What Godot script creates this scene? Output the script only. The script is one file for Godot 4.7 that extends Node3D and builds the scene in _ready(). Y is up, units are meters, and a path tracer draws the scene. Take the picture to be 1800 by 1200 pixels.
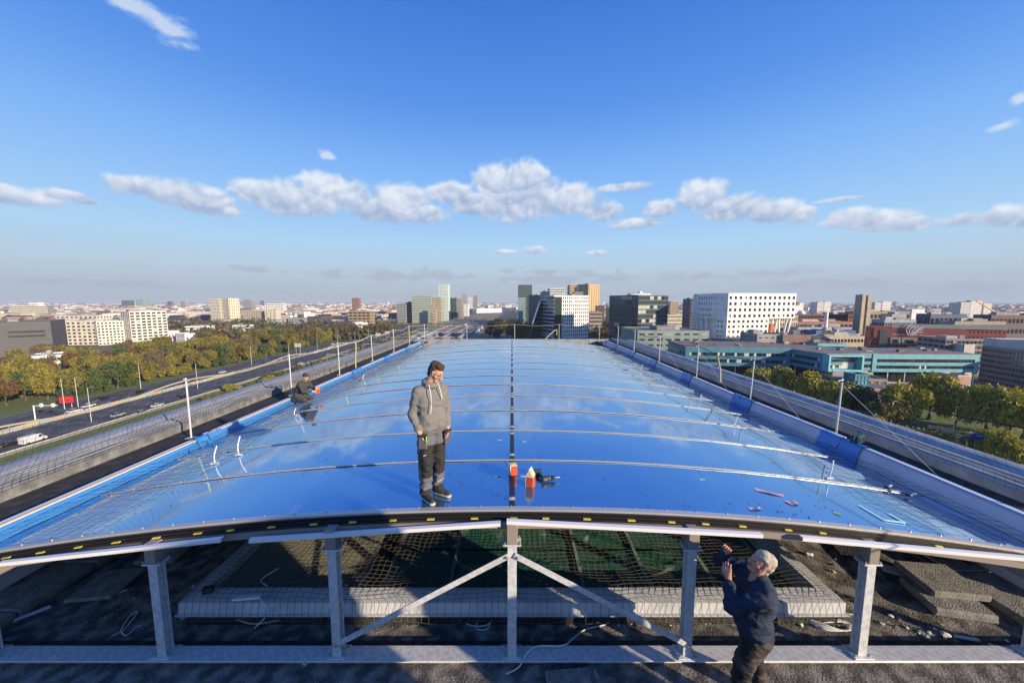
extends Node3D
# A wide view from the roof of an office building: men fitting a barrel-vaulted glass roof, a city behind it.
# Metres, y up, the camera 45 m above the ground at the origin looking along -z.

const EYE := 45.0          # camera height above the ground
const DECK := 40.8         # height of the roof deck that the men stand on
const R_FRONT := -4.18     # front edge of the glass roof
const R_PITCH := 1.33      # distance between its ribs
const R_HALF := 6.5        # half its width
const CROWN := 1.746       # height of its crown above the deck

var rng := RandomNumberGenerator.new()
var mats := {}
var names := {}
var crowns := {}

class MB:
	# collects triangles; front faces run clockwise
	var v := PackedVector3Array()
	var ix := PackedInt32Array()
	var col := PackedColorArray()
	var uv := PackedVector2Array()
	var tint := Color(1, 1, 1)
	var use_color := false
	var use_uv := false
	func pt(p: Vector3) -> int:
		v.append(p)
		if use_color:
			col.append(tint)
		return v.size() - 1
	func tri(a: Vector3, b: Vector3, c: Vector3) -> void:
		var i := pt(a); pt(b); pt(c)
		ix.append_array([i, i + 1, i + 2])
	func quad(a: Vector3, b: Vector3, c: Vector3, d: Vector3) -> void:
		var i := pt(a); pt(b); pt(c); pt(d)
		ix.append_array([i, i + 1, i + 2, i, i + 2, i + 3])
		if use_uv:
			uv.append_array([Vector2(0, 1), Vector2(0, 0), Vector2(1, 0), Vector2(1, 1)])
	func hexa(p: Array) -> void:
		# p: four corners of the bottom (seen from above counter-clockwise from -x+z: -+ , ++, +-, --), then of the top
		var i := v.size()
		for q in p:
			pt(q)
		for f in [[0, 4, 5, 1], [1, 5, 6, 2], [2, 6, 7, 3], [3, 7, 4, 0], [4, 7, 6, 5], [0, 1, 2, 3]]:
			ix.append_array([i + f[0], i + f[1], i + f[2], i + f[0], i + f[2], i + f[3]])
	func box(c: Vector3, s: Vector3, b := Basis()) -> void:
		var h := s * 0.5
		var p := []
		for y in [-1, 1]:
			for q in [[-1, 1], [1, 1], [1, -1], [-1, -1]]:
				p.append(c + b * Vector3(q[0] * h.x, y * h.y, q[1] * h.z))
		hexa(p)
	func span(a: Vector3, b: Vector3) -> void:
		box((a + b) * 0.5, (b - a).abs())
	func bevel(c: Vector3, s: Vector3, r: float, b := Basis()) -> void:
		# box with chamfered edges: 24 corners
		var h := s * 0.5
		r = minf(r, minf(h.x, minf(h.y, h.z)) * 0.9)
		var id := {}
		for x in [-1, 1]:
			for y in [-1, 1]:
				for z in [-1, 1]:
					id[[x, y, z, 0]] = pt(c + b * Vector3(x * h.x, y * (h.y - r), z * (h.z - r)))
					id[[x, y, z, 1]] = pt(c + b * Vector3(x * (h.x - r), y * h.y, z * (h.z - r)))
					id[[x, y, z, 2]] = pt(c + b * Vector3(x * (h.x - r), y * (h.y - r), z * h.z))
		for s1 in [-1, 1]:
			_f(id, [[s1, -1, -1, 0], [s1, 1, -1, 0], [s1, 1, 1, 0], [s1, -1, 1, 0]], b * Vector3(s1, 0, 0))
			_f(id, [[-1, s1, -1, 1], [1, s1, -1, 1], [1, s1, 1, 1], [-1, s1, 1, 1]], b * Vector3(0, s1, 0))
			_f(id, [[-1, -1, s1, 2], [1, -1, s1, 2], [1, 1, s1, 2], [-1, 1, s1, 2]], b * Vector3(0, 0, s1))
			for s2 in [-1, 1]:
				_f(id, [[s1, s2, -1, 0], [s1, s2, 1, 0], [s1, s2, 1, 1], [s1, s2, -1, 1]], b * Vector3(s1, s2, 0))
				_f(id, [[s1, -1, s2, 0], [s1, 1, s2, 0], [s1, 1, s2, 2], [s1, -1, s2, 2]], b * Vector3(s1, 0, s2))
				_f(id, [[-1, s1, s2, 1], [1, s1, s2, 1], [1, s1, s2, 2], [-1, s1, s2, 2]], b * Vector3(0, s1, s2))
				for s3 in [-1, 1]:
					_f(id, [[s1, s2, s3, 0], [s1, s2, s3, 1], [s1, s2, s3, 2]], b * Vector3(s1, s2, s3))
	func _f(id: Dictionary, k: Array, out: Vector3) -> void:
		var p := []
		for q in k:
			p.append(id[q])
		var n: Vector3 = (v[p[2]] - v[p[0]]).cross(v[p[1]] - v[p[0]])
		if n.dot(out) < 0:
			p.reverse()
		for i in range(1, p.size() - 1):
			ix.append_array([p[0], p[i], p[i + 1]])
	func beam(a: Vector3, b: Vector3, w: float, h: float, up := Vector3.UP) -> void:
		# a bar from a to b, w wide and h high
		var z := (b - a).normalized()
		var x := up.cross(z).normalized()
		if x.length() < 0.5:
			x = Vector3.RIGHT
		var y := z.cross(x)
		box((a + b) * 0.5, Vector3(w, h, a.distance_to(b)), Basis(x, y, z))
	func tube(pts: Array, r: float, n := 6, r2 := -1.0) -> void:
		var base := v.size()
		var m := pts.size()
		for i in m:
			var d: Vector3 = (pts[mini(i + 1, m - 1)] - pts[maxi(i - 1, 0)]).normalized()
			var x := d.cross(Vector3.UP)
			if x.length() < 0.05:
				x = d.cross(Vector3.RIGHT)
			x = x.normalized()
			var y := x.cross(d)
			var rr := r if r2 < 0 else lerpf(r, r2, float(i) / maxi(1, m - 1))
			for k in n:
				var t := TAU * k / n
				pt(pts[i] + (x * cos(t) + y * sin(t)) * rr)
		for i in m - 1:
			for k in n:
				var a := base + i * n + k
				var b := base + i * n + (k + 1) % n
				ix.append_array([a, a + n, b + n, a, b + n, b])
		for e in [0, m - 1]:
			var c := pt(pts[e])
			for k in n:
				var a = base + e * n + k
				var b = base + e * n + (k + 1) % n
				if e == 0:
					ix.append_array([c, a, b])
				else:
					ix.append_array([c, b, a])
	func prism(outline: Array, a: Vector3, ux: Vector3, uy: Vector3, along: Vector3) -> void:
		# outline of Vector2 in the ux, uy plane, pushed along; convex-ish, fanned caps
		var n := outline.size()
		var i0 := v.size()
		for s in 2:
			for p in outline:
				pt(a + ux * p.x + uy * p.y + along * s)
		var tris := Geometry2D.triangulate_polygon(PackedVector2Array(outline))
		for t in range(0, tris.size(), 3):
			ix.append_array([i0 + tris[t], i0 + tris[t + 1], i0 + tris[t + 2]])
			ix.append_array([i0 + n + tris[t], i0 + n + tris[t + 2], i0 + n + tris[t + 1]])
		for k in n:
			var b := (k + 1) % n
			ix.append_array([i0 + k, i0 + b, i0 + n + b, i0 + k, i0 + n + b, i0 + n + k])
	func lathe(prof: Array, c: Vector3, n := 12, b := Basis()) -> void:
		# prof: Vector2(radius, height)
		var base := v.size()
		for p in prof:
			for k in n:
				var t := TAU * k / n
				pt(c + b * Vector3(cos(t) * p.x, p.y, sin(t) * p.x))
		for i in prof.size() - 1:
			for k in n:
				var a := base + i * n + k
				var d := base + i * n + (k + 1) % n
				ix.append_array([a, a + n, d + n, a, d + n, d])
	func mesh(smooth := false) -> ArrayMesh:
		var arr := []
		arr.resize(Mesh.ARRAY_MAX)
		arr[Mesh.ARRAY_VERTEX] = v
		arr[Mesh.ARRAY_INDEX] = ix
		if use_color:
			arr[Mesh.ARRAY_COLOR] = col
		if use_uv:
			arr[Mesh.ARRAY_TEX_UV] = uv
		if smooth:
			var n := PackedVector3Array()
			n.resize(v.size())
			for t in range(0, ix.size(), 3):
				var a := ix[t]; var b := ix[t + 1]; var c := ix[t + 2]
				var f := (v[c] - v[a]).cross(v[b] - v[a])
				n[a] += f; n[b] += f; n[c] += f
			for i in n.size():
				n[i] = n[i].normalized()
			arr[Mesh.ARRAY_NORMAL] = n
		var m := ArrayMesh.new()
		m.add_surface_from_arrays(Mesh.PRIMITIVE_TRIANGLES, arr)
		return m

func numbered(called: String) -> String:
	names[called] = names.get(called, 0) + 1
	return called if names[called] == 1 else "%s_%03d" % [called, names[called] - 1]

func tag(o: Node, label: String, category: String, group := "") -> void:
	o.set_meta("label", label)
	o.set_meta("category", category)
	if group:
		o.set_meta("group", group)

func thing(called: String, label: String, category: String, at := Vector3.ZERO, turn := 0.0, group := "") -> Node3D:
	var o := Node3D.new()
	o.name = numbered(called)
	add_child(o)
	o.position = at
	o.rotation.y = turn
	tag(o, label, category, group)
	return o

func put(mesh: Mesh, called: String, m: Material, parent: Node, at := Vector3.ZERO, turn := 0.0) -> MeshInstance3D:
	var o := MeshInstance3D.new()
	o.mesh = mesh
	o.material_override = m
	o.name = numbered(called) if parent == self else called
	parent.add_child(o, true)
	o.position = at
	o.rotation.y = turn
	return o

func part(b: MB, called: String, m: Material, parent: Node, smooth := false) -> MeshInstance3D:
	return put(b.mesh(smooth), called, m, parent)

func stuff_part(b: MB, called: String, m: Material, parent: Node, smooth := false) -> MeshInstance3D:
	var o := part(b, called, m, parent, smooth)
	o.set_meta("kind", "stuff")
	return o

func solo(b: MB, called: String, m: Material, label: String, category: String, at := Vector3.ZERO, group := "", smooth := false) -> MeshInstance3D:
	var o := put(b.mesh(smooth), called, m, self, at)
	tag(o, label, category, group)
	return o

func setting(b: MB, called: String, m: Material, smooth := false) -> MeshInstance3D:
	var o := put(b.mesh(smooth), called, m, self)
	o.set_meta("kind", "structure")
	return o

func lin(r: float, g: float, b: float) -> Color:
	return Color(r, g, b).linear_to_srgb()

func mat(key: String, c: Color, rough := 0.8, metal := 0.0, tex: Texture2D = null, scale := 1.0, bump: Texture2D = null, bump_k := 1.0) -> StandardMaterial3D:
	if mats.has(key):
		return mats[key]
	var m := StandardMaterial3D.new()
	m.resource_name = key
	m.albedo_color = c
	m.roughness = rough
	m.metallic = metal
	if tex or bump:
		m.uv1_triplanar = true
		m.uv1_world_triplanar = true
		m.uv1_scale = Vector3.ONE * scale
		if tex:
			m.albedo_texture = tex
		if bump:
			m.normal_enabled = true
			m.normal_texture = bump
			m.normal_scale = bump_k
	mats[key] = m
	return m

func vmat(key: String, rough := 0.8, metal := 0.0) -> StandardMaterial3D:
	var m := mat(key, Color(1, 1, 1), rough, metal)
	m.vertex_color_use_as_albedo = true
	return m

func noise(freq: float, octaves := 4, sd := 1, type := FastNoiseLite.TYPE_SIMPLEX_SMOOTH) -> FastNoiseLite:
	var n := FastNoiseLite.new()
	n.noise_type = type
	n.frequency = freq
	n.fractal_octaves = octaves
	n.seed = sd
	return n

func tone(freq: float, stops: Array, sd := 1, octaves := 5, size := 512) -> ImageTexture:
	# a tileable patchy tint: stops of [position, colour]
	var src := noise(freq, octaves, sd).get_seamless_image(size, size)
	src.convert(Image.FORMAT_L8)
	var data := src.get_data()
	var lut := []
	for i in 256:
		var t := i / 255.0
		var c: Color = stops[0][1]
		for k in stops.size() - 1:
			if t >= stops[k][0]:
				c = stops[k][1].lerp(stops[k + 1][1], clampf((t - stops[k][0]) / (stops[k + 1][0] - stops[k][0]), 0, 1))
		lut.append(c)
	var out := PackedByteArray()
	out.resize(size * size * 3)
	for i in data.size():
		var c: Color = lut[data[i]]
		out[i * 3] = c.r8
		out[i * 3 + 1] = c.g8
		out[i * 3 + 2] = c.b8
	return ImageTexture.create_from_image(Image.create_from_data(size, size, false, Image.FORMAT_RGB8, out))

func relief(freq: float, sd := 1, k := 4.0, size := 512) -> ImageTexture:
	var src := noise(freq, 5, sd).get_seamless_image(size, size)
	src.convert(Image.FORMAT_RGBA8)
	src.bump_map_to_normal_map(k)
	return ImageTexture.create_from_image(src)

func grey(v: float) -> Color:
	return Color(v, v, v)

func _ready() -> void:
	rng.seed = 7
	build_light()
	print("light ", Time.get_ticks_msec())
	build_materials()
	build_ground()
	build_own_building()
	build_glass_roof()
	build_deck()
	print("roof ", Time.get_ticks_msec())
	build_city()
	build_far_city()
	print("city ", Time.get_ticks_msec())
	build_trees()
	print("trees ", Time.get_ticks_msec())
	build_roads()
	build_nets()
	build_props()
	print("props ", Time.get_ticks_msec())
	build_people()
	print("people ", Time.get_ticks_msec())

func build_light() -> void:
	var cam := Camera3D.new()
	cam.name = "camera"
	cam.fov = rad_to_deg(2.0 * atan(600.0 / 650.0))
	cam.near = 0.05
	cam.far = 40000.0
	add_child(cam)
	cam.position = Vector3(0, EYE, 0)
	cam.rotation.x = -atan(70.0 / 650.0)
	cam.current = true

	var sun := DirectionalLight3D.new()
	sun.name = "sun"
	sun.light_color = Color(1.0, 0.91, 0.78)
	sun.light_energy = 1.6
	sun.light_angular_distance = 0.5
	sun.shadow_enabled = true
	add_child(sun)
	sun.look_at_from_position(Vector3(6.8, 2.35, 5.0), Vector3.ZERO)

	var env := Environment.new()
	env.background_mode = Environment.BG_SKY
	var sky := Sky.new()
	var sm := PanoramaSkyMaterial.new()
	sm.panorama = sky_image()
	sky.sky_material = sm
	env.sky = sky
	env.ambient_light_source = Environment.AMBIENT_SOURCE_SKY
	env.tonemap_mode = Environment.TONE_MAPPER_LINEAR
	env.tonemap_exposure = 1.5
	env.background_energy_multiplier = 0.72
	env.sdfgi_enabled = true
	env.ssao_enabled = true
	env.ssil_enabled = true
	env.fog_enabled = true
	env.fog_density = 0.00009
	env.fog_light_color = Color(0.80, 0.86, 0.93)
	var we := WorldEnvironment.new()
	we.name = "world_environment"
	we.environment = env
	add_child(we)

func sky_image() -> ImageTexture:
	# clear autumn air over a row of low cumulus; rows run from the zenith down
	var w := 4096
	var h := 2048
	var img := Image.create(w, h, false, Image.FORMAT_RGB8)
	# sRGB colours by elevation in degrees
	var stops := [[-90.0, Color8(120, 125, 125)], [-2.0, Color8(150, 158, 166)], [0.0, Color8(168, 179, 191)], [2.0, Color8(174, 187, 202)], [4.5, Color8(178, 199, 217)], [8.0, Color8(170, 206, 236)],
		[13.0, Color8(147, 192, 240)], [19.0, Color8(122, 173, 239)], [26.0, Color8(90, 145, 226)], [36.0, Color8(65, 121, 210)], [60.0, Color8(57, 111, 202)], [90.0, Color8(54, 106, 197)]]
	var row := []
	for j in h:
		var el := 90.0 - 180.0 * (j + 0.5) / h
		var c: Color = stops[0][1]
		for k in stops.size() - 1:
			if el >= stops[k][0]:
				c = stops[k][1].lerp(stops[k + 1][1], clampf((el - stops[k][0]) / (stops[k + 1][0] - stops[k][0]), 0, 1))
		row.append(c)
		img.fill_rect(Rect2i(0, j, w, 1), c)
	# cumulus as [azimuth, elevation, half width, half height] in radians
	var puffs: Array = [[-0.9175, 0.1645, 0.0434, 0.0138], [-0.8896, 0.1641, 0.0243, 0.0080], [-0.8646, 0.1772, 0.0291, 0.0082], [-0.8398, 0.1710, 0.0135, 0.0057], [-0.7739, 0.2096, 0.0409, 0.0197], [-0.7271, 0.2084, 0.0628, 0.0267], [-0.6766, 0.1991, 0.0547, 0.0281], [-0.6452, 0.1872, 0.0213, 0.0134], [-0.5783, 0.2305, 0.0594, 0.0250], [-0.5141, 0.2252, 0.0885, 0.0378], [-0.4368, 0.2547, 0.0780, 0.0361], [-0.3944, 0.2382, 0.0491, 0.0323], [-0.3370, 0.2176, 0.0748, 0.0335], [-0.2821, 0.2475, 0.0670, 0.0384], [-0.2273, 0.2163, 0.0574, 0.0241], [-0.1618, 0.2698, 0.0612, 0.0260], [-0.1068, 0.2424, 0.0532, 0.0294], [-0.0296, 0.2993, 0.0680, 0.0457], [0.0369, 0.3096, 0.0559, 0.0379], [0.0000, 0.2437, 0.1009, 0.0453], [0.0742, 0.2565, 0.0675, 0.0473], [0.1621, 0.2540, 0.0742, 0.0392], [0.2343, 0.2213, 0.0502, 0.0266], [0.2743, 0.2763, 0.0672, 0.0114], [0.3696, 0.2202, 0.0408, 0.0217], [0.3112, 0.1903, 0.0559, 0.0133], [0.4675, 0.2391, 0.0596, 0.0336], [0.5207, 0.2077, 0.0595, 0.0334], [0.6013, 0.1885, 0.0508, 0.0253], [0.6506, 0.1776, 0.0277, 0.0179], [0.7224, 0.1613, 0.0390, 0.0192], [0.7710, 0.1502, 0.0455, 0.0205], [0.8085, 0.1388, 0.0237, 0.0139], [0.8742, 0.1364, 0.0353, 0.0129], [0.9092, 0.1342, 0.0298, 0.0177], [0.9419, 0.1260, 0.0297, 0.0170], [0.0602, 0.1338, 0.0330, 0.0101], [-0.0151, 0.1297, 0.0302, 0.0058], [0.2225, 0.1237, 0.0285, 0.0071], [0.7029, 0.1981, 0.0377, 0.0053]]
	var wisps: Array = [[-0.7497, 0.4863, 0.0391, 0.0167], [-0.7132, 0.4731, 0.0403, 0.0192], [-0.6862, 0.4598, 0.0261, 0.0150], [-0.4451, 0.3276, 0.0193, 0.0136], [0.9101, 0.3035, 0.0118, 0.0125], [0.8998, 0.2705, 0.0198, 0.0098], [0.0607, 0.0573, 0.0513, 0.0104], [-0.5883, 0.0676, 0.1868, 0.0111], [-0.2948, 0.0663, 0.2948, 0.0199], [0.1508, 0.0597, 0.3261, 0.0236], [0.4887, 0.0560, 0.2421, 0.0185], [0.6970, 0.0348, 0.2042, 0.0161], [0.8837, 0.0240, 0.1241, 0.0115], [-0.8171, 0.0311, 0.2062, 0.0124], [0.0757, 0.0780, 0.1767, 0.0118]]
	for k in 26:
		var az := lerpf(1.05, TAU - 1.05, (k + rng.randf()) / 26.0)
		var el := rng.randf_range(0.13, 0.27)
		for q in 3:
			puffs.append([az + rng.randf_range(-0.06, 0.06), el + rng.randf_range(-0.015, 0.02), rng.randf_range(0.03, 0.08), rng.randf_range(0.015, 0.035)])
	var jtop := int(h * (0.5 - 42.0 / 180.0))
	var jn := h / 2 - jtop
	var dens := PackedFloat32Array()
	dens.resize(w * jn)
	var lift := PackedFloat32Array()
	lift.resize(w * jn)
	var thin := PackedFloat32Array()
	thin.resize(w * jn)
	for set_ in 2:
		for p in (puffs if set_ == 0 else wisps):
			var ci := int(fposmod(p[0] / TAU, 1.0) * w)
			var cj := int((0.5 - p[1] / PI) * h) - jtop
			var ri := int(p[2] * 1.5 / TAU * w) + 1
			var rj := int(p[3] * 1.6 / PI * h) + 1
			for j in range(maxi(0, cj - rj), mini(jn, cj + rj)):
				var dy := (cj - j) / (rj / 1.6)
				var sq := dy / (1.0 if dy > 0 else 0.8)
				for i in range(ci - ri, ci + ri):
					var dx := (i - ci) / (ri / 1.5)
					var d := 1.0 - sqrt(dx * dx + sq * sq)
					var at := j * w + posmod(i, w)
					if set_ == 1:
						thin[at] = maxf(thin[at], d + 0.5)
					elif d > dens[at] - 0.5:
						dens[at] = maxf(dens[at], d + 0.5)
						lift[at] = dy if lift[at] == 0.0 else lerpf(lift[at], dy, 0.5)
	var big := noise(5.0, 6, 3)
	var small := noise(22.0, 5, 9)
	var streak := noise(9.0, 5, 5)
	for j in jn:
		var el := PI * (0.5 - (j + jtop + 0.5) / h)
		var low: float = clampf(rad_to_deg(el) / 9.0, 0.0, 1.0)
		for i in w:
			var at := j * w + i
			if dens[at] <= 0.0 and thin[at] <= 0.0:
				continue
			var az := TAU * (i + 0.5) / w
			var dir := Vector3(sin(az) * cos(el), sin(el) * 1.15, -cos(az) * cos(el))
			var c: Color = row[j + jtop]
			if dens[at] > 0.0:
				var n := big.get_noise_3dv(dir * 1.6) * 0.55 + (0.45 - absf(small.get_noise_3dv(dir * 0.8))) * 0.75
				var a := smoothstep(0.40, 1.02, dens[at] * 1.10 + n * 0.70)
				var n2 := big.get_noise_3dv(dir * 1.6 + Vector3(0.02, 0.035, 0.0)) * 0.55 + (0.45 - absf(small.get_noise_3dv(dir * 0.8 + Vector3(0.008, 0.014, 0.0)))) * 0.75
				var lit := clampf(0.50 + lift[at] * 0.50 + (n - n2) * 0.8, 0.0, 1.0)
				var cc := Color8(158, 174, 204).lerp(Color8(230, 233, 241), lit)
				c = c.lerp(cc.lerp(row[j + jtop], (1.0 - low) * 0.5), a * 0.9)
			if thin[at] > 0.0:
				var n := streak.get_noise_3dv(Vector3(dir.x, dir.y * 2.5, dir.z) * 1.5) + small.get_noise_3dv(dir) * 0.4
				var a := smoothstep(0.55, 1.45, thin[at] + n * 1.1)
				c = c.lerp(Color8(222, 226, 236) if low > 0.9 else Color8(168, 178, 198), a * (0.75 if low > 0.9 else 0.8))
			img.set_pixel(i, j + jtop, c)
	return ImageTexture.create_from_image(img)

func build_materials() -> void:
	var spangle := tone(0.02, [[0.0, grey(0.84)], [0.45, grey(0.91)], [0.6, grey(0.95)], [1.0, grey(1.0)]], 11, 4, 256)
	mat("galvanised", Color(0.86, 0.87, 0.88), 0.45, 0.2, spangle, 2.2)
	mat("taupe_paint", lin(0.27, 0.235, 0.205), 0.38)
	mat("white_alu", lin(0.78, 0.78, 0.78), 0.35, 0.1)
	mat("alu", Color(0.80, 0.79, 0.78), 0.42, 0.6)
	mat("rubber", lin(0.012, 0.012, 0.013), 0.45)
	mat("yellow_tab", lin(0.70, 0.60, 0.08), 0.5)
	mat("bolt", Color(0.75, 0.75, 0.74), 0.4, 0.8)
	var g := mat("roof_glass", Color(lin(0.16, 0.385, 0.67), 0.72), 0.25, 0.80)
	g.transparency = BaseMaterial3D.TRANSPARENCY_ALPHA
	g.metallic_specular = 0.6
	g.clearcoat_enabled = true
	g.clearcoat = 0.55
	g.clearcoat_roughness = 0.05
	# wiped dust: the sheen breaks up in streaks and patches
	g.uv1_triplanar = true
	g.uv1_world_triplanar = true
	g.uv1_scale = Vector3(0.35, 0.35, 0.16)
	g.roughness_texture = tone(0.02, [[0.0, grey(0.12)], [0.42, grey(0.19)], [0.58, grey(0.32)], [0.72, grey(0.48)], [1.0, grey(0.8)]], 43, 6)
	mat("bitumen", Color(1, 1, 1), 0.86, 0.0, tone(0.012, [[0.0, lin(0.045, 0.043, 0.042)], [0.36, lin(0.085, 0.079, 0.072)], [0.55, lin(0.16, 0.147, 0.128)], [0.72, lin(0.22, 0.20, 0.175)], [1.0, lin(0.30, 0.285, 0.26)]], 21), 0.55, relief(0.09, 22, 3.0), 0.7)
	mat("bitumen_dark", Color(1, 1, 1), 0.8, 0.0, tone(0.02, [[0.0, lin(0.012, 0.012, 0.013)], [0.6, lin(0.03, 0.03, 0.03)], [1.0, lin(0.075, 0.073, 0.07)]], 23, 5, 256), 0.7, relief(0.12, 24, 4.0, 256), 0.8)
	mat("concrete", Color(1, 1, 1), 0.9, 0.0, tone(0.02, [[0.0, lin(0.13, 0.125, 0.11)], [0.5, lin(0.21, 0.20, 0.18)], [1.0, lin(0.30, 0.285, 0.255)]], 25, 5, 256), 0.9, relief(0.15, 26, 4.0, 256), 0.6)
	mat("pale_concrete", Color(1, 1, 1), 0.8, 0.0, tone(0.012, [[0.0, lin(0.085, 0.088, 0.09)], [0.5, lin(0.155, 0.158, 0.16)], [1.0, lin(0.26, 0.26, 0.255)]], 27), 0.5, relief(0.15, 28, 3.0, 256), 0.3)
	mat("zinc", Color(1, 1, 1), 0.5, 0.15, tone(0.008, [[0.0, lin(0.20, 0.215, 0.235)], [0.5, lin(0.30, 0.315, 0.335)], [1.0, lin(0.42, 0.43, 0.445)]], 29), 0.4)
	mat("film_blue", lin(0.05, 0.22, 0.54), 0.2)
	mat("panel_white", Color(1, 1, 1), 0.6, 0.0, tone(0.01, [[0.0, lin(0.60, 0.49, 0.50)], [0.5, lin(0.70, 0.58, 0.59)], [1.0, lin(0.75, 0.64, 0.64)]], 31, 5, 256), 0.5)
	mat("board_white", lin(0.66, 0.67, 0.70), 0.5)
	mat("wood", Color(1, 1, 1), 0.7, 0.0, tone(0.03, [[0.0, lin(0.42, 0.27, 0.13)], [1.0, lin(0.62, 0.45, 0.25)]], 33, 4, 128), 3.0)
	mat("rope_tan", lin(0.42, 0.36, 0.26), 0.9)
	mat("rope_white", lin(0.62, 0.63, 0.64), 0.9)
	mat("net_cord", lin(0.025, 0.026, 0.026), 0.8)
	mat("net_cord_brown", lin(0.10, 0.082, 0.058), 0.85)
	mat("steel_dark", lin(0.05, 0.05, 0.055), 0.5, 0.3)
	mat("red_paint", lin(0.42, 0.035, 0.015), 0.5)

func ay(x: float) -> float:
	return CROWN - x * x / 72.0

func arc_bar(b: MB, x0: float, x1: float, z0: float, z1: float, d0: float, d1: float, n := 24) -> void:
	# a bar that follows the roof's arc; z0 is nearer the camera; d0, d1 heights of its bottom and top over the glass
	var base := b.v.size()
	for i in n + 1:
		var x := lerpf(x0, x1, float(i) / n)
		var s := Vector2(x / 36.0, 1).normalized()
		for q in [[d0, z0], [d1, z0], [d1, z1], [d0, z1]]:
			b.pt(Vector3(x + s.x * q[0], ay(x) + s.y * q[0], q[1]))
	for i in n:
		for k in 4:
			var a := base + i * 4 + k
			var c := base + i * 4 + (k + 1) % 4
			b.ix.append_array([a, c, c + 4, a, c + 4, a + 4])
	b.ix.append_array([base, base + 2, base + 1, base, base + 3, base + 2])
	var e := base + n * 4
	b.ix.append_array([e, e + 1, e + 2, e, e + 2, e + 3])

func build_ground() -> void:
	var b := MB.new()
	b.quad(Vector3(-20000, 0, 3000), Vector3(-20000, 0, -24000), Vector3(20000, 0, -24000), Vector3(20000, 0, 3000))
	var t := tone(0.006, [[0.0, lin(0.045, 0.055, 0.025)], [0.4, lin(0.075, 0.085, 0.035)], [0.55, lin(0.10, 0.095, 0.06)], [0.7, lin(0.13, 0.12, 0.10)], [1.0, lin(0.17, 0.16, 0.14)]], 41)
	setting(b, "ground", mat("ground", Color(1, 1, 1), 0.95, 0.0, t, 0.012))

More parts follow.
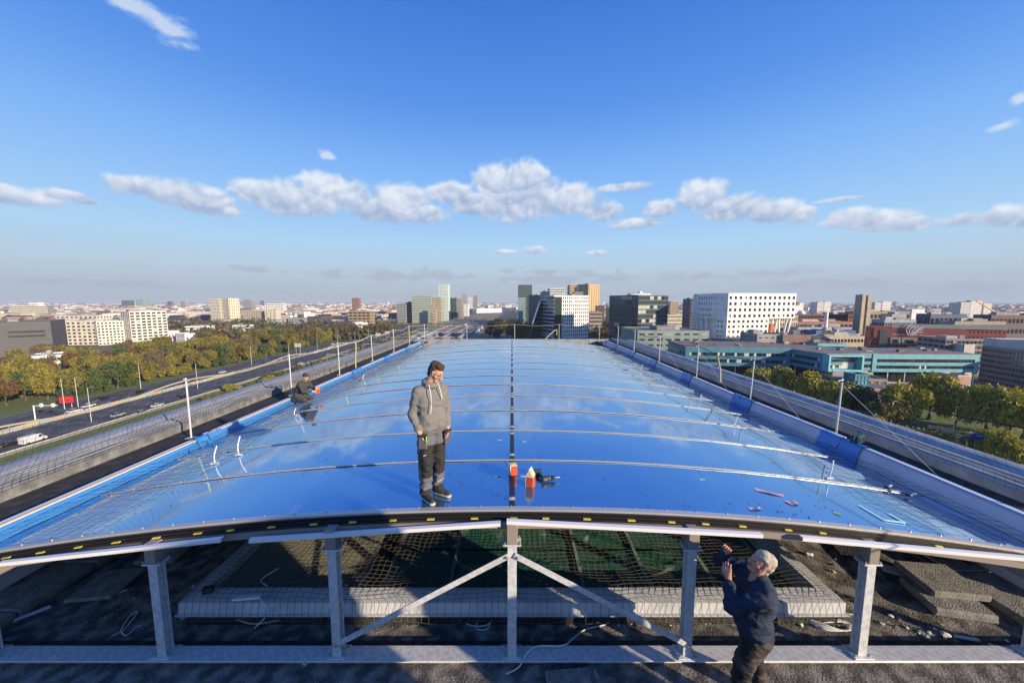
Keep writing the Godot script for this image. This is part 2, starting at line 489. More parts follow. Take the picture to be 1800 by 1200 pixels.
func build_own_building() -> void:
	var o := thing("office_building", "grey office building with stepped zinc eaves carrying the glass roof", "building", Vector3.ZERO)
	# walls below the deck, and the floor plate under the roof
	var b := MB.new()
	b.span(Vector3(-8.6, 0, -30.5), Vector3(-4.75, DECK - 0.62, 14))
	b.span(Vector3(4.75, 0, -30.5), Vector3(8.6, DECK - 0.62, 14))
	b.span(Vector3(-4.75, 0, -4.5), Vector3(4.75, DECK - 0.62, 14))
	b.span(Vector3(-4.75, 0, -30.5), Vector3(4.75, DECK - 0.62, -22))
	part(b, "wall", mat("pale_concrete", Color.WHITE), o)
	for s in [-1.0, 1.0]:
		b = MB.new()   # black roofing in the trough between gutter and eaves
		b.span(Vector3(s * 6.55, DECK + 1.05, -30), Vector3(s * 7.86, DECK + 1.13, -3.9))
		part(b, "trough", mat("bitumen_dark", Color.WHITE), o)
		for k in 8:   # eaves in lengths with open joints
			var z0 := -5.1 - k * 3.0
			var z1 := z0 - 2.988
			var e := MB.new()
			var prof := [Vector2(7.85, 0.2), Vector2(7.85, 1.30), Vector2(7.88, 1.33), Vector2(8.06, 1.33), Vector2(8.06, 1.295), Vector2(8.34, 1.285), Vector2(8.34, 1.25), Vector2(8.70, 1.24), Vector2(8.74, 1.20), Vector2(8.74, 0.2)]
			var q := []
			for p in prof:
				q.append(Vector2(p.x * s, p.y))
			e.prism(q, Vector3(0, DECK, z0), Vector3.RIGHT, Vector3.UP, Vector3(0, 0, z1 - z0))
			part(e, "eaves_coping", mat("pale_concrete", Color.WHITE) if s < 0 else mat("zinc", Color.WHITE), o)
			e = MB.new()
			q = [Vector2(8.92 * s, 0.2)]
			for i in 9:
				var t := i / 8.0 * PI * 0.62
				q.append(Vector2(s * (9.24 - cos(t) * 0.32 + (0.12 if t > 1.57 else 0.0) * (t - 1.57)), 1.0 + sin(t) * 0.23))
			q.append(Vector2(9.62 * s, 0.55))
			q.append(Vector2(9.62 * s, 0.2))
			e.prism(q, Vector3(0, DECK, z0), Vector3.RIGHT, Vector3.UP, Vector3(0, 0, z1 - z0))
			part(e, "eaves_roll", mat("zinc", Color.WHITE), o)
		b = MB.new()
		for q in [[7.94, 1.338], [8.14, 1.30], [8.24, 1.296], [8.44, 1.257], [8.56, 1.253]]:
			b.beam(Vector3(s * q[0], DECK + q[1], -5.15), Vector3(s * q[0], DECK + q[1], -29), 0.016, 0.03)
		stuff_part(b, "standing_seam", mat("zinc", Color.WHITE), o)
		b = MB.new()
		b.span(Vector3(s * 8.74, DECK - 0.3, -30), Vector3(s * 8.92, DECK + 0.6, -5.1))
		part(b, "eaves_groove", mat("steel_dark", Color.WHITE), o)
	# red frames seen in the groove of the eaves on the motorway side
	for z in [-6.2, -6.9, -11.0, -11.7, -12.4, -16.2, -16.9]:
		b = MB.new()
		b.box(Vector3(-8.83, DECK + 0.98, z), Vector3(0.14, 0.10, 0.5))
		b.box(Vector3(-8.83, DECK + 1.06, z + 0.1), Vector3(0.05, 0.09, 0.06))
		part(b, "window_frame", mat("red_paint", Color.WHITE), o)
	# far end
	b = MB.new()
	b.span(Vector3(-7.74, DECK + 0.2, -29.4), Vector3(7.74, DECK + 1.2, -28.7))
	b.span(Vector3(-7.74, DECK + 1.2, -29.2), Vector3(7.74, DECK + 1.26, -28.9))
	part(b, "end_parapet", mat("zinc", Color.WHITE), o)
	b = MB.new()
	b.span(Vector3(-6.5, DECK + 0.3, -28.7), Vector3(6.5, DECK + 0.7, -24.3))
	part(b, "end_roof", mat("bitumen_dark", Color.WHITE), o)
	# unseen blocks added behind the camera, placed and sized to shade the deck
	var turn := Basis(Vector3(0.593, 0, -0.806), Vector3.UP, Vector3(0.806, 0, 0.593))
	b = MB.new()
	b.box(turn * Vector3(-0.05, 1.95, 5.0) + Vector3(0, DECK, 0), Vector3(4.95, 4.3, 2.0), turn)
	part(b, "shade_block", mat("board_white", Color.WHITE), o)
	b = MB.new()
	b.box(turn * Vector3(3.5, 1.2, 5.0) + Vector3(0, DECK, 0), Vector3(1.2, 2.7, 2.0), turn)
	part(b, "low_shade_block", mat("board_white", Color.WHITE), o)

func build_glass_roof() -> void:
	var o := thing("glass_roof", "barrel-vaulted roof of blue mirrored glass panels with thin aluminium ribs", "glass roof", Vector3(0, DECK, 0))
	var wob := noise(0.9, 2, 77)
	for k in 15:
		for s in [-1, 1]:
			var b := MB.new()
			var nx := 40
			var nz := 8
			var z0 := R_FRONT - k * R_PITCH - 0.01
			var z1 := z0 - R_PITCH + 0.02
			var tilt := rng.randf_range(-0.0025, 0.0025)
			for j in nz + 1:
				for i in nx + 1:
					var x = s * lerpf(0.035, R_HALF, float(i) / nx)
					var z := lerpf(z0, z1, float(j) / nz)
					b.pt(Vector3(x, ay(x) + wob.get_noise_2d(x * 1.3 + k * 31.0, z * 0.8) * 0.0042 + (z - z0) * tilt, z))
			for j in nz:
				for i in nx:
					var a := j * (nx + 1) + i
					var c := a + nx + 1
					if s > 0:
						b.ix.append_array([a, c, c + 1, a, c + 1, a + 1])
					else:
						b.ix.append_array([a, c + 1, c, a, a + 1, c + 1])
			part(b, "glass_panel", mat("roof_glass", Color.WHITE), o, true)
			b = MB.new()
			arc_bar(b, minf(s * 5.315, s * R_HALF), maxf(s * 5.315, s * R_HALF), z0, z1, -0.02, 0.0, 12)
			part(b, "edge_panel", mat("edge_glass", lin(0.34, 0.50, 0.61), 0.32), o, true)
	for k in 16:
		var z := R_FRONT - k * R_PITCH
		var b := MB.new()
		arc_bar(b, -R_HALF + 0.05, R_HALF - 0.05, z + 0.015, z - 0.015, 0.004, 0.019, 40)
		var r := part(b, "rib_cap", mat("alu", Color.WHITE), o)
		var gk := MB.new()
		arc_bar(gk, -R_HALF + 0.05, R_HALF - 0.05, z + 0.02, z - 0.02, -0.03, 0.005, 40)
		part(gk, "gasket", mat("rubber", Color.WHITE), r)
		var bl := MB.new()
		var x := -6.3
		while x < 6.35:
			bl.lathe([Vector2(0.010, 0), Vector2(0.010, 0.012), Vector2(0.005, 0.017), Vector2(0.0, 0.017)], Vector3(x, ay(x) + 0.018, z), 6)
			x += 0.37
		stuff_part(bl, "bolt", mat("bolt", Color.WHITE), r)
	var c := MB.new()
	c.span(Vector3(-0.034, CROWN - 0.02, R_FRONT), Vector3(0.034, CROWN + 0.004, R_FRONT - 15 * R_PITCH))
	part(c, "ridge_gasket", mat("rubber", Color.WHITE), o)
	for k in 30:
		c = MB.new()
		var z := R_FRONT - (k / 2) * R_PITCH - (0.2 if k % 2 == 0 else R_PITCH - 0.16)
		c.bevel(Vector3(0, CROWN + 0.012, z), Vector3(0.075, 0.018, 0.06), 0.005)
		c.lathe([Vector2(0.014, 0), Vector2(0.014, 0.012), Vector2(0, 0.014)], Vector3(0, CROWN + 0.02, z), 6)
		part(c, "ridge_clamp", mat("alu", Color.WHITE), o)
	# front edge: aluminium edge strip, black sealing profile, yellow tabs, taupe arch
	var b := MB.new()
	arc_bar(b, -R_HALF - 0.3, R_HALF + 0.3, -4.115, -4.155, -0.004, 0.022, 48)
	part(b, "edge_strip", mat("alu", Color.WHITE), o)
	b = MB.new()
	arc_bar(b, -R_HALF - 0.3, R_HALF + 0.3, -4.10, -4.15, -0.025, -0.006, 48)
	arc_bar(b, -R_HALF - 0.3, R_HALF + 0.3, -4.075, -4.15, -0.05, -0.028, 48)
	arc_bar(b, -R_HALF - 0.3, R_HALF + 0.3, -4.055, -4.15, -0.082, -0.053, 48)
	part(b, "edge_seal", mat("rubber", Color.WHITE), o)
	for i in 27:
		b = MB.new()
		var x := -6.0 + i * 0.46 + rng.randf_range(-0.05, 0.05)
		if x > 3.4 and i % 3 > 0:
			continue
		b.box(Vector3(x, ay(x) - 0.048, -4.052), Vector3(rng.randf_range(0.075, 0.09), 0.009, 0.026), Basis(Vector3(0, 0, 1), -x / 36.0))
		part(b, "spacer_tab", mat("yellow_tab", Color.WHITE), o)
	b = MB.new()
	arc_bar(b, -R_HALF - 0.3, R_HALF + 0.3, -4.03, -4.13, -0.16, -0.086, 48)
	part(b, "arch_beam", mat("taupe_paint", Color.WHITE), o)
	for x in [-6.24, -4.16, -2.08, 0.0, 2.08, 4.16, 6.24]:
		b = MB.new()
		b.bevel(Vector3(x, ay(x) - 0.19, -14.0), Vector3(0.11, 0.20, 20.0), 0.008)
		part(b, "rafter", mat("taupe_paint", Color.WHITE), o)
	# gutters along both sides
	for s in [-1.0, 1.0]:
		var z := -3.95
		var i := 0
		while z > -24.5:
			var len_ := 3.3 if s > 0 else 3.9
			if i > 5:
				len_ = 2.7
			var kick := rng.randf_range(-0.02, 0.03)
			var g := thing("gutter_panel", ("blue-filmed gutter panel on the motorway side, %s from the front glass edge" if s < 0 else "pale lilac gutter panel on the hospital side, %s from the front glass edge") % ["first", "second", "third", "fourth", "fifth", "sixth", "seventh", "eighth", "ninth"][i], "gutter panel", Vector3(s * 6.56, DECK + 1.08, z), 0.0, "gutter panels on the motorway side" if s < 0 else "gutter panels on the hospital side")
			gutter(g, s, len_ - 0.09, kick)
			z -= len_
			i += 1
	# lower side boards seen under the front edge
	for s in [-1.0, 1.0]:
		for k in 2:
			b = MB.new()
			b.beam(Vector3(s * (7.55 + k * 0.13), 0.05 + k * 0.16, -4.7), Vector3(s * (7.55 + k * 0.13), 0.05 + k * 0.16, -12.0), 0.03, 0.15)
			b.beam(Vector3(s * (7.61 + k * 0.13), 0.13 + k * 0.16, -4.7), Vector3(s * (7.61 + k * 0.13), 0.13 + k * 0.16, -12.0), 0.15, 0.012)
			part(b, "side_board", mat("board_white", Color.WHITE), o)
	# white edge strips not yet screwed down
	for q in [[Vector3(-5.87, 1.233, -3.94), Vector3(-3.30, 1.53, -3.94)], [Vector3(-2.98, 1.518, -3.94), Vector3(-0.13, 1.72, -3.94)], [Vector3(-0.06, 1.742, -3.945), Vector3(2.84, 1.58, -3.94)], [Vector3(3.29, 1.546, -3.94), Vector3(6.3, 1.255, -3.94)]]:
		var st := thing("edge_trim", "white aluminium trim strip lying loose below the glass edge", "trim strip", (q[0] + q[1]) * 0.5 + Vector3(0, DECK, 0), 0.0, "loose white trim strips")
		var m: Vector3 = (q[0] + q[1]) * 0.5
		b = MB.new()
		b.beam(q[0] - m, q[1] - m, 0.055, 0.010)
		b.beam(q[0] - m + Vector3(0, -0.02, 0.022), q[1] - m + Vector3(0, -0.02, 0.022), 0.008, 0.034)
		part(b, "strip", mat("white_alu", Color.WHITE), st)
		for e in 2:
			b = MB.new()
			var p: Vector3 = q[e] - m + (q[1 - e] - q[e]).normalized() * 0.03 - Vector3(0, 0.02, 0)
			b.bevel(p, Vector3(0.05, 0.026, 0.03), 0.004)
			part(b, "end_block", mat("wood", Color.WHITE), st)

func gutter(g: Node3D, s: float, l: float, kick: float) -> void:
	# an upright panel with a folded top, its inner face towards the glass; blue film over it
	var lean := 0.10
	var gh := 0.33 if s > 0 else 0.19
	var face := MB.new()
	face.hexa([Vector3(0, 0, 0), Vector3(s * 0.02, 0, 0), Vector3(s * 0.02, 0, -l), Vector3(0, 0, -l), Vector3(s * lean, gh + kick, 0), Vector3(s * (lean + 0.02), gh + kick, 0), Vector3(s * (lean + 0.02), gh, -l), Vector3(s * lean, gh, -l)] if s > 0 else [Vector3(-0.02, 0, 0), Vector3(0, 0, 0), Vector3(0, 0, -l), Vector3(-0.02, 0, -l), Vector3(-lean - 0.02, gh + kick, 0), Vector3(-lean, gh + kick, 0), Vector3(-lean, gh, -l), Vector3(-lean - 0.02, gh, -l)])
	part(face, "inner_face", mat("panel_white", Color.WHITE) if s > 0 else mat("film_blue", Color.WHITE), g)
	var top := MB.new()
	top.beam(Vector3(s * (lean + 0.075), gh + 0.015 + kick, 0.0), Vector3(s * (lean + 0.075), gh + 0.015, -l), 0.13, 0.02)
	part(top, "top_cap", mat("board_white", Color.WHITE), g)
	var batten := MB.new()
	batten.beam(Vector3(s * (lean + 0.012), gh + 0.032 + kick, 0.0), Vector3(s * (lean + 0.012), gh + 0.032, -l), 0.022, 0.016)
	part(batten, "batten", mat("wood", Color.WHITE) if s < 0 else mat("film_blue", Color.WHITE), g)
	var fin := MB.new()
	fin.beam(Vector3(s * 0.16, gh - 0.2, 0.0), Vector3(s * 0.16, gh - 0.2, -l), 0.02, 0.36)
	part(fin, "outer_face", mat("board_white", Color.WHITE), g)
	# crumpled blue film wrapped round both ends
	for e in 2:
		var f := MB.new()
		var z0 := (0.04 if e == 0 else -l - 0.04)
		var dz := (-1.0 if e == 0 else 1.0) * rng.randf_range(0.28, 0.55)
		var base := f.v.size()
		for j in 6:
			for i in 9:
				var t := i / 8.0
				var p: Vector2
				if t < 0.5:
					p = Vector2(-0.012 + lean * t * 2.0, 0.02 + (gh + 0.03) * t * 2.0)
				else:
					p = Vector2(-0.012 + lean + (t - 0.5) * 0.42, gh + 0.05 - maxf(0.0, t - 0.8) * 0.9)
				var crump := rng.randf_range(-0.016, 0.016)
				f.pt(Vector3(s * (p.x - absf(crump)), p.y + crump + 0.006, z0 + dz * j / 5.0 + rng.randf_range(-0.02, 0.02)))
		for j in 5:
			for i in 8:
				var a := base + j * 9 + i
				if (s > 0) == (e == 0):
					f.ix.append_array([a, a + 9, a + 10, a, a + 10, a + 1])
				else:
					f.ix.append_array([a, a + 10, a + 9, a, a + 1, a + 10])
		part(f, "film_wrap", mat("film_blue", Color.WHITE), g, true)

func column(x: float, label: String) -> void:
	var h := ay(x) - 0.31
	var o := thing("steel_column", label, "steel column", Vector3(x, DECK, -4.02), 0.0, "galvanised columns of the front frame")
	var b := MB.new()
	b.bevel(Vector3(0, h * 0.5, 0.05), Vector3(0.105, h - 0.04, 0.011), 0.003)
	b.bevel(Vector3(0, h * 0.5, -0.05), Vector3(0.105, h - 0.04, 0.011), 0.003)
	b.box(Vector3(0, h * 0.5, 0), Vector3(0.008, h - 0.044, 0.09))
	part(b, "shaft", mat("galvanised", Color.WHITE), o)
	b = MB.new()
	b.bevel(Vector3(0, 0.011, 0), Vector3(0.23, 0.018, 0.19), 0.003)
	var pl := part(b, "base_plate", mat("galvanised", Color.WHITE), o)
	b = MB.new()
	b.bevel(Vector3(0, h - 0.009, 0), Vector3(0.21, 0.018, 0.15), 0.003)
	var pt := part(b, "head_plate", mat("galvanised", Color.WHITE), o)
	for q in [[-0.085, 0.06], [0.085, 0.06], [-0.085, -0.06], [0.085, -0.06]]:
		for e in 2:
			b = MB.new()
			b.lathe([Vector2(0.016, 0), Vector2(0.016, 0.012), Vector2(0.009, 0.012), Vector2(0.009, 0.03), Vector2(0, 0.03)], Vector3(q[0], 0.02 if e == 0 else h, q[1]), 6)
			part(b, "bolt", mat("bolt", Color.WHITE), pl if e == 0 else pt)
	b = MB.new()
	b.bevel(Vector3(0, h + 0.125, 0.0), Vector3(0.125, 0.25 if x == 0 else 0.24, 0.15), 0.008)
	part(b, "rafter_shoe", mat("taupe_paint", Color.WHITE), o)

func build_deck() -> void:
	var wx := [-9.0, -4.4, 4.4, 9.0]
	var b := MB.new()
	var y := DECK - 0.12
	# deck round the opening of the old skylight
	b.span(Vector3(-8.6, y - 0.5, -24), Vector3(-4.42, y, 3))
	b.span(Vector3(4.42, y - 0.5, -24), Vector3(8.6, y, 3))
	b.span(Vector3(-4.42, y - 0.5, -4.56), Vector3(4.42, y, 3))
	setting(b, "roof_deck", mat("bitumen", Color.WHITE))
	# sheet laps of the roofing felt
	for q in [[-8.0, -4.30, 8.0, -4.12], [-8.0, -3.55, 8.0, -3.45]]:
		b = MB.new()
		b.span(Vector3(q[0], y, q[1]), Vector3(q[2], y + 0.006, q[3]))
		setting(b, "roofing_lap", mat("bitumen_dark", Color.WHITE))
	# galvanised sill beam and its columns
	var o := thing("sill_beam", "long galvanised steel sill beam lying on the roof deck", "steel beam", Vector3(0, DECK, -4.02))
	b = MB.new()
	b.bevel(Vector3(0, -0.006, 0.0), Vector3(15.0, 0.012, 0.20), 0.003)
	part(b, "top_flange", mat("galvanised", Color.WHITE), o)
	b = MB.new()
	b.box(Vector3(0, -0.055, 0), Vector3(15.0, 0.085, 0.01))
	part(b, "web", mat("galvanised", Color.WHITE), o)
	b = MB.new()
	b.bevel(Vector3(0, -0.108, -0.03), Vector3(15.0, 0.012, 0.10), 0.003)
	part(b, "bottom_flange", mat("galvanised", Color.WHITE), o)
	for q in [[-6.24, "galvanised column beside the stacked white side boards"], [-4.16, "galvanised column beside the single tilted concrete slab"], [-2.08, "galvanised column at the foot of the brace, off the sunlit deck"], [0.0, "galvanised column from whose head two braces spread"], [2.08, "galvanised column just before the man in the navy sweater"], [4.16, "galvanised column beside the two stacked concrete slabs"], [6.24, "galvanised column beside the long paving slabs"]]:
		column(q[0], q[1])
	for s in [-1.0, 1.0]:
		o = thing("brace", ("flat steel brace leading towards the motorway from the middle column" if s < 0 else "flat steel brace leading from the middle column towards the man in navy"), "brace", Vector3(s * 1.05, DECK + 0.74, -3.95))
		b = MB.new()
		var z := 0.0 if s < 0 else 0.002
		b.beam(Vector3(-s * 1.02, 0.57, z), Vector3(s * 1.06, -0.58, z), 0.010, 0.065, Vector3(0, 1, 0))
		part(b, "bar", mat("galvanised", Color.WHITE), o)
		for p in [Vector3(-s * 0.99, 0.55, 0.004), Vector3(s * 1.02, -0.555, 0.004)]:
			b = MB.new()
			b.lathe([Vector2(0.018, 0), Vector2(0.018, 0.014), Vector2(0.01, 0.014), Vector2(0.01, 0.03), Vector2(0, 0.03)], p, 6, Basis(Vector3.RIGHT, PI / 2))
			part(b, "bolt", mat("bolt", Color.WHITE), o)
	# curb of the old skylight
	o = thing("skylight_curb", "pale grey metal curb framing the netted old skylight", "skylight curb", Vector3(0, DECK, 0))
	var pw := mat("curb_paint", Color.WHITE, 0.45, 0.0, tone(0.015, [[0.0, lin(0.38, 0.40, 0.41)], [0.5, lin(0.50, 0.52, 0.53)], [1.0, lin(0.60, 0.60, 0.59)]], 51, 5, 256), 0.6)
	b = MB.new()
	b.hexa([Vector3(-4.42, 0.10, -4.48), Vector3(4.42, 0.10, -4.48), Vector3(4.2, 0.10, -4.72), Vector3(-4.2, 0.10, -4.72), Vector3(-4.42, 0.24, -4.49), Vector3(4.42, 0.24, -4.49), Vector3(4.2, 0.27, -4.72), Vector3(-4.2, 0.27, -4.72)])
	b.span(Vector3(-4.44, 0.085, -4.44), Vector3(4.44, 0.098, -4.50))
	part(b, "front_curb", pw, o)
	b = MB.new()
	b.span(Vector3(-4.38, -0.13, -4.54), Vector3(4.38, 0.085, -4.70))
	part(b, "dark_gap_fill", mat("bitumen_dark", Color.WHITE), o)  # dark-coloured box standing in for the black gap under the curb
	# old glazing still in place over the motorway end of the opening
	for k in 4:
		b = MB.new()
		b.hexa([Vector3(-4.19, 0.13, -4.76 - k * 1.3), Vector3(-2.15 - k * 0.16, -0.10, -4.76 - k * 1.3), Vector3(-2.31 - k * 0.16, -0.10, -6.02 - k * 1.3), Vector3(-4.19, 0.13, -6.02 - k * 1.3), Vector3(-4.19, 0.15, -4.76 - k * 1.3), Vector3(-2.15 - k * 0.16, -0.08, -4.76 - k * 1.3), Vector3(-2.31 - k * 0.16, -0.08, -6.02 - k * 1.3), Vector3(-4.19, 0.15, -6.02 - k * 1.3)])
		part(b, "old_glazing", mat("old_glazing", lin(0.20, 0.21, 0.155), 0.3), o)
	for s in [-1.0, 1.0]:
		b = MB.new()
		var q := [Vector3(s * 4.42, -0.02, -4.495), Vector3(s * 4.2, -0.02, -4.725), Vector3(s * 4.2, -0.02, -22), Vector3(s * 4.42, -0.02, -22)]
		var t := [Vector3(s * 4.42, 0.238, -4.495), Vector3(s * 4.2, 0.268, -4.725), Vector3(s * 4.2, 0.268, -22), Vector3(s * 4.42, 0.238, -22)]
		if s > 0:
			b.hexa([q[1], q[0], q[3], q[2], t[1], t[0], t[3], t[2]])
		else:
			b.hexa(q + t)
		part(b, "side_curb", pw, o)
	# green panes of the old sloping skylight
	var pane_m := mat("old_green_pane", Color(lin(0.06, 0.20, 0.14), 0.62), 0.06, 0.15)
	pane_m.transparency = BaseMaterial3D.TRANSPARENCY_ALPHA
	for i in 6:
		for j in 3:
			var x0 := -1.95 + i * 1.02
			var z0 := -4.80 - j * 1.25
			var yy := -0.16 + j * 0.06
			b = MB.new()
			b.quad(Vector3(x0, yy, z0), Vector3(x0, yy + 0.05, z0 - 1.21), Vector3(x0 + 0.98, yy + 0.05, z0 - 1.21), Vector3(x0 + 0.98, yy, z0))
			part(b, "green_pane", pane_m, o)
	for i in 7:
		b = MB.new()
		b.beam(Vector3(-1.97 + i * 1.02, -0.15, -4.76), Vector3(-1.97 + i * 1.02, 0.03, -8.6), 0.05, 0.06)
		part(b, "glazing_bar", mat("atrium_steel", lin(0.22, 0.30, 0.27), 0.4), o)
	# the atrium below
	o = thing("atrium", "deep dark atrium with green glass walls below the net", "atrium", Vector3(0, DECK - 9.0, 0))
	b = MB.new()
	b.span(Vector3(-4.42, -0.4, -22), Vector3(4.42, 0, -4.6))
	part(b, "floor", mat("concrete", Color.WHITE), o)
	b = MB.new()
	b.span(Vector3(-4.55, 0, -21.5), Vector3(-4.42, 8.4, -4.6))
	part(b, "side_wall", mat("atrium_wall", lin(0.40, 0.40, 0.33), 0.7), o)
	b = MB.new()
	b.span(Vector3(-4.42, 0, -21.9), Vector3(4.42, 8.4, -21.5))
	part(b, "end_wall", mat("atrium_wall", lin(0.40, 0.40, 0.33), 0.7), o)
	var gm := mat("green_glass", lin(0.07, 0.34, 0.24), 0.08, 0.15)
	for k in 9:
		b = MB.new()
		b.span(Vector3(4.25, 0.2, -4.8 - k * 1.5), Vector3(4.42, 8.7, -6.2 - k * 1.5))
		part(b, "glass_wall_panel", gm, o)
		b = MB.new()
		b.box(Vector3(4.2, 4.4, -6.26 - k * 1.5), Vector3(0.16, 8.6, 0.1))
		part(b, "mullion", mat("atrium_steel", lin(0.22, 0.30, 0.27), 0.4), o)
	for k in 7:
		b = MB.new()
		b.span(Vector3(-3.2 + k * 1.0, 0.0, -9.0), Vector3(-3.14 + k * 1.0, 8.0, -9.08))
		part(b, "mullion", mat("atrium_steel", lin(0.22, 0.30, 0.27), 0.4), o)
	for k in 6:
		b = MB.new()
		b.span(Vector3(-3.13 + k * 1.0, 0.0, -9.03), Vector3(-2.21 + k * 1.0, 7.8, -9.05))
		part(b, "glass_wall_panel", gm, o)
	for q in [[Vector3(-2.2, 4.2, -5.3), Vector3(-0.9, 8.5, -8.6)], [Vector3(-1.1, 4.2, -5.2), Vector3(-0.2, 8.5, -8.2)], [Vector3(1.2, 4.4, -5.2), Vector3(0.6, 8.6, -7.8)], [Vector3(2.4, 4.6, -5.3), Vector3(1.5, 8.5, -8.2)], [Vector3(-4.0, 8.3, -6.3), Vector3(4.0, 8.3, -6.3)]]:
		b = MB.new()
		b.tube([q[0], q[1]], 0.09, 10)
		part(b, "strut", mat("atrium_steel", lin(0.22, 0.30, 0.27), 0.4), o, true)
	for k in 5:
		b = MB.new()
		b.span(Vector3(2.3, 1.2 + k * 1.4, -5.0), Vector3(4.1, 1.3 + k * 1.4, -8.5))
		part(b, "gallery_floor", mat("gallery", lin(0.10, 0.24, 0.17), 0.6), o)

	# slabs
	slab("concrete_slab", Vector3(-6.14, 40.74, -5.18), Vector3(0.62, 0.06, 0.62), 0.12, "single flat concrete slab lying beside the netted curb")
	slab("concrete_slab", Vector3(-5.91, 40.74, -5.88), Vector3(0.62, 0.07, 0.5), 0.1, "concrete slab half under the front beam, propped on felt")
	slab("concrete_slab", Vector3(6.23, 40.76, -4.88) , Vector3(0.72, 0.12, 0.62), -0.20, "lower thick concrete slab of the two-slab stack")
	slab("concrete_slab", Vector3(6.40, 40.76, -5.12) + Vector3(0, 0.1, 0), Vector3(0.72, 0.10, 0.66), -0.14, "upper concrete slab of the two-slab stack")
	for k in 7:
		slab("paving_slab", Vector3(-7.08, DECK - 0.06, -3.2 - k * 0.95), Vector3(0.66, 0.12, 0.93), 0.0, "weathered grey paving slab in the walkway row by the white side boards", "paving slabs on the motorway side")
		slab("paving_slab", Vector3(7.18, DECK - 0.06, -3.0 - k * 0.95), Vector3(0.7, 0.12, 0.93), 0.0, "weathered grey paving slab in the walkway row by the debris", "paving slabs on the hospital side")
	slab("concrete_slab", Vector3(0.65, 40.70, -3.81), Vector3(0.52, 0.05, 0.2), 0.08, "broken concrete strip in front of the sill beam")
	slab("concrete_slab", Vector3(0.99, 40.70, -3.80), Vector3(0.05, 0.06, 0.2), 0.2, "small upright chip of concrete next to the broken strip")

func slab(called: String, at: Vector3, size: Vector3, turn: float, label: String, group := "") -> void:
	var b := MB.new()
	var r := minf(0.02, size.y * 0.3)
	b.bevel(Vector3.ZERO, size, r)
	for i in b.v.size():
		b.v[i] += Vector3(rng.randf_range(-1, 1), 0, rng.randf_range(-1, 1)) * 0.006
	var o := solo(b, called, mat("concrete", Color.WHITE), label, "slab", at, group)
	o.rotation.y = turn

func path(pts: Array, n := 8) -> Array:
	# a smooth line through points
	var out := []
	for i in pts.size() - 1:
		var p0: Vector3 = pts[maxi(0, i - 1)]
		var p3: Vector3 = pts[mini(pts.size() - 1, i + 2)]
		for k in n:
			out.append(pts[i].cubic_interpolate(pts[i + 1], p0, p3, float(k) / n))
	out.append(pts[-1])
	return out

func rope(called: String, pts: Array, r: float, m: Material, label: String, group := "") -> void:
	var b := MB.new()
	b.tube(path(pts), r, 6)
	solo(b, called, m, label, "rope", Vector3.ZERO, group, true)

func net_sheet(b: MB, nu: int, nv: int, f: Callable, r: float) -> void:
	# cords along both directions of a grid; f(u, v) gives the knots
	var p := []
	for i in nu + 1:
		var line := []
		for j in nv + 1:
			line.append(f.call(float(i) / nu, float(j) / nv))
		p.append(line)
	for i in nu + 1:
		b.tube(p[i], r, 3)
	for j in nv + 1:
		var line := []
		for i in nu + 1:
			line.append(p[i][j])
		b.tube(line, r, 3)

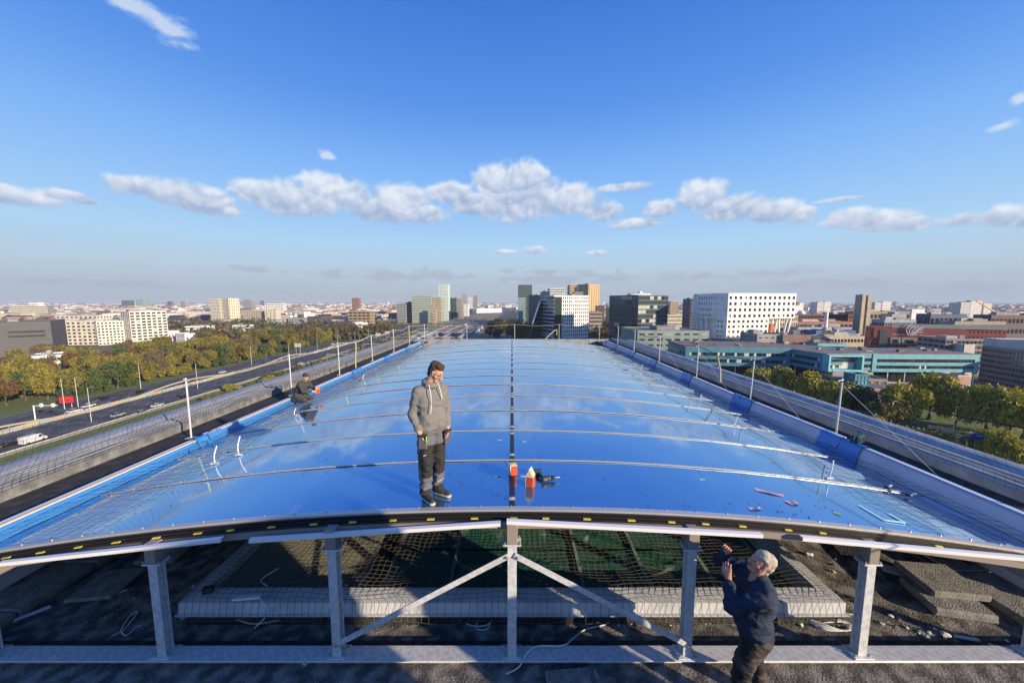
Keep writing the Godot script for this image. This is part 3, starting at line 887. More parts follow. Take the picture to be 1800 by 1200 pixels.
func build_nets() -> void:
	var wv := noise(0.9, 3, 91)
	# over the old skylight
	var b := MB.new()
	net_sheet(b, 96, 60, func(u, v):
		var x := lerpf(-4.6, 4.6, u)
		var z := lerpf(-4.40, -9.6, v)
		var n := wv.get_noise_2d(x * 1.1, z * 1.1)
		var edge: float = minf(minf(u, 1 - u) * 9.2, v * 5.2)
		var sag := 0.31 - clampf((edge - 0.38) * 0.35, 0.0, 0.12) + maxf(0.0, 0.06 - edge) * -4.5
		return Vector3(x + wv.get_noise_2d(x * 0.8 + 50.0, z) * 0.07, DECK + sag + n * 0.05 * clampf((edge - 0.3) * 2.0, 0.0, 1.0) + absf(n) * 0.02, z + wv.get_noise_2d(x, z * 0.8 + 90.0) * 0.07), 0.003)
	solo(b, "safety_net", mat("net_cord_brown", Color.WHITE), "brown cord safety net stretched over the old skylight curb", "net")
	for s in [-1.0, 1.0]:
		var so: float = s
		var on_glass := "black net strip lying on the glass beside the blue-filmed gutter" if s < 0 else "black net strip lying on the glass beside the lilac gutter panels"
		b = MB.new()
		net_sheet(b, 8, 122, func(u, v):
			var z := lerpf(-4.2, -23.8, v)
			var inner := 5.25 + wv.get_noise_2d(z * 0.35 + so * 40.0, 3.0) * 0.35
			var x := lerpf(inner, 6.58, u)
			return Vector3(so * (x + wv.get_noise_2d(x * 2.0, z * 2.0) * 0.03), DECK + ay(x) + 0.035 + absf(wv.get_noise_2d(x * 3.0, z)) * 0.05 + u * 0.05, z + wv.get_noise_2d(x * 2.0 + 30.0, z * 1.2) * 0.05), 0.0024)
		solo(b, "glass_net", mat("net_cord", Color.WHITE), on_glass, "net")
		b = MB.new()
		net_sheet(b, 230 if s < 0 else 190, 13, func(u, v):
			var z := lerpf(-3.2, -27.6, u)
			var span := fposmod((z + 8.07) / 3.55, 1.0)
			var sag := 0.12 * sin(span * PI)
			var y := lerpf(2.42 - sag, 1.34, v)
			return Vector3(so * (7.27 + v * 0.45 + wv.get_noise_2d(z * 0.6, y * 2.0) * 0.10), DECK + y, z + wv.get_noise_2d(z * 0.7, y + 20.0) * 0.06), 0.0022 if so < 0 else 0.0017)
		solo(b, "side_net", mat("net_cord", Color.WHITE), "fine black net hanging from the rope along the motorway" if s < 0 else "fine black net hanging from the cable along the hospital", "net")
		# posts
		var zs := [-4.6, -8.07, -11.9, -15.3, -19.0, -22.5, -26.0] if s < 0 else [-4.5, -8.0, -11.0, -14.3, -18.0, -21.8, -25.2]
		var tops := []
		for z in zs:
			var o := thing("net_post", ("white net post on the motorway side, %s from the front glass edge" if s < 0 else "white net post on the hospital side, %s from the front glass edge") % ["first", "second", "third", "fourth", "fifth", "sixth", "seventh"][zs.find(z)], "post", Vector3(s * 7.25, DECK + 1.13, z), 0.0, "net posts on the motorway side" if s < 0 else "net posts on the hospital side")
			b = MB.new()
			b.tube([Vector3(0, 0.0, 0), Vector3(s * rng.randf_range(0.0, 0.04), 1.38, rng.randf_range(-0.03, 0.03))], 0.019, 10)
			part(b, "shaft", mat("post_paint", lin(0.52, 0.52, 0.51), 0.5), o, true)
			b = MB.new()
			b.bevel(Vector3(0, 0.012, 0), Vector3(0.16, 0.02, 0.16), 0.003)
			part(b, "foot", mat("galvanised", Color.WHITE), o)
			b = MB.new()
			b.tube([Vector3(-0.07 * s, 1.33, 0), Vector3(0.05 * s, 1.36, 0)], 0.014, 6)
			part(b, "hook", mat("galvanised", Color.WHITE), o)
			tops.append(Vector3(s * 7.25, DECK + 2.46, z))
		var line := [Vector3(s * 7.25, DECK + 2.44, -1.5)]
		for k in tops.size():
			line.append(tops[k])
			if k < tops.size() - 1:
				line.append((tops[k] + tops[k + 1]) * 0.5 - Vector3(0, 0.13, 0))
		line.append(Vector3(s * 6.7, DECK + 2.40, -28.2))
		rope("head_rope", line, 0.016 if s < 0 else 0.012, mat("rope_tan", Color.WHITE) if s < 0 else mat("net_cord", Color.WHITE), "tan rope strung over the posts along the motorway" if s < 0 else "dark cable strung over the posts along the hospital")
	# far row
	var far := []
	for x in [-6.7, -3.45, 0.2, 3.6, 6.7]:
		var o := thing("net_post", "thin white post in the row behind the far end of the glass", "post", Vector3(x, DECK + 0.7, -28.2), 0.0, "net posts at the far end")
		b = MB.new()
		b.tube([Vector3.ZERO, Vector3(0, 1.80, 0)], 0.018, 8)
		part(b, "shaft", mat("post_paint", lin(0.52, 0.52, 0.51), 0.5), o, true)
		b = MB.new()
		b.bevel(Vector3(0, 0.012, 0), Vector3(0.16, 0.02, 0.16), 0.003)
		part(b, "foot", mat("galvanised", Color.WHITE), o)
		far.append(Vector3(x, DECK + 2.46, -28.2))
	var fl := []
	for k in far.size():
		fl.append(far[k])
		if k < far.size() - 1:
			fl.append((far[k] + far[k + 1]) * 0.5 - Vector3(0, 0.1, 0))
	rope("far_rope", fl, 0.012, mat("rope_tan", Color.WHITE), "tan rope strung across the far end of the glass roof")
	# guy wires on the hospital side
	for q in [[-8.0, -6.2], [-11.0, -9.3], [-14.3, -12.6], [-18.0, -16.4]]:
		rope("guy_wire", [Vector3(7.25, DECK + 2.4, q[0]), Vector3(7.5, DECK + 1.14, q[1])], 0.0045, mat("galvanised", Color.WHITE), "thin steel guy wire slanting down from a net post", "guy wires")
	# bundled ropes hanging
	rope("twisted_rope", [Vector3(7.0, DECK + 1.5, -12.2), Vector3(7.08, DECK + 1.9, -12.4), Vector3(7.15, DECK + 2.28, -12.7), Vector3(7.25, DECK + 2.4, -12.9)], 0.03, mat("rope_tan", Color.WHITE), "thick twisted rope slanting up from the lilac gutter to the cable")
	rope("twisted_rope", [Vector3(-7.2, DECK + 1.15, -16.8), Vector3(-7.24, DECK + 1.5, -16.9), Vector3(-7.22, DECK + 2.05, -16.95), Vector3(-7.25, DECK + 2.33, -17.0)], 0.03, mat("rope_tan", Color.WHITE), "thick twisted rope hanging from the head rope by the motorway")
	rope("twisted_rope", [Vector3(2.05, DECK + 1.5, -24.6), Vector3(2.5, DECK + 1.95, -24.8), Vector3(3.0, DECK + 2.3, -25.0), Vector3(3.03, DECK + 1.9, -25.0)], 0.03, mat("rope_tan", Color.WHITE), "thick twisted rope standing up behind the far glass edge")

func build_props() -> void:
	# ropes on the deck
	var y := DECK - 0.09
	var w := mat("rope_white", Color.WHITE)
	var t := mat("rope_tan", Color.WHITE)
	rope("tie_rope", [Vector3(-4.55, 40.76, -4.58), Vector3(-3.84, 40.75, -4.57), Vector3(-3.42, 40.74, -4.49), Vector3(-2.93, 40.75, -4.59), Vector3(-2.32, 40.80, -4.61), Vector3(-1.54, 40.85, -4.59), Vector3(-0.77, 40.78, -4.57), Vector3(-0.23, 40.90, -4.59), Vector3(0.77, 40.90, -4.61), Vector3(1.46, 40.80, -4.57), Vector3(2.33, 40.85, -4.63), Vector3(3.35, 40.86, -4.65), Vector3(4.63, 40.78, -4.59)], 0.011, t, "tan edge rope of the net lying along the curb")
	rope("loose_rope", [Vector3(-3.42, 41.12, -5.03), Vector3(-3.54, 41.10, -4.83), Vector3(-3.36, 41.10, -4.69), Vector3(-3.33, 41.10, -4.55), Vector3(-3.31, 41.10, -4.47), Vector3(-3.20, 41.00, -4.46), Vector3(-3.27, 40.85, -4.48), Vector3(-3.40, 40.72, -4.44)], 0.008, w, "white cord winding over the curb below a white offcut")
	rope("loose_rope", [Vector3(-5.19, 40.70, -4.35), Vector3(-5.13, 40.70, -4.43), Vector3(-5.16, 40.72, -4.62), Vector3(-5.22, 40.72, -4.71), Vector3(-5.23, 40.72, -4.60), Vector3(-5.12, 40.72, -4.41), Vector3(-5.00, 40.70, -4.36), Vector3(-4.99, 40.71, -4.47), Vector3(-4.96, 40.70, -4.51)], 0.008, w, "white cord looped on the shaded deck near a column foot")
	rope("loose_rope", [Vector3(-1.00, 40.70, -4.59), Vector3(-0.77, 40.70, -4.59), Vector3(-0.64, 40.72, -4.67), Vector3(-0.60, 40.70, -4.53), Vector3(-0.38, 40.70, -4.50), Vector3(-0.25, 40.71, -4.59), Vector3(-0.32, 40.70, -4.72), Vector3(-0.45, 40.71, -4.59), Vector3(-0.47, 40.70, -4.46), Vector3(-0.33, 40.70, -4.45), Vector3(-0.29, 40.70, -4.57)], 0.008, w, "white cord tangled round a stone beside the middle column")
	rope("loose_rope", [Vector3(-0.07, 40.70, -3.86), Vector3(0.08, 40.70, -3.94), Vector3(0.18, 40.84, -3.98), Vector3(0.31, 40.84, -4.07), Vector3(0.62, 40.84, -4.08), Vector3(0.80, 40.72, -4.31), Vector3(0.98, 40.70, -4.45), Vector3(1.27, 40.70, -4.53), Vector3(1.45, 40.74, -4.65), Vector3(1.51, 40.72, -4.62)], 0.009, w, "long white cord running over the sill beam to the rubble")
	for k in 5:
		var o := rng.randf_range(-0.03, 0.03)
		rope("loose_rope", [Vector3(3.79, 40.95, -4.79) + Vector3(o, 0, o), Vector3(3.87, 40.85, -4.70) + Vector3(o * 2, 0, 0), Vector3(4.00, 40.72, -4.56) + Vector3(o, 0.01 * k, o), Vector3(4.13, 40.71, -4.44) + Vector3(0, 0.01 * k, o * 2), Vector3(4.40, 40.71, -4.42) + Vector3(o * 2, 0, 0), Vector3(4.54, 40.71, -4.49) + Vector3(o, 0, o), Vector3(4.44, 40.71, -4.56) + Vector3(0, 0, o), Vector3(4.20, 40.72, -4.53) + Vector3(o, 0, 0)], 0.008, w, "white cord in the heap of cords behind the man in navy", "cords in the heap")
	# rubble and litter
	for q in [[1100, 1095, 0.06, 16], [1215, 1085, 0.09, 30], [800, 1095, 0.03, 3], [720, 1090, 0.07, 10], [1440, 1085, 0.08, 14], [1580, 1090, 0.06, 16], [1610, 1115, 0.05, 14], [620, 1085, 0.05, 8], [1290, 1080, 0.07, 16]]:
		pass
	var spots := [[Vector3(1.58, 40.68, -4.56), 12, 0.16], [Vector3(2.37, 40.68, -4.61), 22, 0.3], [Vector3(-1.38, 40.68, -4.59), 12, 0.25], [Vector3(2.99, 40.68, -4.68), 14, 0.3], [Vector3(4.07, 40.68, -4.61), 12, 0.3], [Vector3(5.28, 40.68, -4.61), 14, 0.35], [Vector3(5.35, 40.68, -4.39), 14, 0.3], [Vector3(-2.27, 40.68, -4.65), 8, 0.2], [Vector3(-2.60, 40.68, -4.19), 4, 0.4], [Vector3(5.79, 40.68, -4.27), 10, 0.6], [Vector3(5.36, 40.68, -5.58), 14, 0.7], [Vector3(-4.86, 40.68, -5.10), 8, 0.5]]
	var pal := [lin(0.55, 0.52, 0.44), lin(0.30, 0.28, 0.24), lin(0.62, 0.64, 0.60), lin(0.08, 0.075, 0.07), lin(0.17, 0.14, 0.10)]
	for k in pal.size():
		mat("rubble_%d" % k, pal[k], 0.9)
	for q in spots:
		for k in q[1]:
			var b := MB.new()
			var s := rng.randf_range(0.012, 0.045) * (1.0 if rng.randf() < 0.8 else 1.8)
			b.bevel(Vector3.ZERO, Vector3(s * 1.3, s * 0.7, s), s * 0.25)
			for i in b.v.size():
				b.v[i] += Vector3(rng.randf_range(-1, 1), rng.randf_range(-0.5, 0.5), rng.randf_range(-1, 1)) * s * 0.22
			var o := solo(b, "rubble_piece", mat("rubble_%d" % (rng.randi() % 5), Color.WHITE), "small broken piece of mortar or felt lying on the deck", "rubble", q[0] + Vector3(rng.randfn() * q[2], s * 0.3, rng.randfn() * q[2] * 0.22), "rubble on the deck")
			o.rotation.y = rng.randf() * TAU
	var gr := MB.new()
	for k in 1100:
		var x := rng.randf_range(-6.5, 6.5)
		var z := rng.randf_range(-4.5, -2.6) if absf(x) < 4.5 else rng.randf_range(-7.5, -2.6)
		var s := rng.randf_range(0.003, 0.010)
		gr.box(Vector3(x, DECK - 0.12 + s * 0.4, z), Vector3(s * 1.4, s, s), Basis(Vector3.UP, rng.randf() * 6.0))
	var grit := solo(gr, "grit", mat("rubble_1", Color.WHITE), "pale grit scattered over the black deck", "grit")
	grit.set_meta("kind", "stuff")
	var dirt := MB.new()
	var wd := noise(0.5, 3, 44)
	var left_n := 900
	while left_n > 0:
		var x := rng.randf_range(-5.2, 5.2)
		var z := R_FRONT - 0.1 - 12.0 * pow(rng.randf(), 1.6)
		if wd.get_noise_2d(x, z * 1.3) < rng.randf_range(-0.05, 0.5):
			left_n -= 1
			continue
		left_n -= 3
		for k in 3:
			var s := rng.randf_range(0.004, 0.011)
			var p := Vector3(x + rng.randfn() * 0.06, 0, z + rng.randfn() * 0.05)
			dirt.box(Vector3(p.x, DECK + ay(p.x) + 0.006, p.z), Vector3(s * 2.2, 0.003, s), Basis(Vector3.UP, rng.randf() * 6.0))
	var dirt_o := solo(dirt, "glass_dirt", mat("rubble_3", Color.WHITE), "dark dirt and leaf crumbs scattered on the glass panels", "dirt")
	dirt_o.set_meta("kind", "stuff")
	# offcuts and sticks
	for q in [[Vector3(-3.50, 41.12, -4.49), Vector3(0.34, 0.03, 0.07), 0.12, "white painted offcut lying on the net", "board_white"], [Vector3(-6.74, 40.70, -4.62), Vector3(0.05, 0.03, 0.55), -0.75, "white batten beside the paving slabs", "board_white"], [Vector3(-5.85, 40.70, -5.05), Vector3(0.03, 0.02, 0.2), -0.7, "small pale wood strip beside the single slab", "board_white"], [Vector3(5.85, 40.70, -4.32), Vector3(0.26, 0.03, 0.035), -0.25, "weathered white stick on the sunlit felt", "board_white"], [Vector3(6.21, 40.72, -5.46), Vector3(0.5, 0.012, 0.22), -0.5, "torn pale sheet of roofing foil", "panel_white"], [Vector3(7.00, 40.72, -5.60), Vector3(0.34, 0.05, 0.06), -0.05, "short white board behind the stacked slabs", "board_white"], [Vector3(6.83, 40.80, -5.75), Vector3(0.06, 0.05, 0.5), 0.15, "dark plank leaning behind the stacked slabs", "steel_dark"], [Vector3(7.33, 40.80, -5.75), Vector3(0.06, 0.05, 0.5), 0.2, "second dark plank leaning behind the slabs", "steel_dark"], [Vector3(5.89, 40.72, -6.01), Vector3(0.5, 0.02, 0.5), -0.3, "black roofing felt offcut on the deck", "bitumen_dark"], [Vector3(-4.12, 41.12, -4.62), Vector3(0.12, 0.08, 0.08), 0.3, "small dark block on the corner of the net", "steel_dark"]]:
		var b := MB.new()
		b.bevel(Vector3.ZERO, q[1], 0.006)
		var o := solo(b, "offcut", mat(q[4], Color.WHITE), q[3], "offcut", q[0])
		o.rotation.y = q[2]
	# wooden sample blocks and a cordless drill on the glass
	sample_block(Vector3(0.01, DECK + ay(0.0) + 0.006, -5.05), 0.25, 0.105, false, "small red and cream sample block with a flat top on the ridge")
	sample_block(Vector3(0.245, DECK + ay(0.2) + 0.002, -4.72), -0.35, 0.105, true, "tall red and cream sample block with a pointed top")
	drill(Vector3(0.40, DECK + ay(0.4) + 0.004, -4.86))
	# stickers on the panes
	for q in [[-0.22, -6.35], [0.22, -6.28], [-0.30, -8.3], [0.30, -8.1], [-0.2, -5.0], [0.16, -4.98], [-0.42, -9.6], [0.3, -9.4], [2.75, -5.1]]:
		var b := MB.new()
		b.box(Vector3.ZERO, Vector3(0.075, 0.002, 0.04))
		var o := solo(b, "sticker", mat("sticker", lin(0.35, 0.72, 0.62), 0.5), "small pale green sticker on a glass panel", "sticker", Vector3(q[0], DECK + ay(q[0]) + 0.006, q[1]), "stickers on the glass")
		o.rotation.y = rng.randf_range(-0.3, 0.3)
	# printed tape and a square of pale tape near the front corner
	var tape := tape_texture()
	for q in [[3.55, -4.85, 0.34, 0.08, -0.35, "long strip of red printed white tape on the glass"], [3.70, -4.62, 0.16, 0.10, 0.3, "crumpled square of red printed tape on the glass"], [3.05, -4.38, 0.17, 0.05, 0.25, "red printed tape scrap by the glass edge"]]:
		var b := MB.new()
		b.use_uv = true
		var n := Vector3(q[2] * 0.5, 0, q[3] * 0.5)
		b.quad(Vector3(-n.x, 0.004, n.z), Vector3(-n.x, 0.012, -n.z), Vector3(0.0, 0.004, -n.z), Vector3(0, 0.016, n.z))
		b.quad(Vector3(0, 0.016, n.z), Vector3(0.0, 0.004, -n.z), Vector3(n.x, 0.014, -n.z), Vector3(n.x, 0.004, n.z * 0.6))
		var m := mat("tape", Color.WHITE, 0.4)
		m.albedo_texture = tape
		var o := solo(b, "printed_tape", m, q[5], "tape", Vector3(q[0], DECK + ay(q[0]) + 0.004, q[1]))
		o.rotation = Vector3(0, q[4], -q[0] / 36.0)
	var yb := MB.new()
	yb.box(Vector3.ZERO, Vector3(0.075, 0.008, 0.02))
	var yo := solo(yb, "yellow_shim", mat("yellow_tab", Color.WHITE), "yellow plastic shim lying alone on the glass", "shim", Vector3(4.15, DECK + ay(4.15) + 0.01, -4.45))
	yo.rotation.y = -0.6
	var tb := MB.new()
	for q in [[Vector3(0, 0, 0), Vector3(0.26, 0.006, 0.03)], [Vector3(-0.13, 0, -0.17), Vector3(0.03, 0.006, 0.34)], [Vector3(0.14, 0, -0.1), Vector3(0.03, 0.006, 0.2)]]:
		tb.box(q[0], q[1])
	solo(tb, "pale_tape", mat("pale_tape", lin(0.55, 0.78, 0.80), 0.5), "pale blue tape stuck in an open square on the glass", "tape", Vector3(4.85, DECK + ay(4.85) + 0.012, -4.42)).rotation.z = -4.85 / 36.0
	# clamps and brackets on the panes
	for q in [[-5.2, -6.2, 0.32], [-5.0, -6.5, 0.36], [5.05, -5.62, 0.30], [5.1, -8.2, 0.22], [-5.5, -9.1, 0.2], [-5.5, -13.4, 0.2], [5.4, -10.4, 0.2], [5.5, -15.5, 0.2]]:
		var o := thing("glazing_stay", "white curved stay standing on a rib under the net", "stay", Vector3(q[0], DECK + ay(q[0]) + 0.01, q[1]), rng.randf_range(-0.3, 0.3), "stays under the nets")
		var b := MB.new()
		b.tube(path([Vector3(0, 0, 0), Vector3(0.01, q[2] * 0.5, 0.02), Vector3(0.05, q[2], 0.0)]), 0.010, 8)
		part(b, "rod", mat("white_alu", Color.WHITE), o, true)
		b = MB.new()
		b.bevel(Vector3(0, 0.012, 0), Vector3(0.12, 0.024, 0.05), 0.005)
		part(b, "foot", mat("galvanised", Color.WHITE), o)
	radio(Vector3(6.78, DECK + 1.44, -7.0))
	for q in [[Vector3(5.95, DECK + ay(5.95) + 0.05, -5.55), 0.5], [Vector3(6.1, DECK + ay(6.1) + 0.05, -5.35), 0.3]]:
		var o := thing("spanner", "steel clamp tool lying at the foot of the lilac gutter", "tool", q[0], q[1], "clamp tools")
		var b := MB.new()
		b.bevel(Vector3.ZERO, Vector3(0.2, 0.015, 0.03), 0.004)
		part(b, "bar", mat("galvanised", Color.WHITE), o)
		b = MB.new()
		b.bevel(Vector3(-0.1, 0.01, 0), Vector3(0.05, 0.035, 0.06), 0.006)
		part(b, "jaw", mat("steel_dark", Color.WHITE), o)

func tape_texture() -> ImageTexture:
	var img := Image.create(256, 64, false, Image.FORMAT_RGB8)
	img.fill(Color8(195, 200, 215))
	var r2 := RandomNumberGenerator.new()
	r2.seed = 5
	for row in 3:
		var x := 4
		while x < 246:
			var w := r2.randi_range(8, 16)
			img.fill_rect(Rect2i(x, 5 + row * 20, w, 15), Color8(165, 70, 95))
			img.fill_rect(Rect2i(x + 3, 9 + row * 20, w - 6, 3), Color8(195, 200, 215))
			if r2.randf() < 0.6:
				img.fill_rect(Rect2i(x + 3, 15 + row * 20, w - 3, 3), Color8(195, 200, 215))
			x += w + 3
	return ImageTexture.create_from_image(img)

func sample_block(at: Vector3, turn: float, w: float, peak: bool, label: String) -> void:
	var o := thing("sample_block", label, "block", at, turn)
	var red := mat("block_red", lin(0.55, 0.07, 0.025), 0.5)
	var cream := mat("block_cream", lin(0.70, 0.58, 0.36), 0.6)
	var h := 0.15
	var b := MB.new()
	if peak:
		b.prism([Vector2(-w / 2, 0), Vector2(-w / 2, h), Vector2(0, h + 0.10), Vector2(w / 2, h), Vector2(w / 2, 0)], Vector3(0, 0, w / 2), Vector3.RIGHT, Vector3.UP, Vector3(0, 0, -w))
	else:
		b.bevel(Vector3(0, h * 0.5, 0), Vector3(w, h, w), 0.004)
	part(b, "core", cream, o)
	for q in [[Vector3(0.008, h * 0.5 - 0.004, w / 2), Vector3(w - 0.018, h - 0.012, 0.006)], [Vector3(w / 2, h * 0.5 - 0.004, 0), Vector3(0.006, h - 0.012, w - 0.01)]]:
		b = MB.new()
		b.box(q[0], q[1])
		part(b, "red_face", red, o)
	b = MB.new()
	if peak:
		b.beam(Vector3(0.03, h + 0.06, -0.02), Vector3(0.03, h + 0.06, 0.03), 0.03, 0.004, Vector3(0.9, 0.5, 0))
	else:
		b.box(Vector3(0, h + 0.002, 0), Vector3(0.06, 0.004, 0.04))
	part(b, "green_sticker", mat("sticker_green", lin(0.30, 0.72, 0.35), 0.5), o)

func drill(at: Vector3) -> void:
	var o := thing("cordless_drill", "dark teal and black cordless drill lying on the glass", "drill", at, 0.2)
	var body := mat("drill_teal", lin(0.015, 0.06, 0.075), 0.45)
	var black := mat("drill_black", lin(0.012, 0.012, 0.013), 0.5)
	var along := Basis(Vector3(0, 0, 1), -PI / 2)
	var b := MB.new()
	b.lathe([Vector2(0, -0.02), Vector2(0.03, -0.018), Vector2(0.036, 0.0), Vector2(0.036, 0.09), Vector2(0.03, 0.11), Vector2(0, 0.11)], Vector3(0.02, 0.04, 0.03), 14, along)
	part(b, "motor_housing", body, o, true)
	b = MB.new()
	b.lathe([Vector2(0, 0.11), Vector2(0.028, 0.112), Vector2(0.028, 0.15), Vector2(0.018, 0.175), Vector2(0, 0.176)], Vector3(0.02, 0.04, 0.03), 14, along)
	part(b, "chuck", black, o, true)
	b = MB.new()
	b.tube([Vector3(0.19, 0.04, 0.03), Vector3(0.26, 0.04, 0.03)], 0.005, 6)
	part(b, "bit", mat("alu", Color.WHITE), o)
	b = MB.new()
	b.tube([Vector3(0.04, 0.04, 0.02), Vector3(0.01, 0.04, -0.06), Vector3(0.0, 0.042, -0.12)], 0.021, 10)
	part(b, "handle", black, o, true)
	b = MB.new()
	b.bevel(Vector3(-0.005, 0.048, -0.155), Vector3(0.12, 0.09, 0.06), 0.012)
	part(b, "battery", body, o)
	b = MB.new()
	b.box(Vector3(0.05, 0.045, 0.067), Vector3(0.05, 0.025, 0.004))
	part(b, "red_badge", mat("block_red", Color.WHITE), o)

func radio(at: Vector3) -> void:
	var o := thing("site_radio", "small dark teal site radio standing on the lilac gutter", "radio", at, 0.5)
	var b := MB.new()
	b.bevel(Vector3(0, 0.09, 0), Vector3(0.30, 0.16, 0.14), 0.02)
	part(b, "case", mat("drill_teal", Color.WHITE), o)
	b = MB.new()
	b.tube(path([Vector3(-0.15, 0.02, 0), Vector3(-0.2, 0.09, 0), Vector3(-0.15, 0.17, 0)]), 0.012, 6)
	b.tube(path([Vector3(0.15, 0.02, 0), Vector3(0.2, 0.09, 0), Vector3(0.15, 0.17, 0)]), 0.012, 6)
	part(b, "guard_rail", mat("drill_black", Color.WHITE), o, true)
	for s in [-1, 1]:
		b = MB.new()
		b.lathe([Vector2(0.045, 0), Vector2(0.045, 0.008), Vector2(0, 0.012)], Vector3(s * 0.08, 0.09, 0.068), 14, Basis(Vector3.RIGHT, PI / 2))
		part(b, "speaker", mat("drill_black", Color.WHITE), o)
	b = MB.new()
	b.tube([Vector3(0.05, 0.17, 0), Vector3(0.1, 0.4, 0)], 0.004, 5)
	part(b, "aerial", mat("drill_black", Color.WHITE), o)

func paint(c: Color, rough := 0.75) -> StandardMaterial3D:
	# wall colour (linear values) with faint weathering
	var key := "paint_%.3f_%.3f_%.3f" % [c.r, c.g, c.b]
	if not mats.has("wall_tone"):
		mats["wall_tone"] = tone(0.01, [[0.0, grey(0.86)], [0.5, grey(0.95)], [1.0, grey(1.0)]], 61, 5, 256)
	return mat(key, c.linear_to_srgb(), rough, 0.0, mats["wall_tone"], 0.06)

func window_glass(kind := 0) -> StandardMaterial3D:
	match kind:
		1:
			return mat("window_green", lin(0.085, 0.12, 0.12), 0.07, 0.55)
		2:
			return mat("window_blue", lin(0.06, 0.10, 0.15), 0.08, 0.5)
		3:
			return mat("window_teal", lin(0.22, 0.42, 0.42), 0.1, 0.55)
		_:
			return mat("window_dark", lin(0.025, 0.03, 0.035), 0.1, 0.3)

func facade(parent: Node3D, a: Vector3, b: Vector3, y0: float, y1: float, nf: int, nb: int, ww: float, wh: float, wall: Material, glass: Material, each := false, inset := 0.3) -> void:
	# a wall with real openings: bands and piers standing proud of recessed panes; a is its left end seen from outside
	a -= parent.position
	b -= parent.position
	a.y = 0; b.y = 0
	var w := a.distance_to(b)
	var du := (b - a) / w
	var n := du.cross(Vector3.UP)
	var fh := (y1 - y0) / nf
	var bay := w / nb
	var m := MB.new()
	var basis := Basis(du, Vector3.UP, n)
	for i in nf + 1:
		var lo := y0 + (i - 0.5) * fh + wh * fh * 0.5
		var hi := y0 + (i + 0.5) * fh - wh * fh * 0.5
		lo = maxf(lo, y0)
		hi = minf(hi, y1)
		if hi - lo > 0.02:
			m.box(a + du * w * 0.5 + Vector3.UP * (lo + hi) * 0.5 - n * inset * 0.5, Vector3(w, hi - lo, inset), basis)
	if ww < 0.995:
		for i in nb + 1:
			var lo := maxf(0.0, (i - 0.5) * bay + ww * bay * 0.5)
			var hi := minf(w, (i + 0.5) * bay - ww * bay * 0.5)
			if hi - lo > 0.02:
				m.box(a + du * (lo + hi) * 0.5 + Vector3.UP * (y0 + y1) * 0.5 - n * (inset * 0.5 + 0.03), Vector3(hi - lo, y1 - y0 - 0.02, inset), basis)
	part(m, "wall", wall, parent)
	var p := MB.new()
	var one := MB.new()
	var hw := bay * ww * 0.5
	var hh := fh * wh * 0.5
	if each:
		one.box(Vector3.ZERO, Vector3(hw * 2, hh * 2, 0.06))
	var one_mesh := one.mesh() if each else null
	for f in nf:
		for i in nb:
			var c := a + du * (i + 0.5) * bay + Vector3.UP * (y0 + (f + 0.5) * fh) - n * (inset - 0.05)
			if each:
				var pick := rng.randf()
				var o := put(one_mesh, "window", glass if pick < 0.68 else (mat("window_blind", lin(0.34, 0.35, 0.34), 0.4) if pick < 0.78 else window_glass(2 if pick < 0.9 else 0)), parent)
				o.transform = Transform3D(basis, c)
			else:
				p.quad(c - du * hw - Vector3.UP * hh, c - du * hw + Vector3.UP * hh, c + du * hw + Vector3.UP * hh, c + du * hw - Vector3.UP * hh)
	if not each:
		stuff_part(p, "window", glass, parent)

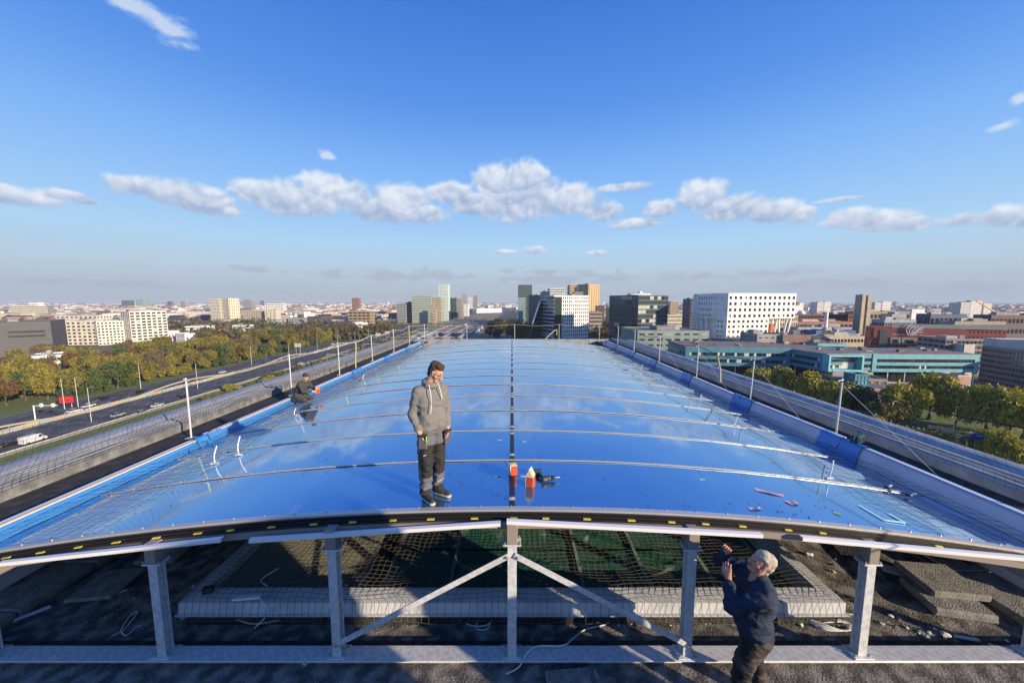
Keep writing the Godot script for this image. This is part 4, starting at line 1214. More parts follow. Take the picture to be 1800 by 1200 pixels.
func building(called: String, label: String, a: Vector3, b: Vector3, depth: float, y1: float, o := {}, group := "") -> Node3D:
	# a: front left, b: front right on the ground seen from outside the front
	a.y = 0; b.y = 0
	var du := (b - a).normalized()
	var n := du.cross(Vector3.UP)
	var y0: float = o.get("y0", 0.0)
	var t := thing(called, label, o.get("category", "building"), (a + b) * 0.5 - n * depth * 0.5, 0.0, group)
	var wall: Material = o.get("wall", paint(Color(0.5, 0.48, 0.45)))
	var glass: Material = o.get("glass", window_glass())
	var nf: int = o.get("floors", 8)
	var nb: int = o.get("bays", 10)
	var sb: int = o.get("side_bays", 5)
	var ww: float = o.get("ww", 0.6)
	var wh: float = o.get("wh", 0.5)
	var each: bool = o.get("each", false)
	var ins: float = o.get("inset", 0.3)
	var sides: Material = o.get("side_wall", wall)
	var core := MB.new()
	core.box(Vector3(0, (y0 + y1) * 0.5, 0), Vector3(a.distance_to(b) - ins * 2, y1 - y0 - 0.1, depth - ins * 2), Basis(du, Vector3.UP, n))
	part(core, "core", o.get("core", wall), t)
	facade(t, a, b, y0, y1, nf, nb, ww, wh, wall, glass, each, ins)
	var e := n * 0.02
	if o.get("left", true):
		facade(t, a - n * depth, a - e, y0, y1, nf, sb, o.get("sww", ww), wh, sides, o.get("side_glass", glass), each, ins)
	if o.get("right", true):
		facade(t, b - e, b - n * depth, y0, y1, nf, sb, o.get("sww", ww), wh, sides, o.get("side_glass", glass), each, ins)
	var roof := MB.new()
	var bas := Basis(du, Vector3.UP, n)
	var w := a.distance_to(b)
	roof.box(Vector3(0, y1 - 0.25, 0), Vector3(w - 0.9, 0.5, depth - 0.9), bas)
	var r := part(roof, "roof", o.get("roof", paint(Color(0.20, 0.19, 0.18))), t)
	var pr := MB.new()
	var ph: float = o.get("parapet", 0.7)
	pr.box(Vector3(0, y1 + ph * 0.5, 0) + n * (depth * 0.5 - 0.2), Vector3(w + 0.04, ph, 0.44), bas)
	pr.box(Vector3(0, y1 + ph * 0.5, 0) - n * (depth * 0.5 - 0.2), Vector3(w + 0.04, ph, 0.44), bas)
	pr.box(Vector3(0, y1 + ph * 0.5, 0) + du * (w * 0.5 - 0.2), Vector3(0.43, ph - 0.01, depth - 0.9), bas)
	pr.box(Vector3(0, y1 + ph * 0.5, 0) - du * (w * 0.5 - 0.2), Vector3(0.43, ph - 0.01, depth - 0.9), bas)
	part(pr, "parapet", o.get("trim", wall), r)
	for k in o.get("units", 2):
		var u := MB.new()
		var s := Vector3(rng.randf_range(0.1, 0.3) * w, rng.randf_range(1.2, 3.0), rng.randf_range(0.2, 0.4) * depth)
		u.box(Vector3(0, y1 + s.y * 0.5, 0) + du * rng.randf_range(-0.3, 0.3) * w + n * rng.randf_range(-0.25, 0.1) * depth, s, bas)
		part(u, "plant_unit", paint(Color(0.42, 0.42, 0.42)) if k % 2 else paint(Color(0.25, 0.25, 0.26)), r)
	return t

func build_city() -> void:
	var beige := paint(Color(0.68, 0.63, 0.55))
	var white := paint(Color(0.78, 0.78, 0.77))
	var sand := paint(Color(0.52, 0.38, 0.22))
	var grey_w := paint(Color(0.33, 0.33, 0.33))
	var tan_w := paint(Color(0.40, 0.34, 0.27))
	var o: Node3D
	var b: MB

	# --- beyond the motorway ---
	o = building("cinema_hall", "windowless dark grey hall with two thin window slots by the park", Vector3(-430.42, 0.00, -285.24) , Vector3(-396.03, 0.00, -316.78), 60, 27.73, {"wall": paint(Color(0.105, 0.105, 0.11)), "floors": 1, "bays": 1, "ww": 0.0, "wh": 0.0, "side_bays": 1, "units": 1, "left": false})
	for k in 2:
		b = MB.new()
		var p0: Vector3 = Vector3(-430.42, 0.00, -285.24) - o.position
		var p1: Vector3 = Vector3(-396.03, 0.00, -316.78) - o.position
		var d := (p1 - p0).normalized()
		var nn := d.cross(Vector3.UP)
		b.box(p0.lerp(p1, 0.72) + nn * 0.02 + Vector3.UP * (20.0 - k * 3.6), Vector3(19, 1.6, 0.3), Basis(d, Vector3.UP, nn))
		part(b, "window_slot", window_glass(1), o)
	building("apartment_block", "cream apartment block with stepped terraces behind the dark hall", Vector3(-474.94, 0.00, -379.43), Vector3(-433.55, 0.00, -384.49), 26, 24.51, {"wall": beige, "floors": 7, "bays": 9, "ww": 0.62, "wh": 0.52, "glass": window_glass(1), "each": true})
	building("apartment_block", "set-back cream top storeys over the stepped terraces", Vector3(-515.97, 0.00, -417.86), Vector3(-468.77, 0.00, -417.86), 16, 28.92, {"wall": beige, "floors": 9, "bays": 9, "ww": 0.55, "wh": 0.5, "glass": window_glass(1), "units": 3})
	building("apartment_block", "low cream apartment wing joining terraces and tower", Vector3(-427.33, 0.00, -379.43), Vector3(-414.16, 0.00, -400.49), 20, 24.05, {"wall": paint(Color(0.72, 0.68, 0.61)), "floors": 8, "bays": 9, "ww": 0.6, "wh": 0.55, "glass": window_glass(1), "each": true})
	building("apartment_block", "cream apartment tower with a grid of balconies beside the wing", Vector3(-403.12, 0.00, -389.68), Vector3(-389.88, 0.00, -417.86), 20, 34.13, {"wall": paint(Color(0.72, 0.68, 0.61)), "floors": 11, "bays": 7, "ww": 0.72, "wh": 0.6, "glass": window_glass(1), "each": true})
	o = building("pavilion", "small white pavilion crossed by red bands beside the cream tower", Vector3(-389.88, 0.00, -417.86), Vector3(-388.71, 0.00, -430.29), 14, 11.0, {"wall": white, "floors": 1, "bays": 4, "ww": 0.4, "wh": 0.5, "units": 0, "glass": paint(Color(0.45, 0.06, 0.05))})
	building("low_hall", "long low white hall among the park trees", Vector3(-314.60, 0.00, -237.69), Vector3(-301.21, 0.00, -250.23), 18, 9.0, {"wall": paint(Color(0.7, 0.74, 0.76)), "floors": 2, "bays": 14, "ww": 0.7, "wh": 0.4})
	building("low_hall", "brown brick low building at the edge of the park", Vector3(-305.01, 0.00, -209.57), Vector3(-304.29, 0.00, -222.76), 16, 8.5, {"wall": paint(Color(0.13, 0.10, 0.055)), "floors": 2, "bays": 9, "ww": 0.5, "wh": 0.5})
	building("low_hall", "white sports hall with flat roof in the park", Vector3(-361.45, 0.00, -406.12), Vector3(-355.62, 0.00, -417.86), 20, 9.0, {"wall": white, "floors": 1, "bays": 3, "ww": 0.3, "wh": 0.3, "units": 0})
	building("low_hall", "white flat-roofed school hall with a strip of dark windows in the trees", Vector3(-330.26, 0.00, -457.49), Vector3(-316.82, 0.00, -472.40), 24, 8.0, {"wall": white, "floors": 1, "bays": 6, "ww": 0.5, "wh": 0.3, "units": 2})
	building("low_hall", "long white low school with an orange roof edge", Vector3(-481.94, 0.00, -543.10), Vector3(-450.89, 0.00, -553.44), 18, 8.0, {"wall": white, "floors": 2, "bays": 14, "ww": 0.7, "wh": 0.4, "roof": paint(Color(0.45, 0.2, 0.1))})
	building("low_hall", "pale low depot with dark window strips behind the school", Vector3(-422.71, 0.00, -553.44), Vector3(-401.36, 0.00, -553.44), 20, 9.0, {"wall": paint(Color(0.7, 0.68, 0.62)), "floors": 2, "bays": 8, "ww": 0.7, "wh": 0.4})
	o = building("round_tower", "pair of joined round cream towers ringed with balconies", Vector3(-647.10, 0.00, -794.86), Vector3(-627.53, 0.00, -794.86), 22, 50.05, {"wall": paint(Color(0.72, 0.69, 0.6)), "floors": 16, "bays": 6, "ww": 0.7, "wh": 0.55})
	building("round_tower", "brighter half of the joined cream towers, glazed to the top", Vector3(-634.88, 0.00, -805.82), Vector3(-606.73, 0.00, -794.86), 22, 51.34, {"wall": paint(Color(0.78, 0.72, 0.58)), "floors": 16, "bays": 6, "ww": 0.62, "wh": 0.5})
	building("apartment_block", "long six-storey concrete flats by the bare trees", Vector3(-600.95, 0.00, -817.08), Vector3(-546.89, 0.00, -817.08), 14, 25.33, {"wall": paint(Color(0.5, 0.45, 0.38)), "floors": 6, "bays": 14})
	building("apartment_block", "plain gable end of the concrete flats", Vector3(-538.16, 0.00, -805.82), Vector3(-513.36, 0.00, -805.82), 16, 26.86, {"wall": paint(Color(0.66, 0.6, 0.5)), "floors": 6, "bays": 3, "ww": 0.3})
	building("hospital_slab", "white seven-storey slab with dark window bands in the city", Vector3(-852.07, 0.00, -1281.64), Vector3(-791.07, 0.00, -1281.64), 20, 37.09, {"wall": white, "floors": 5, "bays": 8, "wh": 0.4})
	building("office_slab", "wide pale office slab with a white box on its roof", Vector3(-1244.66, 0.00, -919.82), Vector3(-1189.91, 0.00, -949.65), 30, 33.79, {"wall": paint(Color(0.5, 0.47, 0.4)), "floors": 7, "bays": 20, "wh": 0.35, "ww": 0.9})
	building("office_slab", "white roof box standing on the wide pale slab", Vector3(-1277.85, 0.00, -981.46), Vector3(-1253.71, 0.00, -981.46), 14, 42.08, {"wall": white, "floors": 3, "bays": 3, "ww": 0.2})
	building("brick_tower", "slim red-brown tower alone on the skyline", Vector3(-635.91, 0.00, -1474.62), Vector3(-611.01, 0.00, -1474.62), 26, 58.67, {"wall": paint(Color(0.32, 0.17, 0.13)), "floors": 14, "bays": 4})
	building("city_tower", "pale grey tower with a lighter edge on the horizon", Vector3(-1253.97, 0.00, -1735.70), Vector3(-1219.36, 0.00, -1735.70), 30, 52.98, {"wall": paint(Color(0.36, 0.36, 0.38)), "floors": 12, "bays": 5})
	building("city_tower", "green glass tower far away on the horizon", Vector3(-2719.73, 0.00, -2685.08), Vector3(-2666.24, 0.00, -2685.08), 60, 62.63, {"wall": paint(Color(0.3, 0.48, 0.45)), "floors": 10, "bays": 4})
	building("city_tower", "dark tower next to the green one on the horizon", Vector3(-2822.59, 0.00, -2685.08), Vector3(-2781.44, 0.00, -2685.08), 50, 53.82, {"wall": paint(Color(0.1, 0.12, 0.17)), "floors": 8, "bays": 4})
	building("terraced_offices", "brown terraced office block with deep window bands", Vector3(-302.09, 0.00, -683.28), Vector3(-262.09, 0.00, -683.28), 24, 27.11, {"wall": paint(Color(0.36, 0.29, 0.19)), "floors": 5, "bays": 5, "ww": 0.86, "wh": 0.5, "inset": 1.0, "units": 4})
	building("low_hall", "white two-storey hall before the terraced offices", Vector3(-264.82, 0.00, -624.71), Vector3(-249.91, 0.00, -638.40), 20, 9.0, {"wall": white, "floors": 2, "bays": 6, "ww": 0.4, "wh": 0.3, "units": 0})
	building("sports_hall", "dark flat sports hall with a thin roof edge", Vector3(-325.87, 0.00, -652.69), Vector3(-285.96, 0.00, -667.64), 40, 10.0, {"wall": paint(Color(0.04, 0.045, 0.06)), "floors": 1, "bays": 8, "ww": 0.8, "wh": 0.5, "roof": paint(Color(0.05, 0.06, 0.09))})
	building("low_hall", "dark blue industrial shed between trees and offices", Vector3(-262.73, 0.00, -716.84), Vector3(-226.30, 0.00, -734.88), 30, 9.0, {"wall": paint(Color(0.06, 0.07, 0.1)), "floors": 1, "bays": 5, "ww": 0.5, "wh": 0.3})

	# --- office cluster along the railway ---
	building("office_tower", "grey-green low office of the cluster, lowest of its front row", Vector3(-240.59, 0.00, -773.82), Vector3(-222.73, 0.00, -773.82), 40, 40.13, {"wall": paint(Color(0.33, 0.35, 0.34)), "floors": 9, "bays": 6, "ww": 0.8, "glass": window_glass(2)})
	building("office_tower", "dark blue-black office block with no light bands", Vector3(-226.30, 0.00, -784.20), Vector3(-212.42, 0.00, -784.20), 36, 42.55, {"wall": paint(Color(0.05, 0.055, 0.085)), "floors": 9, "bays": 6})
	building("office_tower", "broad glass office block with tan floor bands", Vector3(-209.03, 0.00, -773.82), Vector3(-170.18, 0.00, -784.20), 36, 57.15, {"wall": paint(Color(0.36, 0.28, 0.21)), "floors": 12, "bays": 9, "ww": 0.96, "wh": 0.62, "glass": window_glass(3), "units": 1})
	building("office_tower", "grey slab with a tall beige edge beside the glass block", Vector3(-176.01, 0.00, -817.08), Vector3(-157.15, 0.00, -817.08), 40, 53.93, {"wall": paint(Color(0.46, 0.42, 0.34)), "floors": 12, "bays": 7, "ww": 0.7, "glass": window_glass()})
	building("office_tower", "tall slender tower speckled white and turquoise", Vector3(-171.06, 0.00, -865.43), Vector3(-149.09, 0.00, -865.43), 30, 84.51, {"wall": paint(Color(0.60, 0.68, 0.66)), "floors": 26, "bays": 7, "ww": 0.55, "wh": 0.6, "glass": window_glass(3), "units": 1})
	building("office_tower", "dark green glass office with a brown flank", Vector3(-155.58, 0.00, -919.82), Vector3(-138.61, 0.00, -919.82), 40, 53.48, {"wall": paint(Color(0.045, 0.08, 0.08)), "floors": 12, "bays": 5, "ww": 0.85, "glass": window_glass(1)})
	building("office_tower", "brown and pale glass office flank by the tracks", Vector3(-137.90, 0.00, -919.82), Vector3(-124.47, 0.00, -919.82), 34, 52.07, {"wall": paint(Color(0.3, 0.24, 0.2)), "floors": 12, "bays": 4, "glass": window_glass(3)})
	building("office_slab", "small tan stair tower at the foot of the cluster", Vector3(-162.47, 0.00, -753.85), Vector3(-155.51, 0.00, -753.85), 12, 32.10, {"wall": paint(Color(0.42, 0.32, 0.24)), "floors": 6, "bays": 2, "ww": 0.3})
	building("office_slab", "white stepped office beside the railway", Vector3(-149.71, 0.00, -1133.20), Vector3(-134.04, 0.00, -1133.20), 30, 36.40, {"wall": white, "floors": 6, "bays": 4, "glass": window_glass(2)})
	building("city_tower", "far pointed grey tower beyond the office cluster", Vector3(-246.10, 0.00, -1844.48), Vector3(-229.13, 0.00, -1844.48), 20, 82.48, {"wall": paint(Color(0.42, 0.36, 0.33)), "floors": 20, "bays": 3, "units": 0})
	building("city_tower", "far white box-topped tower between two grey ones", Vector3(-217.81, 0.00, -1844.48), Vector3(-195.18, 0.00, -1844.48), 20, 65.20, {"wall": white, "floors": 14, "bays": 3, "units": 0})
	building("city_tower", "far rounded brown-grey tower beyond the white one", Vector3(-189.53, 0.00, -1844.48), Vector3(-172.55, 0.00, -1844.48), 20, 73.85, {"wall": paint(Color(0.36, 0.3, 0.27)), "floors": 18, "bays": 3, "units": 0})
	building("exhibition_hall", "very long white exhibition hall near the horizon", Vector3(-140.31, 0.00, -1474.62), Vector3(-42.88, 0.00, -1552.48), 80, 17.0, {"wall": white, "floors": 1, "bays": 4, "ww": 0.1, "wh": 0.1})

	# --- the other bank of the tracks ---
	building("office_tower", "dark green-grey glass tower with a slanting crease", Vector3(12.77, 0.00, -753.85), Vector3(40.62, 0.00, -753.85), 38, 78.06, {"wall": paint(Color(0.10, 0.13, 0.13)), "floors": 22, "bays": 10, "ww": 0.8, "wh": 0.6, "glass": window_glass(1), "units": 1})
	building("office_tower", "pale glass lower front of the creased tower", Vector3(11.59, 0.00, -716.84), Vector3(26.49, 0.00, -716.84), 20, 51.75, {"wall": paint(Color(0.34, 0.44, 0.48)), "floors": 12, "bays": 8, "ww": 0.8, "wh": 0.7, "glass": window_glass(3), "units": 0})
	building("office_tower", "blue-grey glass office with jagged roofline", Vector3(29.17, 0.00, -652.69), Vector3(48.21, 0.00, -638.40), 40, 56.02, {"wall": paint(Color(0.11, 0.14, 0.17)), "floors": 15, "bays": 9, "ww": 0.6, "wh": 0.7, "glass": window_glass(2), "units": 5})
	building("office_tower", "white banded office tower stepping up behind the gridded block", Vector3(59.74, 0.00, -586.94), Vector3(82.37, 0.00, -586.94), 40, 65.56, {"wall": white, "floors": 18, "bays": 8, "ww": 0.9, "wh": 0.5, "glass": window_glass(2), "units": 3})
	building("office_tower", "lower cream shoulder of the white banded tower", Vector3(48.49, 0.00, -599.02), Vector3(60.96, 0.00, -599.02), 40, 60.47, {"wall": paint(Color(0.45, 0.44, 0.39)), "floors": 17, "bays": 5, "ww": 0.85, "wh": 0.5, "glass": window_glass(1), "units": 3})
	building("office_tower", "orange-brown tower, tall and plain with small windows", Vector3(125.85, 0.00, -716.84), Vector3(143.32, 0.00, -699.66), 40, 77.04, {"wall": sand, "floors": 24, "bays": 9, "ww": 0.4, "wh": 0.45})
	building("office_tower", "lower wing of the orange-brown tower", Vector3(110.94, 0.00, -716.84), Vector3(125.29, 0.00, -716.84), 30, 76.37, {"wall": sand, "floors": 24, "bays": 7, "ww": 0.5, "wh": 0.45, "right": false})
	building("office_tower", "small grey and white office before the brown tower", Vector3(104.00, 0.00, -624.71), Vector3(119.41, 0.00, -624.71), 20, 60.53, {"wall": paint(Color(0.3, 0.3, 0.31)), "floors": 18, "bays": 6, "units": 1})
	# white gridded office block with a glass prow
	o = building("gridded_office", "white gridded office block, its glazed corner bright in the sun", Vector3(43.47, 0.00, -384.49), Vector3(83.08, 0.00, -400.49), 24, 50.82, {"wall": paint(Color(0.82, 0.82, 0.82)), "floors": 13, "bays": 17, "ww": 0.52, "wh": 0.62, "each": true, "inset": 0.5, "left": false, "units": 1})
	var fa: Vector3 = Vector3(31.87, 0.00, -411.90)
	var fb: Vector3 = Vector3(43.30, 0.00, -382.96)
	facade(o, fa, fb, 0.0, 50.82, 13, 1, 1.0, 0.60, paint(Color(0.45, 0.50, 0.54)), window_glass(1), true, 0.4)
	b = MB.new()
	var fd := (fb - fa).normalized()
	b.box((fa + fb) * 0.5 - o.position + Vector3.UP * 25.0 - fd.cross(Vector3.UP) * 4.9, Vector3(fa.distance_to(fb) - 0.4, 49.8, 9.0), Basis(fd, Vector3.UP, fd.cross(Vector3.UP)))
	part(b, "glazed_wing", window_glass(1), o)
	lettering("Deloitte", o, fa.lerp(fb, 0.22) + Vector3.UP * 47.8 + fd.cross(Vector3.UP) * 0.3 - o.position, fd, 2.6, mat("sign_white", lin(0.8, 0.8, 0.8), 0.5), 0.5)
	b = MB.new()   # sloping glass prow
	b.hexa([Vector3(14.89, 0.00, -384.49) - o.position, Vector3(32.06, 0.00, -406.12) - o.position, Vector3(32.06, 0.00, -406.12) - o.position + Vector3(0, 0, -14), Vector3(14.89, 0.00, -384.49) - o.position + Vector3(0, 0, -14), Vector3(31.02, 0.00, -408.99) - o.position + Vector3.UP * 46, Vector3(32.06, 0.00, -406.12) - o.position + Vector3.UP * 46, Vector3(32.06, 0.00, -406.12) - o.position + Vector3(0, 46, -12), Vector3(31.02, 0.00, -408.99) - o.position + Vector3(0, 46, -12)])
	part(b, "glass_prow", window_glass(), o)
	building("office_slab", "tan office block with rows of square windows", Vector3(163.71, 0.00, -624.71), Vector3(187.78, 0.00, -624.71), 24, 35.25, {"wall": paint(Color(0.52, 0.41, 0.27)), "floors": 7, "bays": 9, "ww": 0.5})
	building("office_slab", "tan office annexe stepping down beside the tan block", Vector3(188.26, 0.00, -624.71), Vector3(194.52, 0.00, -624.71), 20, 29.39, {"wall": paint(Color(0.52, 0.41, 0.27)), "floors": 5, "bays": 3, "ww": 0.5})
	building("office_slab", "low beige ribbed office beside the playing field", Vector3(119.81, 0.00, -575.33), Vector3(140.22, 0.00, -575.33), 24, 28.19, {"wall": paint(Color(0.34, 0.29, 0.24)), "floors": 5, "bays": 6, "ww": 0.9, "wh": 0.4})
	building("office_slab", "white and black striped flats behind the ribbed office", Vector3(151.62, 0.00, -734.88), Vector3(165.20, 0.00, -734.88), 20, 33.42, {"wall": paint(Color(0.45, 0.45, 0.46)), "floors": 7, "bays": 5, "ww": 0.8})
	building("office_slab", "dark brick flats among the trees by the tan block", Vector3(162.27, 0.00, -716.84), Vector3(178.83, 0.00, -716.84), 20, 37.11, {"wall": paint(Color(0.14, 0.11, 0.09)), "floors": 8, "bays": 5})
	# dark reflecting glass block and its low wing
	o = building("glass_block", "dark green reflecting glass block with a white dome on its roof", Vector3(104.34, 0.00, -306.62), Vector3(136.28, 0.00, -323.92), 34, 50.01, {"wall": paint(Color(0.085, 0.11, 0.11)), "floors": 13, "bays": 8, "ww": 0.94, "wh": 0.72, "glass": window_glass(1), "each": true, "inset": 0.08, "units": 1, "sww": 0.9, "parapet": 0.4})
	b = MB.new()
	b.lathe([Vector2(2.2, 0), Vector2(2.1, 1.0), Vector2(1.5, 1.9), Vector2(0, 2.4)], Vector3(0, 50.01 + 2.0, 4), 14)
	b.span(Vector3(-10, 50.01, 0), Vector3(8, 50.01 + 2.0, 8))
	part(b, "roof_dome", white, o, true)
	building("glass_block_wing", "low pale green glass wing with scattered dark window slots", Vector3(90.11, 0.00, -264.15), Vector3(141.54, 0.00, -264.15), 40, 23.70, {"wall": paint(Color(0.27, 0.33, 0.31), 0.3), "floors": 6, "bays": 8, "ww": 0.62, "wh": 0.34, "glass": window_glass(1), "each": true, "inset": 0.15, "left": false})
	building("office_slab", "long pale cream slab behind the glass block", Vector3(219.84, 0.00, -523.53), Vector3(252.16, 0.00, -523.53), 24, 26.31, {"wall": paint(Color(0.55, 0.51, 0.42)), "floors": 5, "bays": 14, "ww": 0.9, "wh": 0.22})
	building("office_slab", "orange-tan flats on the skyline beside the glass block", Vector3(417.90, 0.00, -981.46), Vector3(440.53, 0.00, -981.46), 24, 43.51, {"wall": paint(Color(0.5, 0.36, 0.22)), "floors": 8, "bays": 5})
	building("office_tower", "dark grey tower behind the white punched block", Vector3(213.27, 0.00, -443.48), Vector3(223.56, 0.00, -443.48), 20, 47.67, {"wall": paint(Color(0.12, 0.13, 0.15)), "floors": 13, "bays": 5, "ww": 0.7})
	# white block with punched windows on slanting legs
	var top: float = 50.32
	var y_leg: float = 31.61
	var wp := paint(Color(0.84, 0.83, 0.81))
	var wa: Vector3 = Vector3(165.81, 14.31, -285.00)
	var wb: Vector3 = Vector3(227.03, 13.02, -297.00)
	var wm: Vector3 = Vector3(203.22, 13.50, -292.50)
	o = building("punched_block", "big white block with square punched windows standing on slanting legs", wa, wb, 40, top, {"wall": wp, "y0": y_leg, "floors": 4, "bays": 14, "ww": 0.52, "wh": 0.48, "each": true, "inset": 0.7, "left": false, "units": 4, "side_bays": 8, "parapet": 1.2})
	var wn := (wb - wa).normalized().cross(Vector3.UP)
	b = MB.new()
	b.box((wa + wm) * 0.5 * Vector3(1, 0, 1) - o.position + Vector3.UP * y_leg * 0.5 - wn * 20.0, Vector3(wa.distance_to(wm) - 1.4, y_leg + 0.05, 38.4), Basis((wb - wa).normalized(), Vector3.UP, wn))
	part(b, "lower_core", wp, o)
	facade(o, wa, wm, 0.0, y_leg, 8, 9, 0.52, 0.48, wp, window_glass(), true, 0.7)
	# its flank in the shade
	var wl: Vector3 = Vector3(156.42, 11.40, -312.00)
	facade(o, wl, wa, y_leg, top, 4, 12, 0.42, 0.42, wp, window_glass(), true, 0.6)
	b = MB.new()
	b.hexa([wl * Vector3(1, 0, 1) - o.position + Vector3(0.5, y_leg + 0.05, -0.8), wa * Vector3(1, 0, 1) - o.position + Vector3(0, y_leg + 0.05, -0.9), wa * Vector3(1, 0, 1) - o.position + Vector3(8, y_leg + 0.05, -38), wl * Vector3(1, 0, 1) - o.position + Vector3(10, y_leg + 0.05, -30), wl * Vector3(1, 0, 1) - o.position + Vector3(0.5, top - 0.1, -0.8), wa * Vector3(1, 0, 1) - o.position + Vector3(0, top - 0.1, -0.9), wa * Vector3(1, 0, 1) - o.position + Vector3(8, top - 0.1, -38), wl * Vector3(1, 0, 1) - o.position + Vector3(10, top - 0.1, -30)])
	part(b, "flank_core", wp, o)
	var wk: Vector3 = Vector3(162.03, 13.50, -292.50)
	facade(o, wk, wa, 0.0, y_leg, 8, 3, 0.42, 0.42, wp, window_glass(), true, 0.6)
	b = MB.new()
	b.hexa([wk * Vector3(1, 0, 1) - o.position + Vector3(0.4, 0, -0.8), wa * Vector3(1, 0, 1) - o.position + Vector3(0, 0, -0.9), wa * Vector3(1, 0, 1) - o.position + Vector3(8, 0, -30), wk * Vector3(1, 0, 1) - o.position + Vector3(8, 0, -25), wk * Vector3(1, 0, 1) - o.position + Vector3(0.4, y_leg, -0.8), wa * Vector3(1, 0, 1) - o.position + Vector3(0, y_leg, -0.9), wa * Vector3(1, 0, 1) - o.position + Vector3(8, y_leg, -30), wk * Vector3(1, 0, 1) - o.position + Vector3(8, y_leg, -25)])
	part(b, "lower_flank_core", wp, o)
	for q in [[1360, 0.0], [1366, 2.0], [1373, -2.0], [1383, 4.0], [1390, 3.0]]:
		b = MB.new()
		var p: Vector3 = wm.lerp(wb, (q[0] - 1349.0) / 46.0) * Vector3(1, 0, 1) - o.position
		b.tube([p + Vector3(-q[1], 0, -3), p + Vector3(q[1] * 0.4, y_leg, -3)], 0.8, 10)
		part(b, "leg", wp, o, true)
	for q in [0.12, 0.35, 0.62]:
		b = MB.new()
		var p: Vector3 = wl.lerp(wk, q) * Vector3(1, 0, 1) - o.position
		b.tube([p + Vector3(1.5, 0, -3), p + Vector3(-1.0, y_leg, -3)], 0.8, 10)
		part(b, "leg", wp, o, true)
	b = MB.new()
	b.box(wm * Vector3(1, 0, 1) - o.position + Vector3(3.5, 14, -2), Vector3(2.2, 26, 2.2))
	part(b, "stair_tower", paint(Color(0.55, 0.16, 0.06)), o)
	building("office_slab", "tan gridded offices seen between the slanting legs", Vector3(234.12, 8.38, -340.00), Vector3(270.79, 7.31, -350.00), 24, 31.30, {"wall": paint(Color(0.42, 0.37, 0.29)), "floors": 6, "bays": 14, "ww": 0.5, "wh": 0.6})
	crane(Vector3(315.70, 41.80, -420.00), 22.0, "yellow tower crane top behind the white punched block")

	# --- turquoise hospital wings ---
	var teal := paint(Color(0.06, 0.235, 0.335), 0.5)
	teal_wing("turquoise clad wing on columns with lit office windows", Vector3(100.86, 8.71, -213.00), Vector3(156.91, 9.91, -206.00), 34, 8.23, 18.78, teal, 40, 3)
	teal_wing("turquoise wing running back with a bright framed end window", Vector3(148.64, -1.85, -275.00), Vector3(160.20, 10.37, -186.00), 30, 9.41, 18.29, teal, 60, 2)
	var tf := thing("framed_window_end", "bright turquoise picture-frame end with a tall window", "building", Vector3(168.62, 13.31, -186.00) * Vector3(1, 0, 1))
	var f0: float = 9.79
	var f1: float = 18.29
	var fw := 8.4
	b = MB.new()
	b.box(Vector3(-fw, (f0 + f1) * 0.5, 0), Vector3(0.9, f1 - f0, 4.0))
	b.box(Vector3(fw, (f0 + f1) * 0.5, 0), Vector3(0.9, f1 - f0, 4.0))
	b.box(Vector3(0, f1 - 0.45, 0), Vector3(fw * 2 - 0.9, 0.9, 3.98))
	b.box(Vector3(0, f0 + 0.45, 0), Vector3(fw * 2 - 0.9, 0.9, 3.98))
	part(b, "frame", paint(Color(0.17, 0.50, 0.56), 0.5), tf)
	for i in 4:
		for j in 2:
			b = MB.new()
			b.box(Vector3(-fw + 3.2 + i * 3.4, lerpf(f0, f1, 0.32 + j * 0.4), -1.2), Vector3(3.2, (f1 - f0) * 0.36, 0.1))
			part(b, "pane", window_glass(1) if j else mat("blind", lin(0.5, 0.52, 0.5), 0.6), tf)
	b = MB.new()
	b.box(Vector3(0.0, (f0 + f1) * 0.5, -12), Vector3(fw * 2 + 0.5, f1 - f0 - 0.3, 21))
	part(b, "body", teal, tf)
	teal_wing("turquoise wing with two long dark window strips over tall columns", Vector3(186.67, 9.82, -189.00), Vector3(239.25, 10.19, -187.00), 26, 8.81, 18.00, paint(Color(0.12, 0.37, 0.46), 0.5), 56, 2)
	teal_wing("small turquoise link with a framed dark window behind", Vector3(185.08, 14.16, -222.00), Vector3(200.49, 14.44, -220.00), 22, 13.95, 19.82, paint(Color(0.17, 0.50, 0.56), 0.5), 12, 1)
	building("brick_block", "plain pinkish brick plant block on the turquoise roofs", Vector3(173.82, 19.58, -236.00), Vector3(188.47, 20.02, -232.00), 18, 23.44, {"wall": paint(Color(0.36, 0.22, 0.17)), "floors": 1, "bays": 1, "ww": 0.0, "wh": 0.0, "side_bays": 1})
	building("office_slab", "grey roof block with slot window beside the brick plant block", Vector3(158.72, 19.37, -238.00), Vector3(174.93, 19.37, -238.00), 18, 23.44, {"wall": paint(Color(0.30, 0.29, 0.28)), "floors": 7, "bays": 4, "ww": 0.5, "wh": 0.2})
	# brick clinic storeys under and before the turquoise wings
	building("clinic", "brick clinic with turquoise window bands behind the plane trees", Vector3(154.21, 1.92, -162.00), Vector3(198.92, 0.26, -150.00), 20, 6.02, {"wall": paint(Color(0.36, 0.19, 0.13)), "floors": 4, "bays": 18, "ww": 0.8, "wh": 0.35, "glass": window_glass(3), "trim": paint(Color(0.5, 0.45, 0.36)), "each": true})
	building("clinic", "concrete terrace storey with brick panels below the framed window", Vector3(157.99, 3.37, -178.00), Vector3(178.02, 4.77, -172.00), 16, 7.70, {"wall": paint(Color(0.42, 0.36, 0.28)), "floors": 3, "bays": 7, "ww": 0.7, "wh": 0.6, "glass": paint(Color(0.32, 0.15, 0.1)), "each": true})
